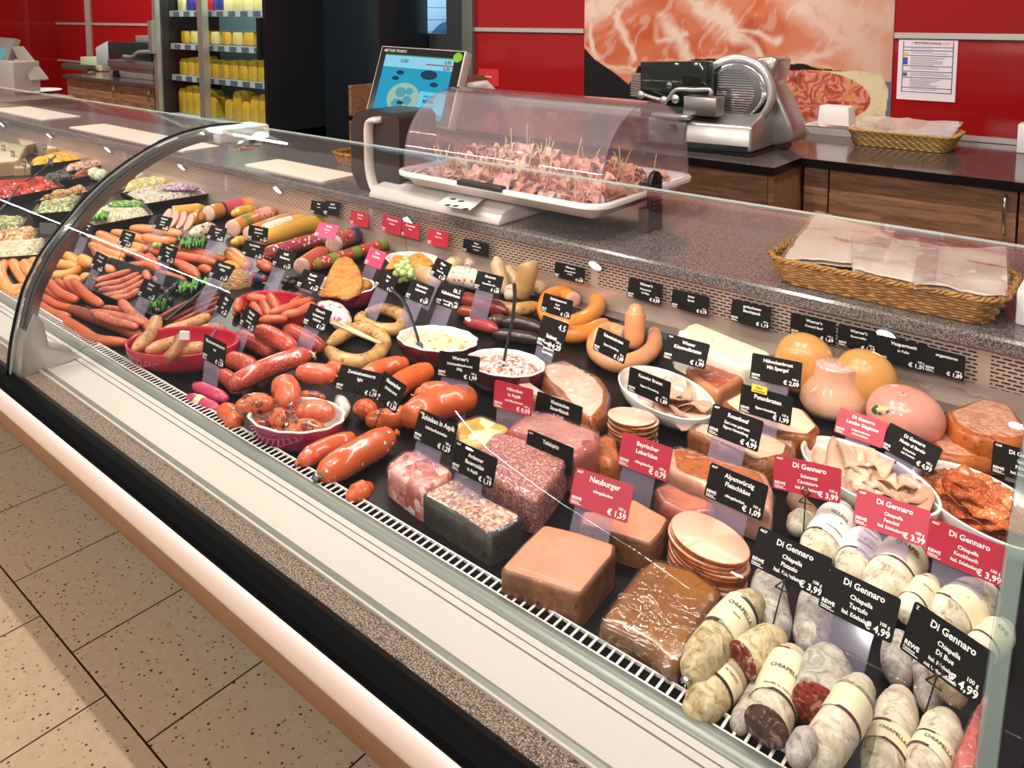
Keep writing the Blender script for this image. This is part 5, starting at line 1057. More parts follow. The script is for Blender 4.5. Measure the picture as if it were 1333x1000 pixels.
# half turkey roast loaves
loaf('d', [(835, 850), (950, 790), (1190, 860), (1330, 900), (1420, 1010), (1360, 1060), (1170, 1040), (960, 950)], .034, (m_turk, m_crust), 'turkey roast with pale speckled cut face', 'turkey_roast', rnd=.007, lump=.002)
loaf('i', [(840, 60), (1100, 170), (1190, 160), (1290, 220), (1270, 300), (1150, 310), (980, 250)], .026, (meat('turkey_pale2', 'd8ae94', 'e6c2a8', 16, .38, .2), m_rind), 'pale roast wedge between roast beef label and ham dish', 'roast_joint', rnd=.007, lump=.003, wrap=film)
# marbled coppa halves
def wedge(cr, pts, h, mats, label, name='cured_shoulder'): return loaf(cr, pts, h, mats, label, name, rnd=.009, lump=.003, puff=.03)
wedge('j', [(770, 230), (860, 170), (1000, 190), (1120, 290), (1180, 340), (1000, 350), (850, 320)], .022, (m_marb, m_rind), 'marbled red cured pork half lying lower behind the salami dish')
wedge('e', [(870, 905), (980, 860), (1110, 825), (1260, 870), (1340, 970), (1400, 1060), (1290, 1090), (1050, 1060), (920, 990)], .044, (m_marb, m_rind), 'marbled cured pork half on top at the right back')
wedge('j', [(1260, 230), (1330, 190), (1420, 220), (1420, 330), (1300, 300)], .034, (meat('dark_meat', '7a2a22', '9a4034', 20, .3, .4, fl='c89080', flsc=70, flthr=.2), m_rind), 'dark red ham cube at the right edge behind the label', 'cured_ham')
pk = at(*px('e', [(890, 860)])[0], DZ+.01); b = MB(); b.grid(lambda u, v: (pk[0]+(u-.5)*.10, pk[1]+(v-.5)*.06+.03, DZ+.028+.016*(fbm(np.array([u*5+3.]), np.array([v*4+2.]), 3)[0]-.4)*2), 18, 12)
nb = len(b.v); b.v += [(x, y, z-.001) for x, y, z in b.v[:nb]]; b.f += [tuple(i+nb for i in f[::-1]) for f in b.f]; b.mi *= 2; b.sm *= 2
tag(b.build('film_sheet', film2, None, tuple(pk), recalc=False), 'crumpled clear film sheet behind the pink ham', 'film')
# pale ham dish, salami dish
d2, L2, *_ = bowl('j', (425, 430), .084, .050, .026, 'white oval dish of pale folded ham slices', DISH, DISH, 'serving_dish', 'dish', yaw=-.42, base=.6)
hs = [meat('pale_ham_a', 'c89c80', 'd8b094', 20, .35, .3, fl='b07a60', flsc=60, flthr=.12), meat('pale_ham_b', 'd4a88e', 'e0bca4', 20, .35, .3, fl='ecd6c6', flsc=50, flthr=.16), meat('pale_ham_c', 'be8a70', 'd0a088', 20, .35, .3)]
slice_pile('j', None, L2, .070, .040, -.42, 26, .030, hs, 'thin folded pale ham slice in the white dish beside the red labels', 'pale ham slices in the dish', DZ+.010, .022, 8, fold=.009)
d3, L3, *_ = bowl('j', (1095, 600), .082, .052, .026, 'white oval dish of red salami slices at the right', DISH, DISH, 'serving_dish', 'dish', yaw=-.62, base=.6)
ss = [meat('chorizo_a', 'b04a26', 'c46438', 50, .3, .4, fl='d89a68', flsc=300, flthr=.3), meat('chorizo_b', 'a4401f', 'b85830', 50, .3, .4, fl='d08c60', flsc=300, flthr=.26), meat('chorizo_c', 'ba5a2e', 'cc7440', 50, .3, .4, fl='dca878', flsc=300, flthr=.3)]
slice_pile('j', None, L3, .074, .045, -.62, 46, .027, ss, 'orange-red salami slice heaped in the white dish at the right', 'salami slices in the dish', DZ+.010, .022, 12, name='salami_slice', fold=.007)
# mould salamis ---------------------------------------------------------------------------------
lab_cream = printed('cream_label', ('e8d8b4', 'eee0c0'), ['c8b48c'], 60, .1, rough=.45)
lab_white = printed('white_label', ('ece6dc', 'f4eee6'), ['bcb4a8'], 70, .12, rough=.45)
INKD = plain('label_ink', '3a322a', .5); INKR = plain('label_maroon', '5a2430', .5); INKG = plain('label_green', '2f7a50', .5); INKC = plain('label_cream', 'ecdcb8', .5)
def wrap_text(words, ink):
    """lettering printed around a label band: words = [(text, size, position along axis 0..1, turned)]"""
    def f(root, L, path, rad):
        for q, (txt, sz, u, side, ink_) in enumerate(words):
            i = int(u*(len(path)-1)); i = max(1, min(len(path)-2, i)); p = path[i]; T = path[i+1]-path[i-1]; T = T/np.linalg.norm(T); r0 = rad[i]*1.014+.0006
            vw = O-p; vw = vw-T*(vw@T); vw /= np.linalg.norm(vw); a0 = side
            S = np.cross(T, vw); V, Fs = text_geo(txt, sz, off=.015); b = MB(); out = []
            for (x, y, z) in V:      # text runs around the sausage, its height along the axis
                ang = a0+x/r0; ii = u*(len(path)-1)+y/np.linalg.norm(path[1]-path[0]); ii = max(0, min(len(path)-1.001, ii)); i0 = int(ii); fr = ii-i0
                c = path[i0]*(1-fr)+path[i0+1]*fr; rr = (rad[i0]*(1-fr)+rad[i0+1]*fr)*1.016+.0007
                out.append(c+(vw*math.cos(ang)+S*math.sin(ang))*rr)
            b.add(out, Fs, 0, False); b.build('label_lettering', ink_, root, L, recalc=False)
    return f
CH = [('CHIAPELLA', .0058, .46, 0, INKD), ('SALUMI', .0022, .40, 0, INKD)]
def salami(cr, pts, r, mat, label, cut=None, band=None, words=None, group=None, knot=(0, 0), bm_=None, **kw):
    bands = [(band[0], band[1], bm_ or lab_cream, 'paper_label'), (band[0], band[0]+.03, INKR if kw.get('edge') else INKD, 'label_edge'), (band[1]-.03, band[1], INKD, 'label_edge')] if band else ()
    kw.pop('edge', None)
    return sausage(cr, pts, r, mat, 'mould_salami', label, 'salami', group, ends=(.8, .75), cut=cut, bands=bands, knot=knot, extra=wrap_text(words) if False else (wrap_text(words, None) if words else None), seg=20, n=26, soft=.007, **kw)
# rear ones
salami('n', [(600, 130), (555, 90), (540, 60)], 36, meat('dried_brown', '6a4a38', '8a6850', 26, .6, .8, wet=0), 'brown dried sausage with wire clip behind the pale salamis')
salami('n', [(470, 520), (455, 440), (440, 350)], 62, m_grey, 'grey salami standing behind the wire clip of the pistachio label')
salami('n', [(590, 570), (600, 490), (615, 400)], 60, m_grey, 'grey salami standing left of the clear label stand')
salami('n', [(545, 160), (575, 140)], 44, m_mold, 'pale salami end left of the white labelled one')
salami('n', [(610, 265), (650, 200), (695, 120)], 66, m_mold, 'salami with white label and black lettering nearest the wire clip', band=(.25, .95), bm_=lab_white, words=[('VILLANI', .0052, .66, 0, INKD), ('Cacciatore', .0042, .38, .1, INKD), ('v', .006, .55, .2, INKG)])
salami('n', [(735, 330), (760, 270), (790, 210)], 64, m_mold, 'second white-labelled salami right of the one by the wire clip', band=(.3, .95), bm_=lab_white, words=[('VILLANI', .0045, .45, 0, INKD), ('Zuppini', .0036, .75, .1, INKD), ('v', .006, .55, -.1, INKG)])
salami('n', [(840, 400), (880, 330), (935, 245)], 78, m_mold, 'largest rear salami with cream label and dark lettering', band=(.45, .95), words=[('CHIAPEL', .0062, .70, -.1, INKD)])
salami('n', [(930, 460), (965, 420), (1005, 365)], 46, m_mold, 'pale salami with a maroon label strip between the two large ones', band=(.3, .9), words=[('TARTUFO', .0022, .62, 0, INKR)])
salami('n', [(1050, 500), (1110, 455), (1190, 405)], 78, m_mold, 'broad pale salami with cream label behind the front right black sign', band=(.2, .72))
salami('n', [(1170, 600), (1215, 560), (1260, 520)], 52, m_mold, 'pale salami with big cream label at the right glass edge', band=(.25, .95), words=[('CHI', .0055, .62, 0, INKD)])
salami('n', [(900, 680), (890, 620), (900, 560)], 52, m_grey, 'grey salami right of the clear label stand')
salami('n', [(1000, 770), (1000, 700), (985, 640)], 46, m_grey, 'grey tied salami under the left end of the front right sign', knot=(1, 0))
salami('n', [(1090, 740), (1060, 690), (1040, 640)], 50, m_moldy, 'yellowish salami under the front right sign')
# front ones
salami('l', [(700, 910), (760, 850), (850, 760), (930, 680)], 105, m_moldy, 'yellowish salami lying lowest at the front grille', band=(.52, .82), words=[('AL TARTUFO', .0022, .66, 0, INKD)])
salami('n', [(345, 850), (390, 780), (430, 700)], 40, m_grey, 'narrow grey salami behind the truffle one')
salami('l', [(700, 660), (790, 540), (900, 400), (1010, 300)], 108, m_moldy, 'yellowish salami with cream label and yellow pear emblem', band=(.42, .86), words=[('CHIAPELLA', .0052, .66, 0, INKD), ('SALUMI', .0022, .58, 0, INKD)], knot=(2, 0))
salami('l', [(965, 620), (1060, 560), (1150, 505)], 100, m_moldy, 'short salami with dark red oval cut face', cut={0: f_salami})
salami('n', [(440, 855), (470, 770), (500, 690), (530, 630)], 72, m_mold, 'truffle salami with dark cut face and cream label', cut={0: f_salamid}, band=(.22, .9), words=[('CHIAPELLA', .0052, .52, 0, INKD), ('SALAME AL TARTUFO', .0026, .28, 0, INKR)])
salami('n', [(620, 790), (640, 720), (655, 640)], 84, m_grey, 'thick grey salami with round red cut face', cut={0: f_salamir})
salami('n', [(630, 950), (690, 860), (760, 740)], 66, m_mold, 'white salami with plain cream label in the front row', band=(.5, .85), edge=1)
salami('n', [(545, 960), (580, 900)], 40, m_grey, 'small grey salami end between the front salamis')
salami('n', [(830, 1010), (870, 900), (905, 770)], 72, m_mold, 'white salami with pink-ringed label in the front row', band=(.2, .5), edge=1, words=[('CHIAPELLA', .004, .34, 0, INKD)])
salami('n', [(985, 1010), (1030, 930), (1060, 850)], 70, m_mold, 'white salami nearest the front right corner beside the bacon', band=(.15, .45), edge=1, words=[('CHIAPELLA', .0042, .26, 0, INKD)])
# vacuum-packed bacon at the corner
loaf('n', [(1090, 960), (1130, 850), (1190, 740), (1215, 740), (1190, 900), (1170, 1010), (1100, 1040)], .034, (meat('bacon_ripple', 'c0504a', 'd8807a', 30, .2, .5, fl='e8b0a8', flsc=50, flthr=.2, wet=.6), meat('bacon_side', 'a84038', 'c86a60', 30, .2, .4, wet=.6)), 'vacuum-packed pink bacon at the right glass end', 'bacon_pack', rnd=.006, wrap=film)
# ================================================================ salads in the further counter
def fill_tray(cr, corners, h, lab_t, lab_s, name, mat, cat='salad', hh=.018, bump=.007, sc=55, seed=0, tm=None):
    o, L, P = tray(corners, cr, h, lab_t, 'salad_tray', tm or plain('dark_tray', '3a2a22', .25, coat=.3)); o.location.z += .0006
    return tray_fill(L, P, DZ+h*.72, hh, mat, name, lab_s, cat, bump, sc, seed)
s_white = salad('white_salad', ['d8ccae', 'cdbf9c', 'e0d6bc', 'b8a882', 'd4c8aa', 'c4b48e'], 170, .4, .8)
s_onion = salad('onion_salad', ['d8cdb4', 'cfc2a6', 'dcd2bc', 'c8bca4', '94688c', 'd6cab0', 'bcae96'], 170, .4, .8)
s_egg = salad('egg_salad', ['d4c474', 'd8cc98', 'dcd4ac', 'c0b468', 'd4c890', 'aaa858'], 110, .4, .6)
s_herb = salad('herb_green', ['5a8a34', '78a848', '48742c', '8aba5a', 'a8c878'], 200, .45, .9)
s_corn = salad('yellow_cubes', ['e8a820', 'f0bc38', 'd89418', 'f4c850'], 80, .3, .8)
s_pepper = salad('red_peppers', ['a01a10', 'b8281a', '861410', 'c8442e', 'a82014'], 75, .2, .9)
s_shrimp = salad('pink_shrimps', ['e8b898', 'f0d4bc', 'd89478', 'f4e0cc', 'c8806a'], 95, .35, .9)
s_green = salad('leafy_mix', ['6e8040', 'b0aa78', '4e6e2c', 'c8be94', '8e7e42', 'bcb084'], 130, .45, .9)
s_nut = salad('nutty_mix', ['b88a4a', 'a87838', 'd0a868', '8a6030', 'c89a58'], 150, .45, .9)
s_carrot = salad('carrot_slaw', ['c0602c', 'b09050', 'd0bc96', 'a04a20', 'c89858', 'd8c8a4'], 150, .4, .8)
fill_tray('q', [(590, 440), (380, 330), (1180, 200), (1330, 320)], .022, 'dark tray of potato salad topped with red onion', 'white potato salad with purple onion topping', 'potato_salad', s_onion, seed=1)
fill_tray('q', [(100, 640), (130, 480), (560, 400), (660, 530)], .022, 'dark tray of white cabbage salad with green herbs', 'white cabbage salad with a green herb topping', 'cabbage_salad', s_white, seed=2)
fill_tray('q', [(370, 350), (420, 260), (720, 195), (860, 240)], .022, 'dark tray of yellow egg salad behind the onion one', 'yellow egg salad with lemon slices', 'egg_salad', s_egg, seed=8)
def herb_patch(cr, c, w, hgt, label, z, mat=s_herb, seed=3):
    p = at(*px(cr, [c])[0], DZ+z); s = mpp(p)/CROP[cr][2]; mound('herb_topping', label, 'herbs', (p[0], p[1]), w*s, hgt*s*1.6, .6, DZ+z, .010, mat, bump=.005, sc=90, seed=seed, n=20)
herb_patch('q', (430, 440), 170, 40, 'chopped green herbs on the white cabbage salad', .036)
leaf('q', (190, 540), 90, 45, 'green basil sprig on the left end of the cabbage salad', 'basil_sprig', seed=4, z=.043, mat=meat('basil_green', '5a9030', '82b850', 25, .35, .3))
herb_patch('q', (900, 300), 170, 45, 'chopped purple onion on the potato salad', .040, salad('purple_onion', ['a880a0', 'c8a4bc', '8a6488', 'e0d0d8'], 220, .4, .8), 6)
for i, (x, y) in enumerate([(480, 170), (560, 185), (640, 165), (690, 160), (150, 175), (210, 190)]):
    p = at(*px('q', [(x, y)])[0], DZ+.03); o = MB().sphere(p, .022, 18, 12).build('herb_cheese_ball', salad('herbed_cheese', ['e8e4c8', 'd8d8b0', '9aa870', 'eeead4', 'f0ecd8'], 240, .5, .6), None, (p[0], p[1], p[2]-.022)); tag(o, 'round cream cheese ball rolled in herbs at the back of the counter', 'cheese ball', 'herbed cheese balls'); settle(o)
fill_tray('o', [(270, 110), (250, 60), (640, -40), (860, 30)], .022, 'dark tray of yellow cubed salad at the left back', 'bright yellow cubed salad', 'yellow_salad', s_corn, seed=3)
fill_tray('o', [(545, 170), (560, 115), (900, 55), (950, 90)], .02, 'dark tray of pale pink shrimp salad', 'pale pink shrimp salad', 'shrimp_salad', s_shrimp, seed=4)
fill_tray('o', [(600, 230), (640, 180), (880, 120), (900, 170)], .02, 'dark tray of reddish antipasti beside the arch', 'reddish antipasti mix in strips', 'antipasti', salad('antipasti', ['8a3020', 'b8502c', '4a3428', 'c87848', '6a2c20'], 90, .3, .9), seed=5)
fill_tray('o', [(-120, 420), (-60, 250), (420, 200), (560, 290)], .024, 'dark tray of glossy red peppers at the left', 'glossy red pepper salad', 'pepper_salad', s_pepper, seed=6, bump=.009)
fill_tray('o', [(300, 420), (420, 360), (760, 290), (790, 330)], .022, 'dark tray of nutty brown salad', 'brown nut and mushroom mix', 'nut_salad', s_nut, seed=7)
fill_tray('o', [(260, 530), (330, 440), (720, 350), (640, 500)], .022, 'dark tray of pale leaf salad by the arch', 'pale green leafy salad with white cubes', 'leaf_salad', s_green, seed=9)
fill_tray('o', [(-100, 640), (-20, 560), (240, 560), (180, 680)], .024, 'dark tray of green and white salad at the left edge', 'green and white cucumber salad', 'cucumber_salad', s_green, seed=10)
fill_tray('o', [(-150, 780), (-100, 690), (340, 650), (300, 770)], .024, 'dark tray of carrot slaw at the front left', 'orange and white carrot slaw', 'carrot_slaw', s_carrot, seed=11)
fill_tray('o', [(-200, 920), (-150, 790), (420, 740), (350, 880)], .024, 'dark tray of white shredded salad at the front left', 'white shredded meat salad', 'shredded_salad', s_white, seed=12)
fill_tray('o', [(330, 300), (360, 220), (560, 140), (640, 200)], .022, 'dark tray of olives and dark pickles', 'dark olive and pickle mix', 'olive_mix', salad('olive_mix', ['2a2420', '4a3a30', '3a2a24', '6a5a48', '241c1a'], 90, .2, .8), seed=13)
spoon('o', [(210, 250), (330, 170), (480, 20)][::-1], 'dark spoon handle standing between yellow salad and red peppers', [.09, .06, .03], BLACK)
spoon('o', [(1080, 310), (960, 370), (860, 440)], 'dark spoon handle lying beside the egg salad', [.06, .05, .04], BLACK)
spoon('o', [(170, 280), (60, 420), (-60, 560)], 'dark serving spoon in front of the red peppers', [.07, .05, .04], BLACK)
# cheese wedges on their stands
m_chz = meat('pale_cheese', 'd8c4a0', 'e6d6b6', 12, .45, .1, wet=0); m_chr = meat('cheese_rind', 'c8a878', 'b89060', 20, .5, .3, wet=0)
for i, (pts, h, lb) in enumerate([([(-120, -60), (0, -110), (230, -70), (160, 60), (-60, 80)], .05, 'big pale cheese half wrapped in film at the left'), ([(340, -150), (470, -165), (540, -120), (500, -50), (390, -40)], .045, 'pale cheese block with a small sign on top'), ([(100, 60), (220, 40), (270, 110), (120, 120)], .03, 'small cream cheese wedge by the dark spoon'), ([(150, -140), (330, -160), (300, -90), (180, -60)], .04, 'yellowish cheese wedge behind the big half')]):
    loaf('o', pts, h, (m_chz, m_chr), lb, 'cheese_wedge', 'cheese', rnd=.006, wrap=film)
SGN = plain('small_sign_grey', '5a5a58', .4)
for i, ((x, y), lb) in enumerate([((30, -50), 'small grey sign on the big cheese half'), ((110, 0), 'small grey sign on clip between the cheeses'), ((390, -60), 'small grey sign on the pale cheese block'), ((-20, 60), 'dark green sign at the left edge'), ((210, 90), 'small grey sign in front of the cheese wedge'), ((440, 70), 'dark little sign at the head of the yellow salad')]):
    p = at(*px('o', [(x, y)])[0], DZ+.062); b = MB(); b.box(p, (.035, .0012, .020), .0); r = thing('price_sign', lb, 'price sign', tuple(p)); b.build('card', SGN, r, r.location)
    k = MB(); put_text(k, ['REWE', 'Käse', 'mild', 'Feta', 'Gouda', 'Mais'][i], .010, Matrix.Translation((p[0], p[1]-.0009, p[2]-.003)) @ Matrix.Rotation(math.pi/2, 4, 'X')); k.build('lettering', INK, r, r.location, recalc=False)
    k = MB(); k.bx(p[0]-.001, p[0]+.001, p[1]+.0006, p[1]+.0016, DZ+.001, p[2]); k.build('stand', BLACK, r, r.location)
for (q, lb) in [([(425, 640), (470, 600), (430, 700), (380, 680)], 'slanted grey sign by the white shredded salad')]:
    p = at(*px('o', [(420, 650)])[0], DZ+.05); b = MB(); b.box(p, (.045, .0012, .026), .5); tag(b.build('price_sign', SGN, None, tuple(p)), lb, 'price sign')
# ================================================================ on the granite worktop
GZ = .8092
# scale with tilted touch screen
sc = thing('shop_scale', 'grey counter scale with tilted touch screen behind the dome tray', 'scale', (-1.5, 1.42, GZ)); SL = sc.location
SHELL = plain('scale_shell', 'cfc3bd', .35); SDARK = plain('scale_dark', '3a302c', .3)
b = MB(); b.extx([(1.19, GZ), (1.19, GZ+.010), (1.205, GZ+.026), (1.26, GZ+.036), (1.42, GZ+.040), (1.60, GZ+.040), (1.60, GZ)], -1.42, -1.02, 0); b.build('base_housing', SHELL, sc, SL, bevel=.004)
b = MB(); b.bx(-1.36, -.90, 1.24, 1.56, GZ+.046, GZ+.052); b.build('weighing_plate', STEEL, sc, SL, bevel=.002)
b = MB(); [b.bx(x-.01, x+.01, y-.01, y+.01, GZ+.038, GZ+.047) for x in (-1.3, -1.05) for y in (1.3, 1.5)]; b.build('plate_supports', BLACK, sc, SL)
# column: rounded loop of light plastic with dark sides, standing left of the pan
cx0 = -1.70; W_ = [(.0, .0), (0, .14)]
YK = 1.235; pa = atY(456, 141, YK); x0, x1, zt_ = pa[0], atY(519, 150, YK)[0], pa[2]
loop = []
for k in range(9): a = math.pi/2*k/8; loop.append((x0+.05-.05*math.cos(a), zt_-.05+.05*math.sin(a)))
for k in range(9): a = math.pi/2*k/8; loop.append((x1-.02+.02*math.sin(a), zt_-.02+.02*math.cos(a)))
loop += [(x1, GZ), (x0+.03, GZ), (x0, GZ+.04)]
V = [(x, YK, z) for x, z in loop]+[(x, YK+.12, z) for x, z in loop]; n = len(loop); b = MB(); b.add(V, [(i, (i+1) % n, n+(i+1) % n, n+i) for i in range(n)]+[tuple(range(n-1, -1, -1)), tuple(range(n, 2*n))], 0, False); b.build('column', SDARK, sc, SL)
b = MB(); pt = [atY(x, y, YK-.006) for x, y in [(494, 156), (482, 160), (481, 190), (483, 225), (492, 250), (512, 262)]]; b.tube(catmull(pt, 30), .016, 12, squash=.5); b.build('column_trim', plain('trim_pinkgrey', 'ddcfc8', .3), sc, SL)
# display head
TLp, TRp, BLp = atY(497, 59, 1.52), atY(607, 66, 1.52), atY(474, 151, 1.44)
u = TRp-TLp; v = BLp-TLp; u[2] *= 1; nrm = np.cross(v, u); nrm /= np.linalg.norm(nrm)
if nrm @ (O-TLp) < 0: nrm = -nrm
def head(pu, pv, d): return tuple(TLp+u*pu+v*pv+nrm*d)
def slab(b, u0, u1, v0, v1, d0, d1, mi=0): b.add([head(a, c_, d) for d in (d0, d1) for a, c_ in ((u0, v0), (u1, v0), (u1, v1), (u0, v1))], [(3, 2, 1, 0), (4, 5, 6, 7), (0, 1, 5, 4), (1, 2, 6, 5), (2, 3, 7, 6), (3, 0, 4, 7)], mi, False)
b = MB(); slab(b, 0, 1, 0, 1, -.028, 0); hd = b.build('display_head', plain('head_shell', 'd8c4bc', .3), sc, SL, bevel=.004)
b = MB(); slab(b, .02, .985, .02, .98, 0, .0012); b.build('bezel', plain('bezel_dark', '241c1c', .15), hd, SL)
b = MB(); slab(b, .09, .90, .12, .93, .0012, .0018); b.build('screen', emit('screen_blue', '2f9cc0', 1.0), hd, SL)
b = MB(); slab(b, .09, .90, .12, .29, .0018, .002); b.build('screen_bar', emit('screen_pale', '8fd0e8', 1.0), hd, SL)
b = MB(); slab(b, .60, .90, .215, .23, .002, .0022); b.build('screen_red_line', emit('screen_red', 'c04838', .8), hd, SL)
b = MB(); slab(b, .09, .90, .115, .13, .002, .0022); b.build('screen_green_line', emit('screen_green', '3a9a50', .8), hd, SL)
b = MB(); V = [head(.42+.19*math.cos(6.2832*k/40), .70+.21*math.sin(6.2832*k/40), .0021) for k in range(40)]; b.add(V, [tuple(range(40))], 0, False); b.build('screen_plate', emit('screen_plate', 'a8c4b4', .9), hd, SL)
def blob(a, c_, r, nn, kk, nm, mt, d=.0023):
    b = MB(); b.add([head(a+r*math.cos(6.2832*k/nn), c_+r*kk*math.sin(6.2832*k/nn)*1.1, d) for k in range(nn)], [tuple(range(nn))], 0, False); b.build(nm, mt, hd, SL, recalc=False)
for q_, (a, c_, r) in enumerate(((.38, .62, .07), (.47, .72, .06), (.36, .78, .07), (.48, .60, .05))): blob(a, c_, r, 6, 1, 'screen_food', emit('screen_food', '5aa8b8', .9), .0022+.0001*q_)
for q_, (a, c_, r) in enumerate(((.32, .36, .05), (.28, .44, .045), (.66, .36, .10), (.74, .48, .05), (.40, .76, .04))): blob(a, c_, r, 9, .6, 'screen_picture', emit('screen_dark', '2a4a60', .8), .0027)
b = MB(); slab(b, .60, .90, .58, .86, .0021, .0024); b.build('screen_note', emit('screen_note', '6fd0e8', 1.0), hd, SL)
Mh = Matrix(((u[0]/np.linalg.norm(u), -v[0]/np.linalg.norm(v), nrm[0], 0), (u[1]/np.linalg.norm(u), -v[1]/np.linalg.norm(v), nrm[1], 0), (u[2]/np.linalg.norm(u), -v[2]/np.linalg.norm(v), nrm[2], 0), (0, 0, 0, 1)))
def head_text(s_, sz, a, c_, mat, nm, d=.0026):
    k = MB(); put_text(k, s_, sz, Matrix.Translation(head(a, c_, d)) @ Mh); k.build(nm, mat, hd, SL, recalc=False)
head_text('METTLER TOLEDO', .011, .20, .085, INK, 'maker_lettering'); head_text('0,000', .014, .34, .22, plain('screen_ink', '16384a', .4), 'screen_number'); head_text('0,00', .014, .84, .20, plain('screen_ink', '', .4), 'screen_number'); head_text('0,00', .014, .84, .285, plain('screen_ink', '', .4), 'screen_number')
head_text('WIR SIND', .010, .72, .66, plain('screen_ink', '', .4), 'screen_lettering'); head_text('MEHR', .016, .72, .73, plain('screen_ink', '', .4), 'screen_lettering'); head_text('WERT', .016, .72, .82, plain('screen_ink', '', .4), 'screen_lettering')
b = MB(); V = [head(.935+.05*math.cos(6.2832*k/24), .10+.065*math.sin(6.2832*k/24), .003) for k in range(24)]; b.add(V, [tuple(range(24))], 0, False); b.build('green_sticker', plain('sticker_green', '7ccc28', .4), hd, SL)
b = MB(); q0 = np.array(head(.92, .45, -.03)); b.tube([q0, q0+np.array([.05, .05, .01]), q0+np.array([.10, .09, -.06])], .012, 8); b.build('rear_bracket', SHELL, sc, SL)
b = MB(); q0 = np.array(head(.4, .9, -.03)); b.tube([q0, (q0[0], 1.5, .965)], .03, 12); b.build('neck', SDARK, sc, SL)
b = MB(); pk0 = [at(x, y, GZ+.030) for x, y in [(568, 270), (612, 278), (632, 262), (590, 254)]]; b.prism([tuple(q[:2]) for q in pk0], GZ+.036, GZ+.0372); ks = b.build('keypad_sticker', plain('keypad_white', 'e4dcd8', .4), sc, SL)
for q, c_ in (((590, 259), '3a6ac0'), ((600, 262), 'd8c030'), ((593, 268), '4a9a48'), ((606, 272), '555555'), ((583, 267), '8a8a8a')):
    p = at(*q, GZ+.0374); b = MB(); b.lathe([(.0005, 0), (.007, 0)], 12, (p[0], p[1], GZ+.0374)); b.build('key_mark', plain('key_'+c_, c_, .5), ks, SL)
# white serving tray with roll-top dome, ham cubes and toothpicks
TX0, TX1, TY0, TY1, TZ = -1.335, -.775, 1.18, 1.575, .884
tr = thing('serving_tray', 'white serving tray holding ham cubes under the dome', 'tray', ((TX0+TX1)/2, (TY0+TY1)/2, TZ-.03)); TL_ = tr.location
def rrect(x0, x1, y0, y1, r, n=7):
    out = []
    for cx_, cy_, a0 in ((x1-r, y1-r, 0), (x0+r, y1-r, 90), (x0+r, y0+r, 180), (x1-r, y0+r, 270)):
        for k in range(n): a = math.radians(a0+90*k/(n-1)); out.append((cx_+r*math.cos(a), cy_+r*math.sin(a)))
    return out
def rings_build(rings, closed_bottom=True, sm=True):
    b = MB(); n = len(rings[0]); b.add(sum(rings, []), [(i*n+j, i*n+(j+1) % n, (i+1)*n+(j+1) % n, (i+1)*n+j) for i in range(len(rings)-1) for j in range(n)], 0, sm)
    if closed_bottom:
        for base, rev in ((0, True), ((len(rings)-1)*n, False)): b.f.append(tuple(base+j for j in (range(n-1, -1, -1) if rev else range(n)))); b.mi.append(0); b.sm.append(False)
    return b
def rr3(d, z, r=.05): return [(x, y, z) for x, y in rrect(TX0+d, TX1-d, TY0+d, TY1-d, max(.008, r-d))]
rings_build([rr3(.035, TZ-.030), rr3(.022, TZ-.014), rr3(.012, TZ-.008), rr3(.001, TZ-.006), rr3(0, TZ+.001), rr3(.002, TZ+.004), rr3(.010, TZ+.004), rr3(.016, TZ-.002), rr3(.026, TZ-.018), rr3(.034, TZ-.024)]).build('tray_body', plain('tray_white', 'f4eae4', .25, coat=.4), tr, TL_)
b = MB(); 
for s_ in (0, 1): pass
gp0, gp1 = at(590, 238, TZ+.004), at(644, 250, TZ+.004); b.bx(gp0[0], gp1[0], TY0-.004, TY0+.014, TZ-.002, TZ+.010); b.build('front_grip', plain('grip_brown', '241a18', .3), tr, TL_, bevel=.003)
# dome
DOME = clearmat('dome_acrylic', (.998, .99, .994), .05, 1.2, .02, .05, 'ffe8ec'); DEDGE = clearmat('dome_edge', (.8, .7, .92), .06, 1.2, .05, .25, 'b8a8dc')  # pinkish milk in the dome stands in for reflected ceiling light
dm = thing('tray_dome', 'clear roll-top dome over the ham tray with black hinge plates', 'dome', (-1.05, 1.38, TZ+.004)); DL = dm.location
YC, RD, HD = 1.380, .172, .172
def arc(r, h, x, n=26): return [(x, YC-r*math.cos(math.pi*k/n), TZ+.006+h*max(0, math.sin(math.pi*k/n))**.82) for k in range(n+1)]
def dome_shell(x0, x1, r, h, name):
    b = MB(); A, B = arc(r, h, x0), arc(r, h, x1); A2, B2 = arc(r-.003, h-.003, x0), arc(r-.003, h-.003, x1); n = len(A); b.add(A+B+B2+A2, [], 0)
    for j in range(n-1):
        b.f += [(j, j+1, n+j+1, n+j), (2*n+j, 2*n+j+1, 3*n+j+1, 3*n+j), (j, j+1, 3*n+j+1, 3*n+j), (n+j, n+j+1, 2*n+j+1, 2*n+j)]; b.mi += [0, 0, 1, 1]; b.sm += [True, True, False, False]
    for j in (0, n-1): b.f.append((j, n+j, 2*n+j, 3*n+j)); b.mi.append(1); b.sm.append(False)
    return b.build(name, [DOME, DEDGE], dm, DL)
dome_shell(-1.318, -.79, RD, HD, 'outer_shell'); 
for x in (-1.316, -.792):
    A = arc(RD-.004, HD-.004, x, 30); b = MB(); n = len(A); b.add([(x-.0012, y, z) for _, y, z in A]+[(x+.0012, y, z) for _, y, z in A], [(j, j+1, n+j+1, n+j) for j in range(n-1)]+[tuple(range(n)), tuple(range(2*n-1, n-1, -1)), (0, n, 2*n-1, n-1)], 0, False); b.mi = [1]*(n-1)+[0, 0, 1]; b.build('end_panel', [DOME, DEDGE], dm, DL)
hp = [atX(x, y, -.775) for x, y in ((847, 212), (845, 262))]
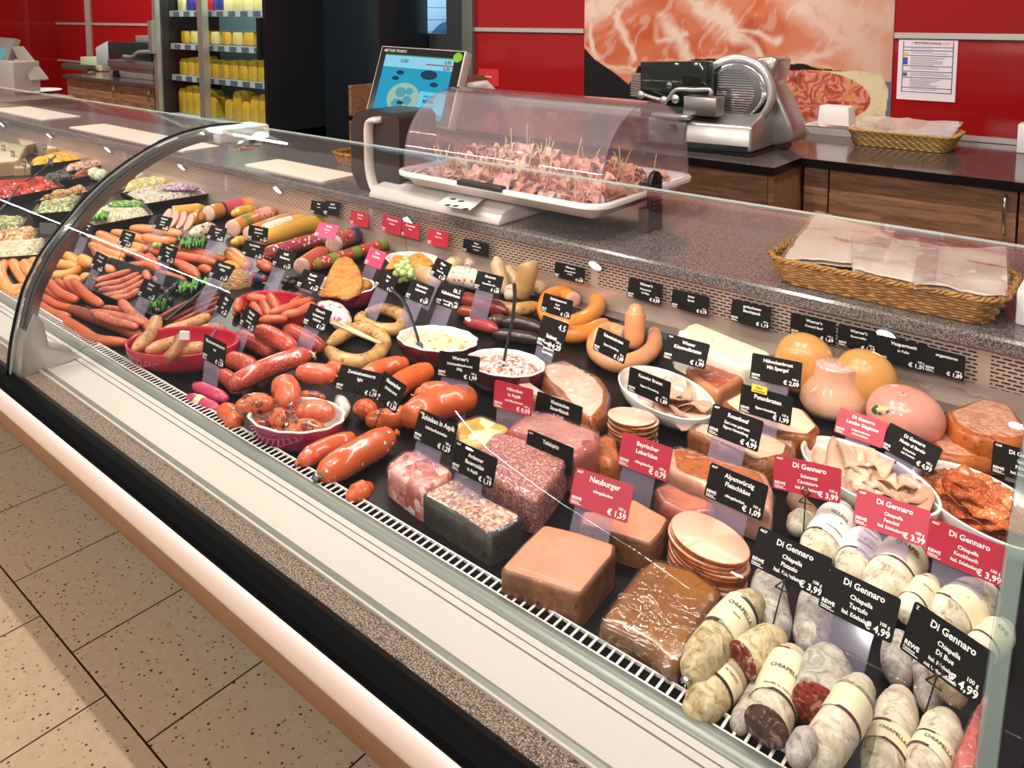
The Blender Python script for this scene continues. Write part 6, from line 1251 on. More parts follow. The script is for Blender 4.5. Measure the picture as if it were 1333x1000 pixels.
b = MB(); P_ = [(-.772, 1.365+.022*math.cos(a), TZ+.018+.026*math.sin(a)) for a in [math.pi*k/12 for k in range(13)]]+[(-.772, 1.343, TZ-.05), (-.772, 1.387, TZ-.05)]
n = len(P_); b.add(P_+[(x+.010, y, z) for x, y, z in P_], [(i, (i+1) % n, n+(i+1) % n, n+i) for i in range(n)]+[tuple(range(n-1, -1, -1)), tuple(range(n, 2*n))], 0, False); hg = b.build('hinge_plate', plain('hinge_black', '1c181a', .35), dm, DL, bevel=.0015)
b = MB()
for i in range(4):
    for j in range(6): b.lathe([(.0003, 0), (.0016, 0)], 8, (0, 0, 0), cap=False) if False else b.box((-.7615, 1.352+i*.0085, TZ-.028+j*.0085), (.0008, .003, .003))
b.build('hinge_dots', plain('hinge_dot', '6a6264', .5), hg, DL)
b = MB(); b.lathe([(.006, 0), (.006, .03)], 12, (0, 0, 0)); M4 = Matrix.Translation((-.80, 1.365, TZ+.012)) @ Matrix.Rotation(math.pi/2, 4, 'Y'); b.v = [tuple(M4 @ Vector(p)) for p in b.v]; b.build('hinge_pin', BLACK, dm, DL)
b = MB(); P_ = [(-1.335, 1.37+.02*math.cos(a), TZ+.018+.024*math.sin(a)) for a in [math.pi*k/10 for k in range(11)]]+[(-1.335, 1.35, TZ-.03), (-1.335, 1.39, TZ-.03)]
n = len(P_); b.add(P_+[(x-.008, y, z) for x, y, z in P_], [(i, (i+1) % n, n+(i+1) % n, n+i) for i in range(n)]+[tuple(range(n-1, -1, -1)), tuple(range(n, 2*n))], 0, False); b.build('hinge_plate', plain('hinge_black', '', .35), dm, DL, bevel=.0015)
b = MB(); b.bx(-.785, -.765, 1.335, 1.395, GZ, TZ-.028); b.build('support_foot', plain('foot_brown', '5a4438', .4), dm, DL)
# ham pieces
mts = [meat('ham_piece_a', 'e8b0a0', 'f4cabc', 40, .35, .3, fl='f0cabc', flsc=120, flthr=.25), meat('ham_piece_b', 'd88a74', 'e8a892', 40, .35, .3, fl='e8b8a8', flsc=120, flthr=.2), meat('ham_piece_c', 'ecb8a8', 'f6d2c6', 40, .35, .3)]
rr_ = random.Random(21); tops = []
for k in range(250):
    x, y = rr_.uniform(TX0+.05, TX1-.05), rr_.uniform(TY0+.05, TY1-.06); u_ = (x-TX0)/(TX1-TX0)
    hgt = .055*math.exp(-((u_-.40)/.55)**2)*math.exp(-((y-1.40)/.12)**2)
    z = TZ-.022+rr_.random()*(hgt+.008)+.004; r0 = rr_.uniform(.016, .027); ph = rr_.uniform(0, 6.28); rx, ry = rr_.uniform(-.7, .7), rr_.uniform(-.7, .7); b = MB(); rot = Euler((rx, ry, ph)).to_matrix()
    def fn(p, q):
        a = 6.2832*q; lx, ly = p*r0*math.cos(a)*(1+.2*math.sin(3*a+ph)), p*r0*.8*math.sin(a); v_ = rot @ Vector((lx, ly, .009*math.sin(lx/r0*2.6+ph)+.006*p*math.sin(4*a+ph)))
        return (x+v_.x, y+v_.y, max(TZ-.0235, z+v_.z))
    b.grid(fn, 4, 18); nb = len(b.v); b.v += [(x_, y_, z_-.0025) for x_, y_, z_ in b.v[:nb]]; b.f += [tuple(i+nb for i in f[::-1]) for f in b.f]; b.mi *= 2; b.sm *= 2
    for j in range(18): b.f.append((4*19+j, 4*19+j+1, nb+4*19+j+1, nb+4*19+j)); b.mi.append(0); b.sm.append(True)
    mi_ = 1 if (u_ > .5 and rr_.random() < .6) else rr_.randrange(3)
    o = b.build('ham_piece', mts[mi_], None, (x, y, z-.012), recalc=False); tag(o, 'curled slice of pink ham heaped on the white dome tray', 'ham', 'curled ham pieces under the dome'); tops.append((x, y, z))
m_pick = plain('toothpick_wood', 'e8d2a0', .5)
for k in range(54):
    x, y, z = tops[rr_.randrange(len(tops))]; x += rr_.uniform(-.01, .01); a, t_ = rr_.uniform(0, 6.28), rr_.uniform(.05, .65); d = np.array([math.sin(t_)*math.cos(a), math.sin(t_)*math.sin(a), math.cos(t_)]); L_ = rr_.uniform(.062, .076)
    if math.hypot(y+d[1]*L_-YC, (z+d[2]*L_-TZ-.006)) > .163: d = np.array([.15, 0, .98])
    p0 = np.array([x, y, z]); b = MB(); b.tube([p0-d*.006, p0-d*.002, p0+d*(L_-.012), p0+d*(L_-.006)], [.0003, .0012, .0012, .0004], 6); o = b.build('toothpick', m_pick, None, tuple(p0-d*.006)); tag(o, 'wooden toothpick stuck upright in the ham pieces under the dome', 'toothpick', 'toothpicks in the ham')
# wicker basket with paper bags
def wicker(name, label, x0, x1, y0, y1, z0, h, flare, mat, strands, rw, braid=True, rz=0, cat='basket', liner=None):
    r = thing(name, label, cat, ((x0+x1)/2, (y0+y1)/2, z0)); L = r.location; b = MB(); NP = 168
    def path(q, k, off):
        f = flare*q; pts = []; P = rrect(x0-f+flare, x1+f-flare, y0-f+flare, y1+f-flare, .03+.3*f, 8); P = [np.array((p[0], p[1], 0)) for p in P]; P.append(P[0]); cum = [0]
        for i in range(len(P)-1): cum.append(cum[-1]+np.linalg.norm(P[i+1]-P[i]))
        T = cum[-1]; c = np.array(((x0+x1)/2, (y0+y1)/2, 0))
        for j in range(NP):
            s_ = T*j/NP; i = max(ii for ii in range(len(cum)-1) if cum[ii] <= s_); p = P[i]+(P[i+1]-P[i])*((s_-cum[i])/max(1e-9, cum[i+1]-cum[i])); n_ = p-c; n_ /= np.linalg.norm(n_)
            w = math.sin(2*math.pi*s_/T*round(T/.026)+off); pts.append((p[0]+n_[0]*w*rw*.8, p[1]+n_[1]*w*rw*.8, z0+rw+h*q))
        return pts
    def ringtube(bb, pts, rad, seg=6):
        n = len(pts); P = [np.array(p) for p in pts]; V = []
        for i in range(n):
            T = P[(i+1) % n]-P[i-1]; T /= np.linalg.norm(T); N = np.cross((0, 0, 1.), T); N /= np.linalg.norm(N); B = np.cross(T, N)
            V += [P[i]+(N*math.cos(6.2832*j/seg)+B*math.sin(6.2832*j/seg))*rad for j in range(seg)]
        bb.add(V, [(i*seg+j, i*seg+(j+1) % seg, ((i+1) % n)*seg+(j+1) % seg, ((i+1) % n)*seg+j) for i in range(n) for j in range(seg)])
    for k in range(strands): ringtube(b, path(k/(strands-1)*.9, k, math.pi*(k % 2)), rw)
    b.build('weave', mat, r, L)
    b = MB(); b.prism(rrect(x0+flare, x1-flare, y0+flare, y1-flare, .03, 6), z0, z0+.004); b.build('bottom', mat, r, L)
    if braid:
        b = MB(); NP = 220
        for ph in (0, 2.1, 4.2):
            pts = path(.98, 0, 0); n = len(pts); o2 = []
            c = np.array(((x0+x1)/2, (y0+y1)/2))
            for i, p in enumerate(pts):
                a = 2*math.pi*i/n*34+ph; nn = np.array(p[:2])-c; nn /= np.linalg.norm(nn); o2.append((p[0]+nn[0]*math.cos(a)*rw*1.1, p[1]+nn[1]*math.cos(a)*rw*1.1, p[2]+math.sin(a)*rw*1.1))
            ringtube(b, o2, rw*.85)
        b.build('braided_rim', mat, r, L)
    return r
t = NT('wicker_cane'); v = t.co(); m_wick = t.pbsdf(t.ramp(t.noise(v, 90, 3), [(.3, '8a5a24'), (.7, 'c89048')]), .45, 0, coat=.2); _mc['wicker_cane'] = m_wick
bk = wicker('wicker_basket', 'long woven cane basket with clear bags of white paper on the granite', -.478, -.152, 1.20, 1.37, GZ, .040, .018, m_wick, 9, .0027)
m_paper = plain('greaseproof_paper', 'f6e6d6', .6); bagf = clearmat('bag_film', (.99, .985, .98), .05, .9, .08, .05, 'ffffff', .5, 10)
rp = random.Random(5)
for k, (px4, zc) in enumerate([([(1062, 280), (1165, 300), (1145, 345), (1020, 335)], .046), ([(1110, 300), (1220, 318), (1215, 372), (1110, 350)], .050), ([(1200, 320), (1310, 322), (1312, 385), (1190, 372)], .047)]):
    P = [at(x, y, GZ+zc) for x, y in px4]; b = MB()
    def fn(u_, v_): p = (P[0]*(1-u_)+P[1]*u_)*(1-v_)+(P[3]*(1-u_)+P[2]*u_)*v_; return (p[0], p[1], p[2]+.008*(fbm(np.array([p[0]*22+k*7+9.]), np.array([p[1]*22+9.]), 3)[0]-.45)*2)
    b.grid(fn, 16, 12); nb = len(b.v); b.v += [(x, y, z-.006) for x, y, z in b.v[:nb]]; b.f += [tuple(i+nb for i in f[::-1]) for f in b.f]; b.mi *= 2; b.sm *= 2
    r = thing('paper_bag_pack', ['left pack of white paper bags in the cane basket', 'middle pack of white paper bags in the cane basket', 'right pack of white paper bags in the cane basket'][k], 'paper bags', tuple(np.mean(P, axis=0)-[0, 0, .01])); b.build('paper_stack', m_paper, r, r.location, recalc=False)
    b = MB(); Pn = [np.mean(P, axis=0)+(p-np.mean(P, axis=0))*1.05 for p in P]; P_s = P; P = Pn
    def fn2(u_, v_): p = fn(u_, v_); return (p[0], p[1], p[2]+.004+.006*(fbm(np.array([p[0]*60+k+9.]), np.array([p[1]*60+9.]), 2)[0]-.3))
    b.grid(fn2, 16, 12); nb = len(b.v); b.v += [(x, y, z-.0008) for x, y, z in b.v[:nb]]; b.f += [tuple(i+nb for i in f[::-1]) for f in b.f]; b.mi *= 2; b.sm *= 2; b.build('clear_bag', bagf, r, r.location, recalc=False)
b = MB(); p = at(1330, 400, GZ+.02); b.prism([(p[0]-.005, p[1]-.02), (p[0]+.12, p[1]-.02), (p[0]+.12, p[1]+.12), (p[0]-.005, p[1]+.12)], GZ, GZ+.05); tag(b.build('white_box', WHITE, None, (p[0], p[1], GZ), bevel=.004), 'white box on the granite at the right photo edge', 'box')
# boards and papers on the granite further left
b = MB(); b.prism(rrect(-2.0, -1.64, 1.225, 1.34, .012), GZ, GZ+.004); tag(b.build('cutting_board', plain('board_cream', 'ecd9c6', .5), None, (-1.8, 1.28, GZ)), 'thin cream cutting board lying left of the scale', 'board')
b = MB(); b.prism(rrect(-3.2, -2.35, 1.23, 1.36, .01), GZ, GZ+.003); tag(b.build('paper_sheet', plain('paper_cream', 'e8d6c4', .6), None, (-2.8, 1.3, GZ)), 'long cream paper sheet on the granite near the arch', 'paper')
b = MB(); b.prism(rrect(-4.4, -3.5, 1.25, 1.40, .01), GZ, GZ+.003); tag(b.build('paper_sheet', plain('paper_cream', '', .6), None, (-3.9, 1.3, GZ)), 'crumpled paper sheet far along the granite at the left', 'paper')
wicker('bread_basket', 'small round-edged cane basket half hidden behind the scale', -1.84, -1.62, 1.40, 1.52, GZ, .03, .012, m_wick, 6, .003)
# ================================================================ back worktop
BZ = .7605
# big slicer
X0, X1, Y0s, Y1s = -1.40, -1.062, 2.50, 2.90
sl_ = thing('meat_slicer', 'large silver slicer with round blade in front of the ham poster', 'slicer', (-1.25, 2.7, BZ)); S_ = sl_.location
SIL = plain('cast_silver', 'c4beb8', .3, .9); SILP = plain('slicer_pale', 'cfc9c4', .25, .7)
b = MB(); b.bx(-1.50, X1, Y0s+.02, Y1s, BZ, BZ+.012, 0); b.build('feet_plate', BLACK, sl_, S_)
b = MB(); V = [(-1.30, Y0s, BZ+.012), (X1, Y0s+.03, BZ+.012), (X1, Y1s, BZ+.012), (-1.30, Y1s, BZ+.012)]; Vt = [(-1.30, Y0s+.02, BZ+.10), (X1-.005, Y0s+.05, BZ+.10), (X1-.03, Y1s-.02, BZ+.19), (-1.30, Y1s-.02, BZ+.19)]
b.add(V+Vt, [(3, 2, 1, 0), (4, 5, 6, 7), (0, 1, 5, 4), (1, 2, 6, 5), (2, 3, 7, 6), (3, 0, 4, 7)], 0, False); b.build('motor_base', SIL, sl_, S_, bevel=.012, bseg=3)
b = MB(); b.add([(-1.295, Y0s-.001, BZ+.014), (X1-.01, Y0s+.028, BZ+.014), (X1-.01, Y0s+.03, BZ+.034), (-1.295, Y0s+.002, BZ+.034)], [(0, 1, 2, 3)], 0, False); b.build('front_slot', BLACK, sl_, S_)
# blade disc: faces the camera, slightly turned
bc = atY(958, 120, 2.66); n_ = O-bc; n_[2] = 0; n_ = n_/np.linalg.norm(n_); n_ = np.array([n_[0]*.7-.1, n_[1]-.25, .08]); n_ /= np.linalg.norm(n_); MbZ = Vector(n_).to_track_quat('Z', 'Y').to_matrix().to_4x4(); MbZ.translation = Vector(bc)
RB = .132
def disc(prof, name, mat, seg=48, parent=sl_):
    b = MB(); b.lathe(prof, seg, cap=True); b.v = [tuple(MbZ @ Vector(p)) for p in b.v]; return b.build(name, mat, parent, S_)
disc([(RB, -.02), (RB+.004, -.008), (RB, .004), (RB*.93, .008), (RB*.84, .006)], 'blade_guard', SILP)
disc([(RB*.86, .0045), (RB*.80, .0095), (RB*.70, .0085), (.0005, .0085)], 'blade', CHROME)
disc([(RB*.68, .0095), (RB*.67, .0100), (.0005, .0100)], 'rib_shade_plate', plain('cover_shadow', '6e6c6a', .4, .6))  # darker disc under the ribs, shade of their gaps put into its colour
b = MB()
for k in range(-9, 10):
    y = k*.0088; hw = math.sqrt(max(0, (RB*.66)**2-y*y)); b.box((-.012, y, .0105), (2*hw*.9, .0046, .005))
b.v = [tuple(MbZ @ Vector(p)) for p in b.v]; b.build('blade_cover', CHROME, sl_, S_)
pg = [atY(x, y, 2.74) for x, y in [(975, 76), (1004, 73), (1012, 78), (1009, 92), (1004, 108), (1018, 135), (1029, 160), (1033, 184), (985, 198), (950, 176), (955, 110)]]
n = len(pg); b = MB(); b.add([tuple(p) for p in pg]+[(p[0]+.01, 2.86, p[2]) for p in pg], [(i, (i+1) % n, n+(i+1) % n, n+i) for i in range(n)]+[tuple(range(n)), tuple(range(2*n-1, n-1, -1))], 0, False); b.build('blade_arm', SIL, sl_, S_, bevel=.012, bseg=3)
# carriage with dark green guard on the left, handle bar, rest
cgp = [atY(x, y, 2.56) for x, y in [(833, 80), (920, 80), (920, 152), (833, 152)]]
b = MB(); P_ = [(p[0], p[2]) for p in cgp]; b.add([(x, 2.56, z) for x, z in P_]+[(x, 2.62, z) for x, z in P_], [(0, 1, 2, 3), (7, 6, 5, 4), (0, 4, 5, 1), (1, 5, 6, 2), (2, 6, 7, 3), (3, 7, 4, 0)], 0, False); b.build('carriage_guard', clearmat('green_guard', (.30, .36, .30), .06, 1.2, .05, .55, '1e2a20'), sl_, S_, bevel=.006)
kn = atY(871, 111, 2.555); b = MB(); b.sphere(kn, .012, 14, 8, scale=(1, .5, 1)); b.build('guard_knob', CHROME, sl_, S_)
b = MB(); ps = [atY(x, y, 2.53) for x, y in [(834, 122), (852, 128), (868, 130), (880, 117), (905, 117), (924, 117), (925, 125)]]; b.tube(catmull(ps, 24), .0075, 8); b.build('push_handle', SILP, sl_, S_)
b = MB()
for x, y in ((834, 124), (864, 131), (879, 129)): b.sphere(atY(x, y, 2.525), .016, 12, 8, scale=(1, .5, 1))
b.build('handle_joints', SILP, sl_, S_)
q1, q2 = atY(893, 124, 2.55), atY(935, 152, 2.55); b = MB(); b.bx(q1[0], q2[0], 2.53, 2.60, q2[2], q1[2]); b.build('carriage_block', SIL, sl_, S_, bevel=.004)
q1, q2 = atY(845, 152, 2.55), atY(895, 198, 2.55); b = MB(); b.bx(q1[0], q2[0], 2.545, 2.75, BZ+.012, q1[2]); b.build('carriage_support', plain('slicer_blue_grey', '9aa4a6', .35, .5), sl_, S_, bevel=.004)
b = MB(); b.box(atY(876, 167, 2.54), (.02, .02, .03)); b.build('dial_knob', BLACK, sl_, S_, bevel=.004)
q1, q2 = atY(858, 145, 2.56), atY(905, 155, 2.56); b = MB(); b.bx(q1[0], q2[0], 2.5, 2.75, q2[2], q1[2]); b.build('rest_table', SILP, sl_, S_, bevel=.003)
q1, q2 = atY(821, 97, 2.6), atY(834, 125, 2.6); b = MB()
for k in range(9): z = q2[2]+(q1[2]-q2[2])*k/8; b.bx(q1[0], q2[0]+.02, 2.6, 2.64, z-.003, z+.003)
b.build('ribbed_plate', SIL, sl_, S_)
# stack of white trays
tp = at(1078, 178, BZ); k0 = thing('foam_tray', 'shallow white foam tray under the upright ones beside the slicer', 'tray', (tp[0], tp[1], BZ)); 
def foam(x, y, z, a, w, d, h, label, tilt=0):
    b = MB(); R4 = []
    for kk, zz in ((.78, 0), (1, h), (1.02, h), (.96, h-.001), (.76, .003)): R4.append([(w/2*kk*sx, d/2*kk*sy, zz) for sx, sy in ((-1, -1), (1, -1), (1, 1), (-1, 1))])
    b.add(sum(R4, []), [(i*4+j, i*4+(j+1) % 4, i*4+4+(j+1) % 4, i*4+4+j) for i in range(4) for j in range(4)]+[(3, 2, 1, 0), (16, 17, 18, 19)], 0, False)
    M4 = Matrix.Translation((x, y, z)) @ Matrix.Rotation(a, 4, 'Z') @ Matrix.Rotation(tilt, 4, 'X'); b.v = [tuple(M4 @ Vector(p)) for p in b.v]; return b, label
bpy.data.objects.remove(k0)
b, lb = foam(tp[0]-.005, tp[1]+.10, BZ, .0, .20, .15, .035, 'shallow white foam tray beside the slicer'); tag(b.build('foam_tray', plain('foam_white', 'f4ece6', .5), None, (tp[0], tp[1], BZ)), lb, 'tray')
b, lb = foam(tp[0]+.14, tp[1]+.20, BZ, .3, .20, .13, .03, 'white foam tray behind, next to the bread basket'); tag(b.build('foam_tray', plain('foam_white', '', .5), None, (tp[0]+.12, tp[1]+.2, BZ)), lb, 'tray')
b = MB(); b.box((tp[0]-.005, tp[1]+.11, BZ+.075), (.125, .09, .075), 0, 0, .9); tag(b.build('foam_tray', plain('foam_white', '', .5), None, (tp[0], tp[1]+.11, BZ+.036), bevel=.004), 'upright block of nested white foam trays standing in the shallow one', 'tray')
m_w2 = plain('pale_cane', 'c8a060', .5)
w2 = wicker('wicker_basket', 'shallow pale cane basket lined with clear film on the back worktop', -.90, -.555, 3.0, 3.22, BZ, .055, .025, m_w2, 10, .0036)
b = MB(); b.grid(lambda u_, v_: (-.895+.335*u_, 3.01+.20*v_, BZ+.060-.030*math.sin(math.pi*min(1, max(0, u_)))*math.sin(math.pi*v_)+.030*v_+.012*(fbm(np.array([u_*9+3.]), np.array([v_*6+3.]), 3)[0]-.4)), 26, 16); nb = len(b.v); b.v += [(x, y, z-.001) for x, y, z in b.v[:nb]]; b.f += [tuple(i+nb for i in f[::-1]) for f in b.f]; b.mi *= 2; b.sm *= 2
tag(b.build('film_liner', clearmat('liner_film', (.95, .92, .9), .1, 2.0, .08, .35, 'f4e6dc', 1.0, 18), None, (-.72, 3.1, BZ+.03), recalc=False), 'crinkled clear film lining the pale cane basket', 'film')
b = MB(); p = atY(1329, 185, 3.2); b.bx(p[0]-.012, p[0]+.08, 3.2, 3.28, BZ, BZ+.10); tag(b.build('hygiene_pack', WHITE, None, (p[0]+.03, 3.24, BZ), bevel=.004), 'white pack standing at the right edge of the back worktop', 'box')
# notice sheet on the red wall
nt = thing('notice_sheet', 'printed safety notice sheet with blue bars on the red wall', 'notice', (-.729, WY-.004, 1.02)); NL = nt.location
nx0, nx1, nz0, nz1 = -.833, -.626, .903, 1.140
b = MB(); b.bx(nx0, nx1, WY-.004, WY-.001, nz0, nz1); b.build('paper', plain('notice_paper', 'e8d8dc', .5), nt, NL)
def nrect(b, u0, u1, v0, v1, d=.0046, mi=0): b.add([(nx0+(nx1-nx0)*a, WY-d, nz1-(nz1-nz0)*c_) for a, c_ in ((u0, v0), (u1, v0), (u1, v1), (u0, v1))], [(3, 2, 1, 0)], mi, False)
b = MB(); 
for v_ in (.12, .175, .26, .43, .52, .62, .79, .86): nrect(b, .08, .94, v_, v_+.012)
nrect(b, .08, .095, .03, .87); nrect(b, .925, .94, .03, .87)
b.build('blue_rules', plain('notice_blue', '3a4a98', .5), nt, NL, recalc=False)
b = MB(); r9 = random.Random(2)
for v0 in (.05, .08, .15, .20, .225, .29, .31, .33, .35, .37, .39, .41, .46, .48, .55, .57, .59, .65, .67, .69, .71, .73, .75, .77, .82): nrect(b, .22, .22+r9.uniform(.35, .68), v0, v0+.006)
b.build('text_lines', plain('notice_ink', '6a6470', .6), nt, NL, recalc=False)
k = MB(); put_text(k, 'Betriebsanweisung', .012, Matrix.Translation(((nx0+nx1)/2, WY-.0047, nz1-.016)) @ Matrix.Rotation(math.pi/2, 4, 'X')); k.build('lettering', plain('notice_ink', '', .6), nt, NL, recalc=False)
for v0, c_ in ((.215, 'd8b838'), (.30, '2a4aa0'), (.36, '2a4aa0'), (.55, '3a6a60')):
    b = MB(); nrect(b, .09, .17, v0, v0+.055, .005); b.build('pictogram', plain('picto_'+c_, c_, .5), nt, NL, recalc=False)
b = MB(); p = atY(635, 100, WY); b.bx(wx(624, 92), wx(650, 92), WY-.006, WY-.001, wz(112, 640), wz(90, 640)); rc = b.build('red_card', plain('card_red', 'c83038', .4), None, (p[0], WY-.003, p[2])); tag(rc, 'small brighter red card on the red wall by the door', 'card')
k = MB(); put_text(k, 'REWE Service', .016, Matrix.Translation((p[0], WY-.0068, wz(101, 640))) @ Matrix.Rotation(math.pi/2, 4, 'X'), 0, 0, 'c', .07); ko = k.build('lettering', INK, rc, tuple(rc.location), recalc=False)
# ================================================================ cheese fridge on the left
fr = thing('display_fridge', 'tall glass door fridge full of yellow cheese at the left back', 'fridge', (-4.62, 2.9, 0)); FL = fr.location
fx0, fx1, fy0, fy1 = -5.275, -3.97, 2.60, 3.09
FB = plain('fridge_black', '1a1e22', .25); FI = plain('fridge_inside', 'a8c0c4', .4); 
b = MB(); b.bx(fx0, fx0+.06, fy0+.02, fy1, 0, 2.2); b.bx(fx1-.03, fx1, fy0, fy1, 0, 2.2); b.bx(fx0, fx1, fy1-.03, fy1, 0, 2.2); b.bx(fx0, fx1, fy0+.02, fy1, 2.05, 2.2); b.bx(fx0, fx1, fy0+.02, fy1, 0, .56); b.build('cabinet', FB, fr, FL)
b = MB(); b.bx(fx0+.06, fx1-.03, fy1-.05, fy1-.031, .56, 2.05); b.bx(fx0+.06, fx1-.03, fy0+.05, fy1-.05, .56, .575); b.build('liner', FI, fr, FL)
shz = [.575, .835, 1.045, 1.262, 1.48]
for z in shz[1:]:
    b = MB(); b.bx(fx0+.065, fx1-.035, fy0+.09, fy1-.05, z-.012, z); s_ = b.build('shelf', clearmat('shelf_glass', (.8, .9, .92), .06, 1, .1, .3, 'b8d0d4'), fr, FL)
    b = MB(); b.bx(fx0+.065, fx1-.035, fy0+.075, fy0+.09, z-.035, z+.004); b.build('shelf_rail', plain('rail_pale', 'b4c4c8', .3), s_, FL)
    b = MB(); 
    for k in range(9): x = fx0+.12+k*.135; b.bx(x, x+.075, fy0+.0725, fy0+.0755, z-.031, z-.002)
    b.build('shelf_labels', plain('rail_label', '58646a', .4), s_, FL)
xm = atY(264, 80, 2.6)[0]
b = MB(); b.bx(xm-.03, xm+.03, fy0-.012, fy0+.03, .54, 2.1); b.build('centre_post', ALU, fr, FL)
b = MB(); b.bx(fx0, fx0+.045, fy0-.012, fy0+.02, .54, 2.1); b.bx(fx0-.03, fx0+.02, fy0-.03, fy0-.01, .98, 1.2); b.build('door_post', ALU, fr, FL)
for a_, c_ in ((fx0+.05, xm-.035), (xm+.035, fx1-.035)):
    b = MB(); b.bx(a_, c_, fy0, fy0+.008, .57, 2.05); dd = b.build('glass_door', clearmat('fridge_glass', (.96, .98, .98), .04, .6), fr, FL)
b = MB(); b.bx(fx1-.05, fx1-.03, fy0-.03, fy0, .98, 1.22); b.build('door_handle', FB, fr, FL)
m_ch = meat('yellow_cheese', 'd8a828', 'e8c048', 16, .4, .1, fl='b88820', flsc=60, flthr=.1, wet=.2); m_ch2 = meat('pale_yellow_cheese', 'e0cc78', 'ecdc98', 14, .4, .1, wet=.1)
def cheese_slab(x, y, z, w, h, d, mat, label, group, rz=0):
    b = MB(); n = 8; P_ = [(-w/2, 0), (w/2, 0), (w/2, h-w*.45)]+[(w/2*math.cos(a), h-w*.45+w*.45*math.sin(a)) for a in [math.pi*k/n for k in range(1, n)]]+[(-w/2, h-w*.45)]
    m = len(P_); V = [(x+p, y-d/2, z+q) for p, q in P_]+[(x+p, y+d/2, z+q) for p, q in P_]; b.add(V, [(i, (i+1) % m, m+(i+1) % m, m+i) for i in range(m)]+[tuple(range(m)), tuple(range(2*m-1, m-1, -1))], 0, False)
    o = b.build('cheese', mat, None, (x, y, z), bevel=.003); tag(o, label, 'cheese', group)
rc_ = random.Random(9)
for k in range(12):
    x = fx0+.12+k*.097
    if abs(x-xm) < .05: continue
    cheese_slab(x, fy0+.17, shz[0]+.001, .085, rc_.choice([.13, .17, .19]), .12, m_ch, 'large upright yellow cheese piece on the bottom fridge shelf', 'cheese on the bottom shelf')
for k in range(11):
    x = fx0+.13+k*.105
    cheese_slab(x, fy0+.18, shz[1]+.001, .088, rc_.choice([.12, .13, .11]), .12, m_ch, 'upright yellow cheese piece on the second fridge shelf', 'cheese on the second shelf')
for k in range(9):
    x = fx0+.15+k*.128; b = MB(); b.box((x, fy0+.19, shz[2]+.045), (.105, .12, .085)); o = b.build('cheese', m_ch2 if k % 2 else m_ch, None, (x, fy0+.19, shz[2]+.001), bevel=.012); tag(o, 'rounded yellow cheese block on the third fridge shelf', 'cheese', 'cheese on the third shelf')
for k in range(10):
    x = fx0+.13+k*.115; c_ = ['e8dc9a', '3a3a8a', 'b82838', 'b82838', '3a4aa0', 'e8dc9a', 'e0d488', 'ece0a0', 'e4d890', 'e8dc9a'][k]; b = MB(); b.box((x, fy0+.18, shz[3]+.04), (.10, .11, .078)); o = b.build('packed_cheese', plain('pack_'+c_, c_, .35), None, (x, fy0+.18, shz[3]+.001), bevel=.008); tag(o, {'e': 'pale packed cheese on the top visible fridge shelf', '3': 'blue packet among the cheeses on the top visible shelf', 'b': 'red packet among the cheeses on the top visible shelf'}[c_[0]], 'cheese', {'e': 'pale packs on the top shelf', '3': 'blue packs on the top shelf', 'b': 'red packs on the top shelf'}[c_[0]])
area('fridge_light', (-4.62, 2.68, 2.0), (1.1, .05), 42, (1, .95, .8), (-4.62, 2.85, .9))
# black housing beside the fridge, wood end panel, pale post
b = MB(); b.bx(-3.968, -3.46, 3.0, 3.38, 0, 2.2); 
tag(b.build('tall_cabinet', plain('cabinet_night', '1b2126', .25), None, (-3.7, 3.2, 0)), 'tall black cabinet between the cheese fridge and the service door', 'cabinet')
b = MB(); b.bx(-3.02, -3.0, 2.42, 3.38, 0, .90); tag(b.build('end_panel', WOOD, None, (-3.01, 2.9, 0)), 'walnut end panel closing the long worktop beside the door', 'panel')
# ================================================================ left slicer and trays on the left worktop
ls = thing('meat_slicer', 'grey and dark green slicer on the left worktop by the fridge', 'slicer', (-5.75, 2.95, BZ)); LL = ls.location
def bxp(p1, p2, y0, y1, name, mat, par=ls, bev=.004):
    a_, c_ = atY(*p1, y0), atY(*p2, y0); b = MB(); b.bx(min(a_[0], c_[0]), max(a_[0], c_[0]), y0, y1, max(BZ+.0005, min(a_[2], c_[2])), max(a_[2], c_[2])); return b.build(name, mat, par, par.location, bevel=bev)
bxp((143, 102), (198, 88), 2.80, 3.1, 'base', SILP); bxp((140, 86), (199, 82), 2.78, 3.1, 'table', SIL)
b = MB(); pl = [atY(x, y, 2.86) for x, y in [(124, 62), (138, 54), (150, 56), (150, 86), (126, 84)]]; n = len(pl); b.add([tuple(p) for p in pl]+[(p[0], 2.92, p[2]) for p in pl], [(i, (i+1) % n, n+(i+1) % n, n+i) for i in range(n)]+[tuple(range(n)), tuple(range(2*n-1, n-1, -1))], 0, False); b.build('side_shield', plain('shield_grey', 'a8b0b0', .35), ls, LL, bevel=.006)
bxp((140, 54), (196, 82), 2.84, 3.0, 'green_guard', plain('guard_green', '1c2e2c', .15)); bxp((176, 46), (199, 56), 2.86, 3.02, 'blade_cover', SILP)
b = MB(); ps = [atY(x, y, 2.77) for x, y in [(161, 73), (172, 74), (180, 68), (199, 67)]]; b.tube(catmull(ps, 14), .013, 8); b.build('push_handle', SILP, ls, LL)
b = MB(); p = atY(147, 97, 2.76); b.lathe([(.03, 0), (.03, .03)], 18, (0, 0, 0)); M4 = Matrix.Translation(Vector((p[0], 2.80, p[2]))) @ Matrix.Rotation(math.pi/2, 4, 'X'); b.v = [tuple(M4 @ Vector(q)) for q in b.v]; b.build('dial_knob', BLACK, ls, LL)
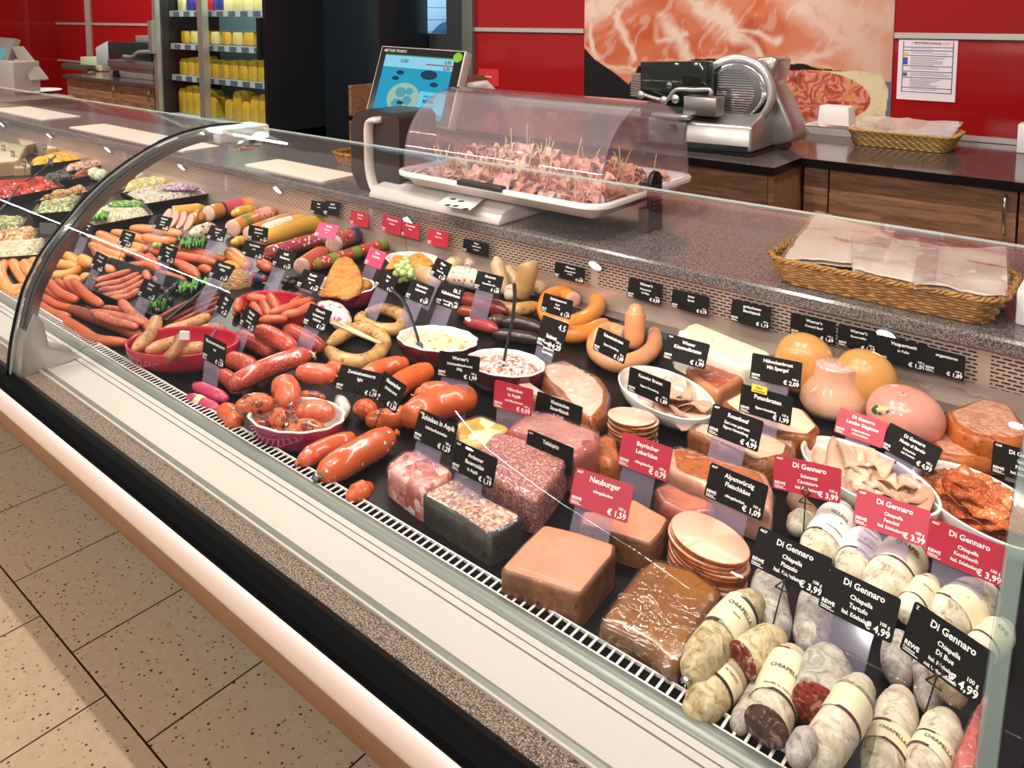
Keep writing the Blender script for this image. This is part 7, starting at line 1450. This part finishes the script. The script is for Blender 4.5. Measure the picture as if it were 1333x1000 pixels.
for i, (p1, p2, m_, lb) in enumerate([((97, 84), (124, 75), plain('carton_pale', 'b8c0a0', .5), 'pale green carton lying on the left worktop'), ((88, 93), (120, 85), plain('tray_steel_dark', '6a6e6a', .3, .6), 'flat steel tray in front of the carton')]):
    a_, c_ = atY(*p1, 2.95), atY(*p2, 2.95); b = MB(); b.bx(a_[0], c_[0], 2.9+.1*(1-i), 3.2-.22*i, BZ+.0005, BZ+.05 if i else BZ+.11); tag(b.build('carton' if i == 0 else 'steel_tray', m_, None, (a_[0], 3, BZ), bevel=.004), lb, 'carton' if i == 0 else 'tray')
# left scale
s2 = thing('shop_scale', 'beige counter scale with tilted screen at the far left', 'scale', (-4.6, 1.45, GZ)); L2_ = s2.location
def quadslab(pts, Y, d, name, mat, dy=None):
    P = [np.array(atY(x, y, yy)) for (x, y), yy in zip(pts, Y)]; n_ = np.cross(P[1]-P[0], P[3]-P[0]); n_ /= np.linalg.norm(n_); n_ = n_ if n_ @ (O-P[0]) < 0 else -n_; b = MB(); b.add([tuple(p) for p in P]+[tuple(p+n_*d) for p in P], [(0, 1, 2, 3), (7, 6, 5, 4), (0, 4, 5, 1), (1, 5, 6, 2), (2, 6, 7, 3), (3, 7, 4, 0)], 0, False); return b.build(name, mat, s2, L2_, bevel=.003)
BEI = plain('scale_beige', '8a7e74', .5)
quadslab([(-25, 46), (19, 50), (3, 100), (-45, 96)], (1.52, 1.52, 1.44, 1.44), .03, 'display_head', BEI); quadslab([(-20, 50), (12, 54), (-1, 92), (-38, 88)], (1.517, 1.517, 1.437, 1.437), .004, 'screen', emit('screen_teal', '7fb0b8', .7))
quadslab([(16, 60), (31, 60), (64, 102), (40, 104)], (1.50, 1.56, 1.56, 1.50), .012, 'rear_display', BEI)
a_, c_ = atY(0, 128, 1.5), atY(34, 80, 1.5); b = MB(); b.bx(a_[0], c_[0], 1.44, 1.56, GZ, c_[2]); b.build('column', plain('scale_column', 'b0a298', .45), s2, L2_, bevel=.006)
b = MB(); b.prism(rrect(-5.0, -4.1, 1.3, 1.62, .03), GZ, GZ+.03); b.build('base_housing', BEI, s2, L2_)
p = at(45, 121, GZ+.03); b = MB(); b.lathe([(.0005, 0), (.06, .002), (.12, .012), (.125, .014), (.118, .016), (.0005, .008)], 32, (p[0], p[1], GZ+.031)); tag(b.build('saucer', WHITE, None, (p[0], p[1], GZ+.031)), 'white shallow dish on the base of the far left scale', 'dish')
# person at work seen through the kitchen window: back turned, bent forward, blue work jacket
pc = atY(556, 34, 4.55)
def person():
    r = bpy.data.meshes.new('person'); J = {'pel': (0, 0, .80), 'sp1': (0, -.02, .92), 'chest': (.02, -.10, 1.05), 'neck': (.03, -.20, 1.14), 'head': (.03, -.27, 1.18), 'top': (.03, -.33, 1.20), 'shl': (-.15, -.13, 1.08), 'shr': (.18, -.13, 1.08), 'ell': (-.20, -.22, .95), 'elr': (.23, -.22, .95), 'hal': (-.12, -.38, .88), 'har': (.14, -.38, .88), 'hil': (-.09, .0, .76), 'hir': (.09, 0, .76), 'knl': (-.10, -.02, .42), 'knr': (.10, -.02, .42), 'anl': (-.10, .02, .06), 'anr': (.10, .02, .06), 'tol': (-.10, -.12, .03), 'tor': (.10, -.12, .03)}
    E_ = [('pel', 'sp1'), ('sp1', 'chest'), ('chest', 'neck'), ('neck', 'head'), ('head', 'top'), ('chest', 'shl'), ('chest', 'shr'), ('shl', 'ell'), ('shr', 'elr'), ('ell', 'hal'), ('elr', 'har'), ('pel', 'hil'), ('pel', 'hir'), ('hil', 'knl'), ('hir', 'knr'), ('knl', 'anl'), ('knr', 'anr'), ('anl', 'tol'), ('anr', 'tor')]
    Rr = {'pel': .13, 'sp1': .13, 'chest': .15, 'neck': .055, 'head': .085, 'top': .07, 'shl': .07, 'shr': .07, 'ell': .048, 'elr': .048, 'hal': .035, 'har': .035, 'hil': .09, 'hir': .09, 'knl': .06, 'knr': .06, 'anl': .045, 'anr': .045, 'tol': .04, 'tor': .04}
    K = list(J); r.from_pydata([J[k] for k in K], [(K.index(a), K.index(c_)) for a, c_ in E_], []); o = bpy.data.objects.new('person', r); C.objects.link(o)
    md = o.modifiers.new('skin', 'SKIN'); sv = r.skin_vertices[0].data
    for i, k in enumerate(K): sv[i].radius = (Rr[k], Rr[k]); sv[i].use_root = (k == 'pel')
    sd = o.modifiers.new('sub', 'SUBSURF'); sd.levels = sd.render_levels = 2
    t = NT('work_clothes'); s = t.n('ShaderNodeSeparateXYZ', Vector=t.co()); f = t.math('LESS_THAN', s.outputs[1], -.215); f2 = t.math('GREATER_THAN', s.outputs[2], 1.1); ff = t.math('MULTIPLY', f, f2)
    legs = t.math('LESS_THAN', s.outputs[2], .78); col = t.mix(legs, lin('2a5578'), lin('e4e8ea')); col = t.mix(ff, col, lin('caa088')); r.materials.append(t.pbsdf(col, .7)); return o
pe = person(); pe.location = (pc[0], 4.6, 0.02); pe.rotation_euler = (0, 0, 2.6); tag(pe, 'person in a blue work jacket bending over behind the door window', 'person')
hb = MB(); hb.sphere((.03, -.30, 1.225), .088, 18, 10, scale=(.9, 1.1, .6)); ho = hb.build('hair', plain('dark_hair', '3a2c26', .6), pe, (0, 0, 0))
b = MB(); b.bx(pc[0]-1.2, pc[0]+.4, 4.85, 5.28, 0, .82); tag(b.build('kitchen_table', STEEL, None, (pc[0]-.4, 5.05, 0)), 'steel kitchen table behind the service door window', 'table')
b = MB(); p = atY(527, 33, 5.0); b.bx(p[0]-.03, p[0]+.05, 5.0, 5.1, .82, 1.12); tag(b.build('red_bottle', plain('bottle_red', 'c02838', .3), None, (p[0], 5.05, .82), bevel=.01), 'red bottle standing on the kitchen table behind the window', 'bottle')
# ================================================================ price labels
TAGB = plain('label_black', '120e0b', .6, spec=.15); TAGR = plain('label_red', 'b3283e', .35); TAGP = plain('label_pink', 'c83a62', .35); INK = plain('label_lettering', 'f4efe8', .5)
LILAC = clearmat('lilac_acrylic', (.91, .87, .95), .05, .8, .05, .13, 'cfc4da')
TAGS = {'T1':(-1.827,0.729,0.758,0.018,0.414,0.059,0.031),
 'T2':(-1.689,0.753,0.758,0.058,0.433,0.052,0.032),
 'T3':(-1.758,0.866,0.758,0.125,0.507,0.059,0.032),
 'T4':(-1.568,0.645,0.758,-0.049,0.449,0.058,0.032),
 'T5':(-1.519,0.756,0.758,0.061,0.391,0.057,0.034),
 'T6':(-1.580,0.898,0.758,0.114,0.433,0.056,0.031),
 'T7':(-1.336,0.766,0.758,0.037,0.658,0.060,0.033),
 'T8':(-1.339,0.631,0.758,0.025,0.494,0.057,0.030),
 'T9':(-1.177,0.677,0.757,-0.167,0.548,0.051,0.031),
 'T10':(-1.089,0.669,0.757,-0.178,0.435,0.053,0.031),
 'T11':(-1.018,0.568,0.758,0.000,0.156,0.058,0.035),
 'T13':(-1.509,0.954,0.758,0.138,0.166,0.061,0.032),
 'T14':(-1.409,0.879,0.758,0.117,0.357,0.061,0.030),
 'T15':(-1.308,0.882,0.758,0.016,0.528,0.060,0.034),
 'T16':(-1.164,0.839,0.758,0.024,0.627,0.061,0.033),
 'T17':(-1.010,0.739,0.758,-0.017,0.531,0.057,0.033),
 'T18':(-1.414,1.065,0.758,0.116,0.675,0.062,0.033),
 'T19':(-1.177,1.001,0.758,-0.104,0.499,0.056,0.034),
 'T20':(-1.056,0.923,0.758,-0.158,0.525,0.060,0.030),
 'T21':(-0.970,0.922,0.758,-0.087,0.548,0.062,0.033),
 'T22':(-0.917,0.941,0.758,-0.042,0.513,0.056,0.037),
 'T23':(-1.029,1.033,0.758,-0.254,0.513,0.055,0.035),
 'T24':(-0.912,1.035,0.758,0.053,0.426,0.059,0.032),
 'T25':(-0.750,1.020,0.758,-0.020,0.324,0.060,0.030),
 'T26':(-0.685,0.920,0.759,-0.106,0.402,0.052,0.044),
 'R1':(-1.442,1.180,0.757,0.038,0.164,0.062,0.032),
 'R2':(-1.330,1.180,0.762,-0.056,0.158,0.067,0.037),
 'R3':(-1.270,1.180,0.760,-0.017,0.084,0.060,0.033),
 'R4':(-1.183,1.180,0.758,-0.008,0.161,0.063,0.034),
 'B1':(-1.599,1.180,0.759,0.185,0.202,0.047,0.033),
 'B2':(-1.545,1.180,0.766,0.159,0.229,0.050,0.033),
 'T28':(-1.074,1.180,0.758,0.036,0.149,0.068,0.027),
 'T29':(-0.839,1.180,0.755,0.018,0.139,0.067,0.029),
 'T30':(-0.679,1.180,0.756,0.017,0.224,0.066,0.034),
 'T31':(-0.593,1.180,0.756,0.025,0.171,0.066,0.031),
 'T32':(-0.488,1.180,0.761,0.004,0.227,0.065,0.034),
 'T33':(-0.391,1.180,0.763,0.022,0.045,0.066,0.033),
 'T34':(-0.327,1.180,0.764,0.066,0.049,0.053,0.032),
 'T35':(-0.267,1.180,0.759,0.045,0.078,0.066,0.037),
 'T36':(-0.213,1.180,0.759,-0.036,0.138,0.049,0.033),
 'T37':(-0.597,0.944,0.758,-0.237,0.365,0.064,0.033),
 'T38':(-0.504,0.994,0.758,0.047,0.526,0.064,0.035),
 'T39':(-0.490,0.866,0.758,-0.108,0.149,0.064,0.031),
 'T40':(-0.382,1.014,0.758,0.178,0.373,0.065,0.034),
 'T41':(-0.356,0.915,0.758,0.060,0.304,0.063,0.033),
 'T42':(-0.362,0.840,0.758,-0.056,0.438,0.063,0.034),
 'T43':(-0.411,0.720,0.758,0.066,0.412,0.059,0.034),
 'T44':(-0.409,0.632,0.758,0.140,0.514,0.063,0.034),
 'T45':(-0.309,0.723,0.758,-0.045,0.441,0.062,0.033),
 'T46':(-0.262,0.790,0.758,0.250,0.348,0.065,0.033),
 'T47':(-0.251,0.934,0.757,-0.065,0.611,0.054,0.029),
 'T48':(-0.195,0.921,0.758,-0.390,0.579,0.063,0.030),
 'T49':(-0.178,0.777,0.758,0.075,0.610,0.064,0.032),
 'T50':(-0.114,0.767,0.758,-0.063,0.341,0.062,0.033),
 'T52':(-0.229,0.655,0.758,-0.054,0.641,0.066,0.033),
 'T53':(-0.168,0.642,0.758,-0.076,0.637,0.058,0.033),
 'T54':(-0.103,0.632,0.758,-0.344,0.512,0.061,0.037),
 'T55':(-0.787,0.638,0.758,0.241,0.506,0.067,0.031),
 'T56':(-0.734,0.644,0.758,-0.191,0.523,0.055,0.035),
 'T57':(-0.718,0.753,0.758,0.325,0.256,0.061,0.033),
 'T58':(-0.604,0.731,0.758,0.193,0.161,0.054,0.033),
 'T59':(-0.540,0.738,0.758,0.027,0.244,0.066,0.031),
 'T60':(-0.621,0.612,0.758,0.021,0.405,0.060,0.033),
 'T61':(-0.543,0.592,0.758,0.002,0.319,0.059,0.030),
 'T62':(-0.495,0.660,0.758,0.001,0.209,0.062,0.030),
 'T51':(-0.096,0.960,0.758,0.032,0.324,0.054,0.032),}
def push_back(key, z2):
    x, y, z, a, tl, W, Hh = TAGS[key]; r = np.array([x, y, z])-O; k = (z2-EYE)/r[2]; p = O+r*k; TAGS[key] = (p[0], p[1], p[2], a, tl, W*k, Hh*k)
for k_, z_ in (('T62', .731), ('T59', .738), ('T47', .736), ('T48', .736)): push_back(k_, z_)
def price_tag(key, pose, colm, lines, price, label, num='', stand='plate', logo=True, extra=None, cname=None):
    x, y, z, a, tl, W, Hh = pose
    o = MB(); w, h, th, r0 = W/2, Hh/2, .0006, .0022
    out = []
    for cx_, cy_, a0 in ((w-r0, h-r0, 0), (-w+r0, h-r0, 90), (-w+r0, -h+r0, 180), (w-r0, -h+r0, 270)):
        for k in range(4): q = math.radians(a0+k*30); out.append((cx_+r0*math.cos(q), cy_+r0*math.sin(q)))
    n = len(out); V = [(p[0], p[1], -th) for p in out]+[(p[0], p[1], th) for p in out]
    o.add(V, [(i, (i+1) % n, n+(i+1) % n, n+i) for i in range(n)]+[tuple(range(n-1, -1, -1)), tuple(range(n, 2*n))], 0, False)
    card = o.build('price_tag', colm); tag(card, label, 'price tag')
    # card frame: x along the text, y up the card, z out of its face (towards the customer)
    u = np.array([math.cos(a), math.sin(a), 0]); nn = np.array([-math.sin(a), math.cos(a), 0]); v = np.array([0, 0, 1.])*math.cos(tl)+nn*math.sin(tl); wv = np.cross(u, v)
    card.matrix_world = Matrix(((u[0], v[0], wv[0], x), (u[1], v[1], wv[1], y), (u[2], v[2], wv[2], z), (0, 0, 0, 1)))
    b = MB(); I4 = Matrix.Translation((0, 0, th+.0002)); s = Hh/.033
    yy = h-.0085*s
    for i, ln in enumerate(lines):
        t_, sz = ln if isinstance(ln, tuple) else (ln, .0062 if i == 0 else .0042)
        low = price and yy < -.003*s and len(lines) > 3
        put_text(b, t_, sz*s, I4, .001*s if low else .002*s, yy, 'c', W*(.40 if low else .86), off=.022); yy -= (sz+.0012)*s
    if price: put_text(b, '€ '+price, .0072*s, I4, w-.002*s, -h+.0022*s, 'r', W*.5, off=.022); put_text(b, '100 g', .0036*s, I4, w-.003*s, -h+.0088*s, 'r', off=.02)
    if logo:
        put_text(b, 'REWE', .0040*s, I4, -w+.002*s, -h+.0052*s, 'l', off=.03); put_text(b, 'Feinkost', .0025*s, I4, -w+.002*s, -h+.0026*s, 'l', W*.2, off=.02)
        b.add([(-w+.002*s, -h+.0015*s, th+.0002), (-w+.013*s, -h+.0015*s, th+.0002), (-w+.013*s, -h+.002*s, th+.0002), (-w+.002*s, -h+.002*s, th+.0002)], [(0, 1, 2, 3)], 0, False)
    if num: put_text(b, num, .0032*s, I4, -w+.002*s, h-.004*s, 'l', off=.02)
    b.build('lettering', INK, card, (0, 0, 0), recalc=False)
    if extra == 'yellow':
        k = MB(); k.box((-w+.022*s, h-.001, th+.0003), (.019*s, .009*s, .0004)); sk = k.build('yellow_sticker', plain('sticker_yellow', 'e8c03a', .4), card, (0, 0, 0)); 
        k = MB(); put_text(k, 'Eigene', .003*s, Matrix.Translation((0, 0, th+.0007)), -w+.022*s, h-.0005*s); put_text(k, 'Herstellung', .003*s, Matrix.Translation((0, 0, th+.0007)), -w+.022*s, h-.0042*s, 'c', .017*s); k.build('sticker_lettering', plain('sticker_ink', '4a3a10', .5), sk, (0, 0, 0), recalc=False)
    if extra and extra.startswith('hand:'):
        k = MB(); put_text(k, extra[5:], .009*s, Matrix.Translation((0, 0, th+.0003)), .012*s, h-.0098*s, off=.0); k.build('handwriting', INK, card, (0, 0, 0), recalc=False)
    if stand == 'plate':
        zb = (z-h*math.cos(tl)-.691)/max(.3, math.cos(tl)); ln = max(.012, zb)
        k = MB(); k.box((-.004*s, -h-ln/2+.006, -.0013), (W*.66, ln+.012, .0012)); k.build('acrylic_stand', LILAC, card, (0, 0, 0))
    elif stand == 'wire':
        zb = (z-h*math.cos(tl)-.691)/max(.3, math.cos(tl)); ln = max(.012, zb); k = MB(); WR = .0007
        k.tube([(0, -h-ln, -.001), (0, -h-.001, .001), (-.004, -h+.004, .0016), (0, -h+.008, .0018), (.004, -h+.004, .0016), (0, -h-.001, .001)], WR, 6)
        k.tube([(-.006, -h-.007, .0012), (0, -h+.001, .0014), (.006, -h-.007, .0012), (-.006, -h-.007, .0012)], WR, 6); k.build('wire_clip', BLACK, card, (0, 0, 0))
    elif stand == 'clip':
        k = MB(); k.box((0, -h-.001, -.0015), (W*.5, .006, .0025)); k.build('clip', LILAC, card, (0, 0, 0))
    return card
TXT = {
 'T1': ('b', ['Weiß', 'wurst'], '0,89', 'small black label by the arch above the pale wieners', 'plate'),
 'T2': ('b', ["Werner's", ('Wiener', .005), ('im Zartdarm', .004)], '0,99', 'small black label on a wire stand among the pale wieners', 'wire'),
 'T3': ('b', ["Werner's", ('Knacker', .005), ('geräuchert', .004)], '0,99', 'small black label behind the pale wieners next to ham slices', 'plate'),
 'T4': ('b', ["Werner's", ('Bockwurst', .005), ('', .004)], '0,99', 'small black label above the golden-orange bockwurst', 'plate'),
 'T5': ('b', ["Werner's", ('Rauch', .005), ('enden', .005)], '1,19', 'small black label standing among the slim reddish sausages', 'plate'),
 'T6': ('b', ["Werner's", ('Lyoner', .005), ('fein', .004)], '0,99', 'small black label in front of the coarse cut orange sausage', 'plate'),
 'T7': ('b', [('Schwarzwälder', .0062), ('Saftige', .0062)], '1,39', 'black label with lilac stand behind the carrot garnish', 'plate'),
 'T8': ('b', [('Krakauer', .0062), ('Schinken', .005)], '1,29', 'black label standing beside the fanned red sausages', 'plate'),
 'T9': ('b', ['Pfälzer', ('Land', .0055), ('jäger', .0045)], '1,99', 'black label above the thin dry sausage sticks', 'plate'),
 'T10': ('b', ['Thüringer', ('Rostbrat', .0055), ('würstchen', .005)], '1,19', 'black label between the two red bowls', 'plate'),
 'T11': ('b', [('Räuchermettwurst', .0062), ('fein', .0045)], '1,29', 'black label at the right end of the bratwurst bowl', 'plate'),
 'T13': ('b', ['Kalbfleisch', ('Leberwurst', .0055), ('fein', .004)], '1,09', 'black label with two rows in front of the long golden sausage', 'clip'),
 'T14': ('b', [('Feine Schinken', .0058), ('wurst', .0045)], '1,09', 'black label directly below the veal sausage one', 'plate'),
 'T15': ('b', ['Kalbfl.', ('Fleischwurst', .006)], '1,19', 'black label before the red and blue printed sausage', 'plate'),
 'T16': ('b', [('Kasseler', .006), ('Schweine-', .005), ('filet', .004)], '1,49', 'black label leaning on the magenta schnitzel bowl', 'clip'),
 'T17': ('b', ["Werner's", ('Schinkenwurst', .005), ('Aufschnitt', .005)], '1,49', 'black label in front of the flat red mini sausage dish', 'plate'),
 'T18': ('p', ['Paprika', ('Schinken', .005), ('wurst', .004)], '', 'pink label lying on the red and blue printed sausage', 'clip'),
 'T19': ('p', ['Feine', ('Grobe Bra.', .0055)], '', 'pink label between schnitzel bowl and cutlet bowl', 'plate'),
 'T20': ('b', ['Feine', ('Jagd', .0055)], '1,09', 'black label left of the grapes at the spoon handle tip', 'plate'),
 'T21': ('b', [('Hausmacher', .006), ('Leberwurst', .006)], '1,09', 'black label in front of the green grapes', 'plate'),
 'T22': ('b', [('', .006), ('Kalbsleberwurst', .006), ('', .002), ('fein mit Honig', .0036), ('verfeinert', .0036)], '1,49', 'black label with handwritten number behind the cream salad bowl', 'plate'),
 'T23': ('b', ['Pfälzer', ('fein', .0045), ('Hausm. Art', .0045)], '1,29', 'black label before the white printed liver sausage', 'plate'),
 'T24': ('b', ['Blutwurst', ('fein', .004), ('Hausmacher Art', .0045)], '1,09', 'black label left of the tied grey sausages', 'plate'),
 'T25': ('b', ['Schinkenwurst', ('Kreis', .0045), ('im Ring', .0045)], '1,29', 'black label leaning on the large orange ring sausage', 'clip'),
 'T26': ('b', [('', .012), ('Fleischwurst', .006), ('mit Knoblauch', .0036), ('geräuchert', .0036), ('Eigene Herstellung', .0036)], '1,29', 'black label with handwritten number below the orange ring', 'plate'),
 'R1': ('r', ['Paprika', ('Schinken', .0045)], '', 'leftmost red label hanging on the perforated back panel', 'none'),
 'R2': ('r', ['Pommersche', ('Gutsleber', .0045)], '', 'middle red label partly covered by its right neighbour', 'none'),
 'R3': ('r', ['Hausmacher', ('Salami', .0045)], '', 'red label under the spot lamp on the back panel', 'none'),
 'R4': ('r', ['Feine', ('Putenbrust', .0045)], '', 'rightmost red label hanging on the perforated back panel', 'none'),
 'B1': ('b', ['Bier', 'wurst'], '', 'left black label of the pair at the far left of the back panel', 'none'),
 'B2': ('b', ['Kalbfl.', ('Leberwurst', .005)], '', 'right black label of the pair at the far left of the back panel', 'none'),
 'T28': ('b', ['Pfälzer', ('Leberwurst', .0062), ('mit Majoran', .004)], '', 'black back panel label above the tied white sausages', 'none'),
 'T29': ('b', ["Werner's", ('Bratenaufschnitt', .0042), ('im Ring', .004)], '0,99', 'black back panel label above the large orange ring', 'none'),
 'T30': ('b', ["Werner's", ('Presswurst', .0045), ('im Ring', .0045)], '0,99', 'black back panel label above the upright peach sausage', 'none'),
 'T31': ('b', [('fetter', .0055), ('Speck', .0055)], '0,79', 'black back panel label reading fetter Speck', 'none'),
 'T32': ('b', [('geräucherter', .0055), ('Bauchspeck', .0058)], '1,19', 'black back panel label above the white bacon slab', 'none'),
 'T33': ('b', ["Werner's", ('Corned Beef', .005)], '1,69', 'black back panel label reading corned beef', 'none'),
 'T34': ('b', ["Werner's", ('Bauernsülze', .0045)], '1,19', 'black back panel label between corned beef and vespermett', 'none'),
 'T35': ('b', ['Vespermett', ('in Folie', .0045)], '1,59', 'black back panel label under the rightmost spot lamp', 'none'),
 'T36': ('b', [('organisieren', .0055), ('', .003)], '1,89', 'rightmost black back panel label with violet scribble', 'none'),
 'T37': ('b', ['Schweinebraten', ('', .003), ('Eigene Herstellung', .004)], '1,89', 'black label reading Schweinebraten in front of the peach ring', 'clip'),
 'T38': ('b', [('Wiener', .006), ('Kümmelbraten', .0065)], '1,99', 'black label reading Wiener Kümmelbraten before the white slab', 'clip'),
 'T39': ('b', ['Kasseler Braten', ('', .003), ('Eigene Herstellung', .004)], '1,89', 'black label on the white oval dish of pork slices', 'clip'),
 'T40': ('b', [('Hähnchenbrust', .006), ('Mit Spargel', .006)], '2,09', 'black label reading Hähnchenbrust mit Spargel', 'plate'),
 'T41': ('b', [('', .003), ('Putenbraten', .0068), ('', .002), ('Eigene Herstellung', .004)], '1,99', 'black label with a yellow sticker on its upper edge', 'plate'),
 'T42': ('b', ['Roastbeef', ('Zart rosa gebraten', .004), ('Eigene Herstellung', .004)], '4,99', 'black label reading Roastbeef in the middle right', 'plate'),
 'T43': ('r', [('Bayrischer', .006), ('Leberkäse', .006), ('', .001), ('ofengebacken', .0038)], '0,79', 'red label reading Bayrischer Leberkäse', 'plate'),
 'T44': ('r', [('Neuburger', .0072), ('ofengebacken', .0038)], '1,59', 'red label reading Neuburger behind the big pink loaf', 'plate'),
 'T45': ('b', [('Alpenwürzig', .0062), ('Fleischkäse', .006), ('', .001), ('ofengebacken', .0038)], '1,09', 'black label reading Fleischkäse on the brown loaf', 'plate'),
 'T46': ('r', [('Di Gennaro', .0068), ('Salametti', .0045), ('Cacciatore', .0045), ('Ital. Edelsalami', .004)], '3,99', 'red label on wire clip beside the dish of pale ham', 'wire'),
 'T47': ('r', [('Di Genarro', .0062), ('Lombo Stagiono', .0062), ('Luftgetrockneter', .0035), ('Schweinelachs', .0035)], '', 'red label behind the dish of pale ham slices', 'clip'),
 'T48': ('b', [('Di Gennaro', .0058), ('Filetto al Barolo', .0052), ('Edelschinke', .0035), ('mit Rotwein', .0035)], '4,99', 'black label between the two white dishes on the right', 'plate'),
 'T49': ('r', [('Di Gennaro', .0068), ('Chiapella', .0045), ('Fenchel', .0045), ('Ital. Edelsalami', .004)], '3,99', 'left one of the joined red labels in front of the salami dish', 'plate'),
 'T50': ('r', [('Di Gennaro', .0068), ('Chiapella', .0045), ('Knoblauch', .0045), ('Ital. Edelsalami', .004)], '3,99', 'right one of the joined red labels in front of the salami dish', 'plate'),
 'T52': ('b', [('Di Gennaro', .0068), ('Chiapella', .0048), ('Pistazio', .0048), ('Ital. Edelsalami', .0042)], '3,99', 'black label with wire clip above the cut mould salami', 'wire'),
 'T53': ('b', [('Di Gennaro', .0068), ('Chiapella', .0048), ('Tartufo', .0048), ('Ital. Edelsalami', .0042)], '4,99', 'black label on clear stand in the middle of the salami heap', 'plate'),
 'T54': ('b', [('Di Gennaro', .0064), ('Chiapella', .0042), ('Di Bue', .0044), ('Ital. Edelsalami', .0032), ('mit Ochsenfleisch', .0032)], '4,99', 'black label at the front right corner reading Di Bue', 'wire'),
 'T55': ('b', [('Zwiebelmettwurst', .0062), ('light', .0055)], '1,19', 'black label above the white-rimmed magenta sausage bowl', 'wire'),
 'T56': ('b', [('Hausmacher', .0062), ('Schinkenwurst', .0045)], '1,39', 'tilted black label right of the onion mettwurst one', 'wire'),
 'T57': ('b', ["Werner's", ('Schinkenfleischwurst', .0045), ('200g', .0045)], '1,99', 'black label between cream salad bowl and meat salad bowl', 'plate'),
 'T58': ('r', [('Hähnchen', .0055), ('in Aspik', .0055), ('mit Mandarinen', .004)], '0,99', 'red label in front of the meat salad bowl', 'plate'),
 'T59': ('b', [('Rheinisches', .006), ('Sauerfleisch', .006), ('in Aspik', .005)], '', 'black label half hidden behind the aspic block', 'none'),
 'T60': ('b', [('Schinken in Aspik', .0072), ('Schinkenfleischsülze', .0042)], '1,29', 'black label behind the pink ham cube aspic', 'plate'),
 'T61': ('b', [('', .002), ('Ardenner', .006), ('Bauernsülze', .006), ('in Aspik', .005)], '1,19', 'black label behind the grey wrapped aspic block', 'plate'),
 'T62': ('b', [('Tafelspitz', .0062)], '', 'black label pressed against the red aspic block', 'none'),
 'T51': ('b', [('Di Gennaro', .006), ('Salami', .005), ('Pikante', .005), ('Ital. Edelsalami', .004)], '', 'black label cut off by the right edge of the photo', 'clip'),
}
NUM = {k: '4607' for k in ('T46', 'T49', 'T50', 'T52', 'T45', 'T42', 'T44')}; NUM.update({'T51': '4265', 'T61': '4260', 'T60': '4228', 'T62': '4212', 'T38': '4087', 'T54': 'Z'})
for k, (c, lines, price, label, st) in TXT.items():
    price_tag(k, TAGS[k], {'b': TAGB, 'r': TAGR, 'p': TAGP}[c], lines, price, label, NUM.get(k, '.'), st, extra='yellow' if k == 'T41' else 'hand:86.5' if k == 'T22' else 'hand:4.5' if k == 'T26' else None)
# ================================================================ light
def spot(name, loc, tgt, power, ang=60, r=.012, col=(1, .90, .82)):
    l = bpy.data.lights.new(name, 'SPOT'); l.energy = power; l.color = col; l.spot_size = math.radians(ang); l.spot_blend = .6; l.shadow_soft_size = r
    o = bpy.data.objects.new(name, l); C.objects.link(o); o.location = loc; o.rotation_euler = (Vector(tgt)-Vector(loc)).to_track_quat('-Z', 'Y').to_euler(); return o
for k in range(8):
    spot('aisle_downlight', (.6-.8*k, -.02, 2.45), (.6-.8*k, .30, 0), 26, 90, .012, (1, .94, .86))
area('ceiling_strip', (-6.3, -.70, 2.45), (5.4, .014), 14, (1, .97, .95))
area('ceiling_strip', (-2.1, -2.6, 2.45), (.014, 3.3), 9, (1, .97, .95))
area('ceiling_strip', (.6, -3.2, 2.45), (3.2, .014), 9, (1, .97, .95))
for k in range(7):
    spot('track_spot', (-.2-.75*k, .55, 2.4), (-.2-.75*k, .85, .7), 43, 75)
for k in range(6):
    spot('service_spot', (-.3-1.1*k, 1.9, 2.5), (-.3-1.1*k, 2.9, .8), 80, 100)
for x0, x1 in ((-1.27, -.07), (-2.52, -1.33), (-3.8, -2.55)):
    area('case_fill', ((x0+x1)/2, .800, 1.022), (x1-x0, .012), 2.6 if x1 > -1 else 1.5, (1, .89, .81), ((x0+x1)/2, .86, .7))  # added fill strips under the glass top, light the food
for k in range(4):
    spot('aisle_fill', (.2-1.2*k, -1.5, 2.3), (-.3-1.2*k, .5, 0), 46, 110, .02, (1, .95, .88))  # added fill spots, lift the shaded floor under the counter
area('kitchen_light', (-3.6, 4.4, 2.3), (1, 1), 40, (.8, .92, 1))
w = bpy.data.worlds.new('world'); scene.world = w; w.use_nodes = True
w.node_tree.nodes['Background'].inputs[0].default_value = (1, .94, .88, 1); w.node_tree.nodes['Background'].inputs[1].default_value = .30
for x in (-6.6, -7.8): spot('service_spot', (x, 1.9, 2.5), (x, 3.2, .9), 90, 100)  # two spots added to brighten the left end of the red wall
spot('tray_spot', (-1.05, 1.0, 2.4), (-1.05, 1.38, .9), 26, 30)  # added fill spot, brightens the ham under the dome
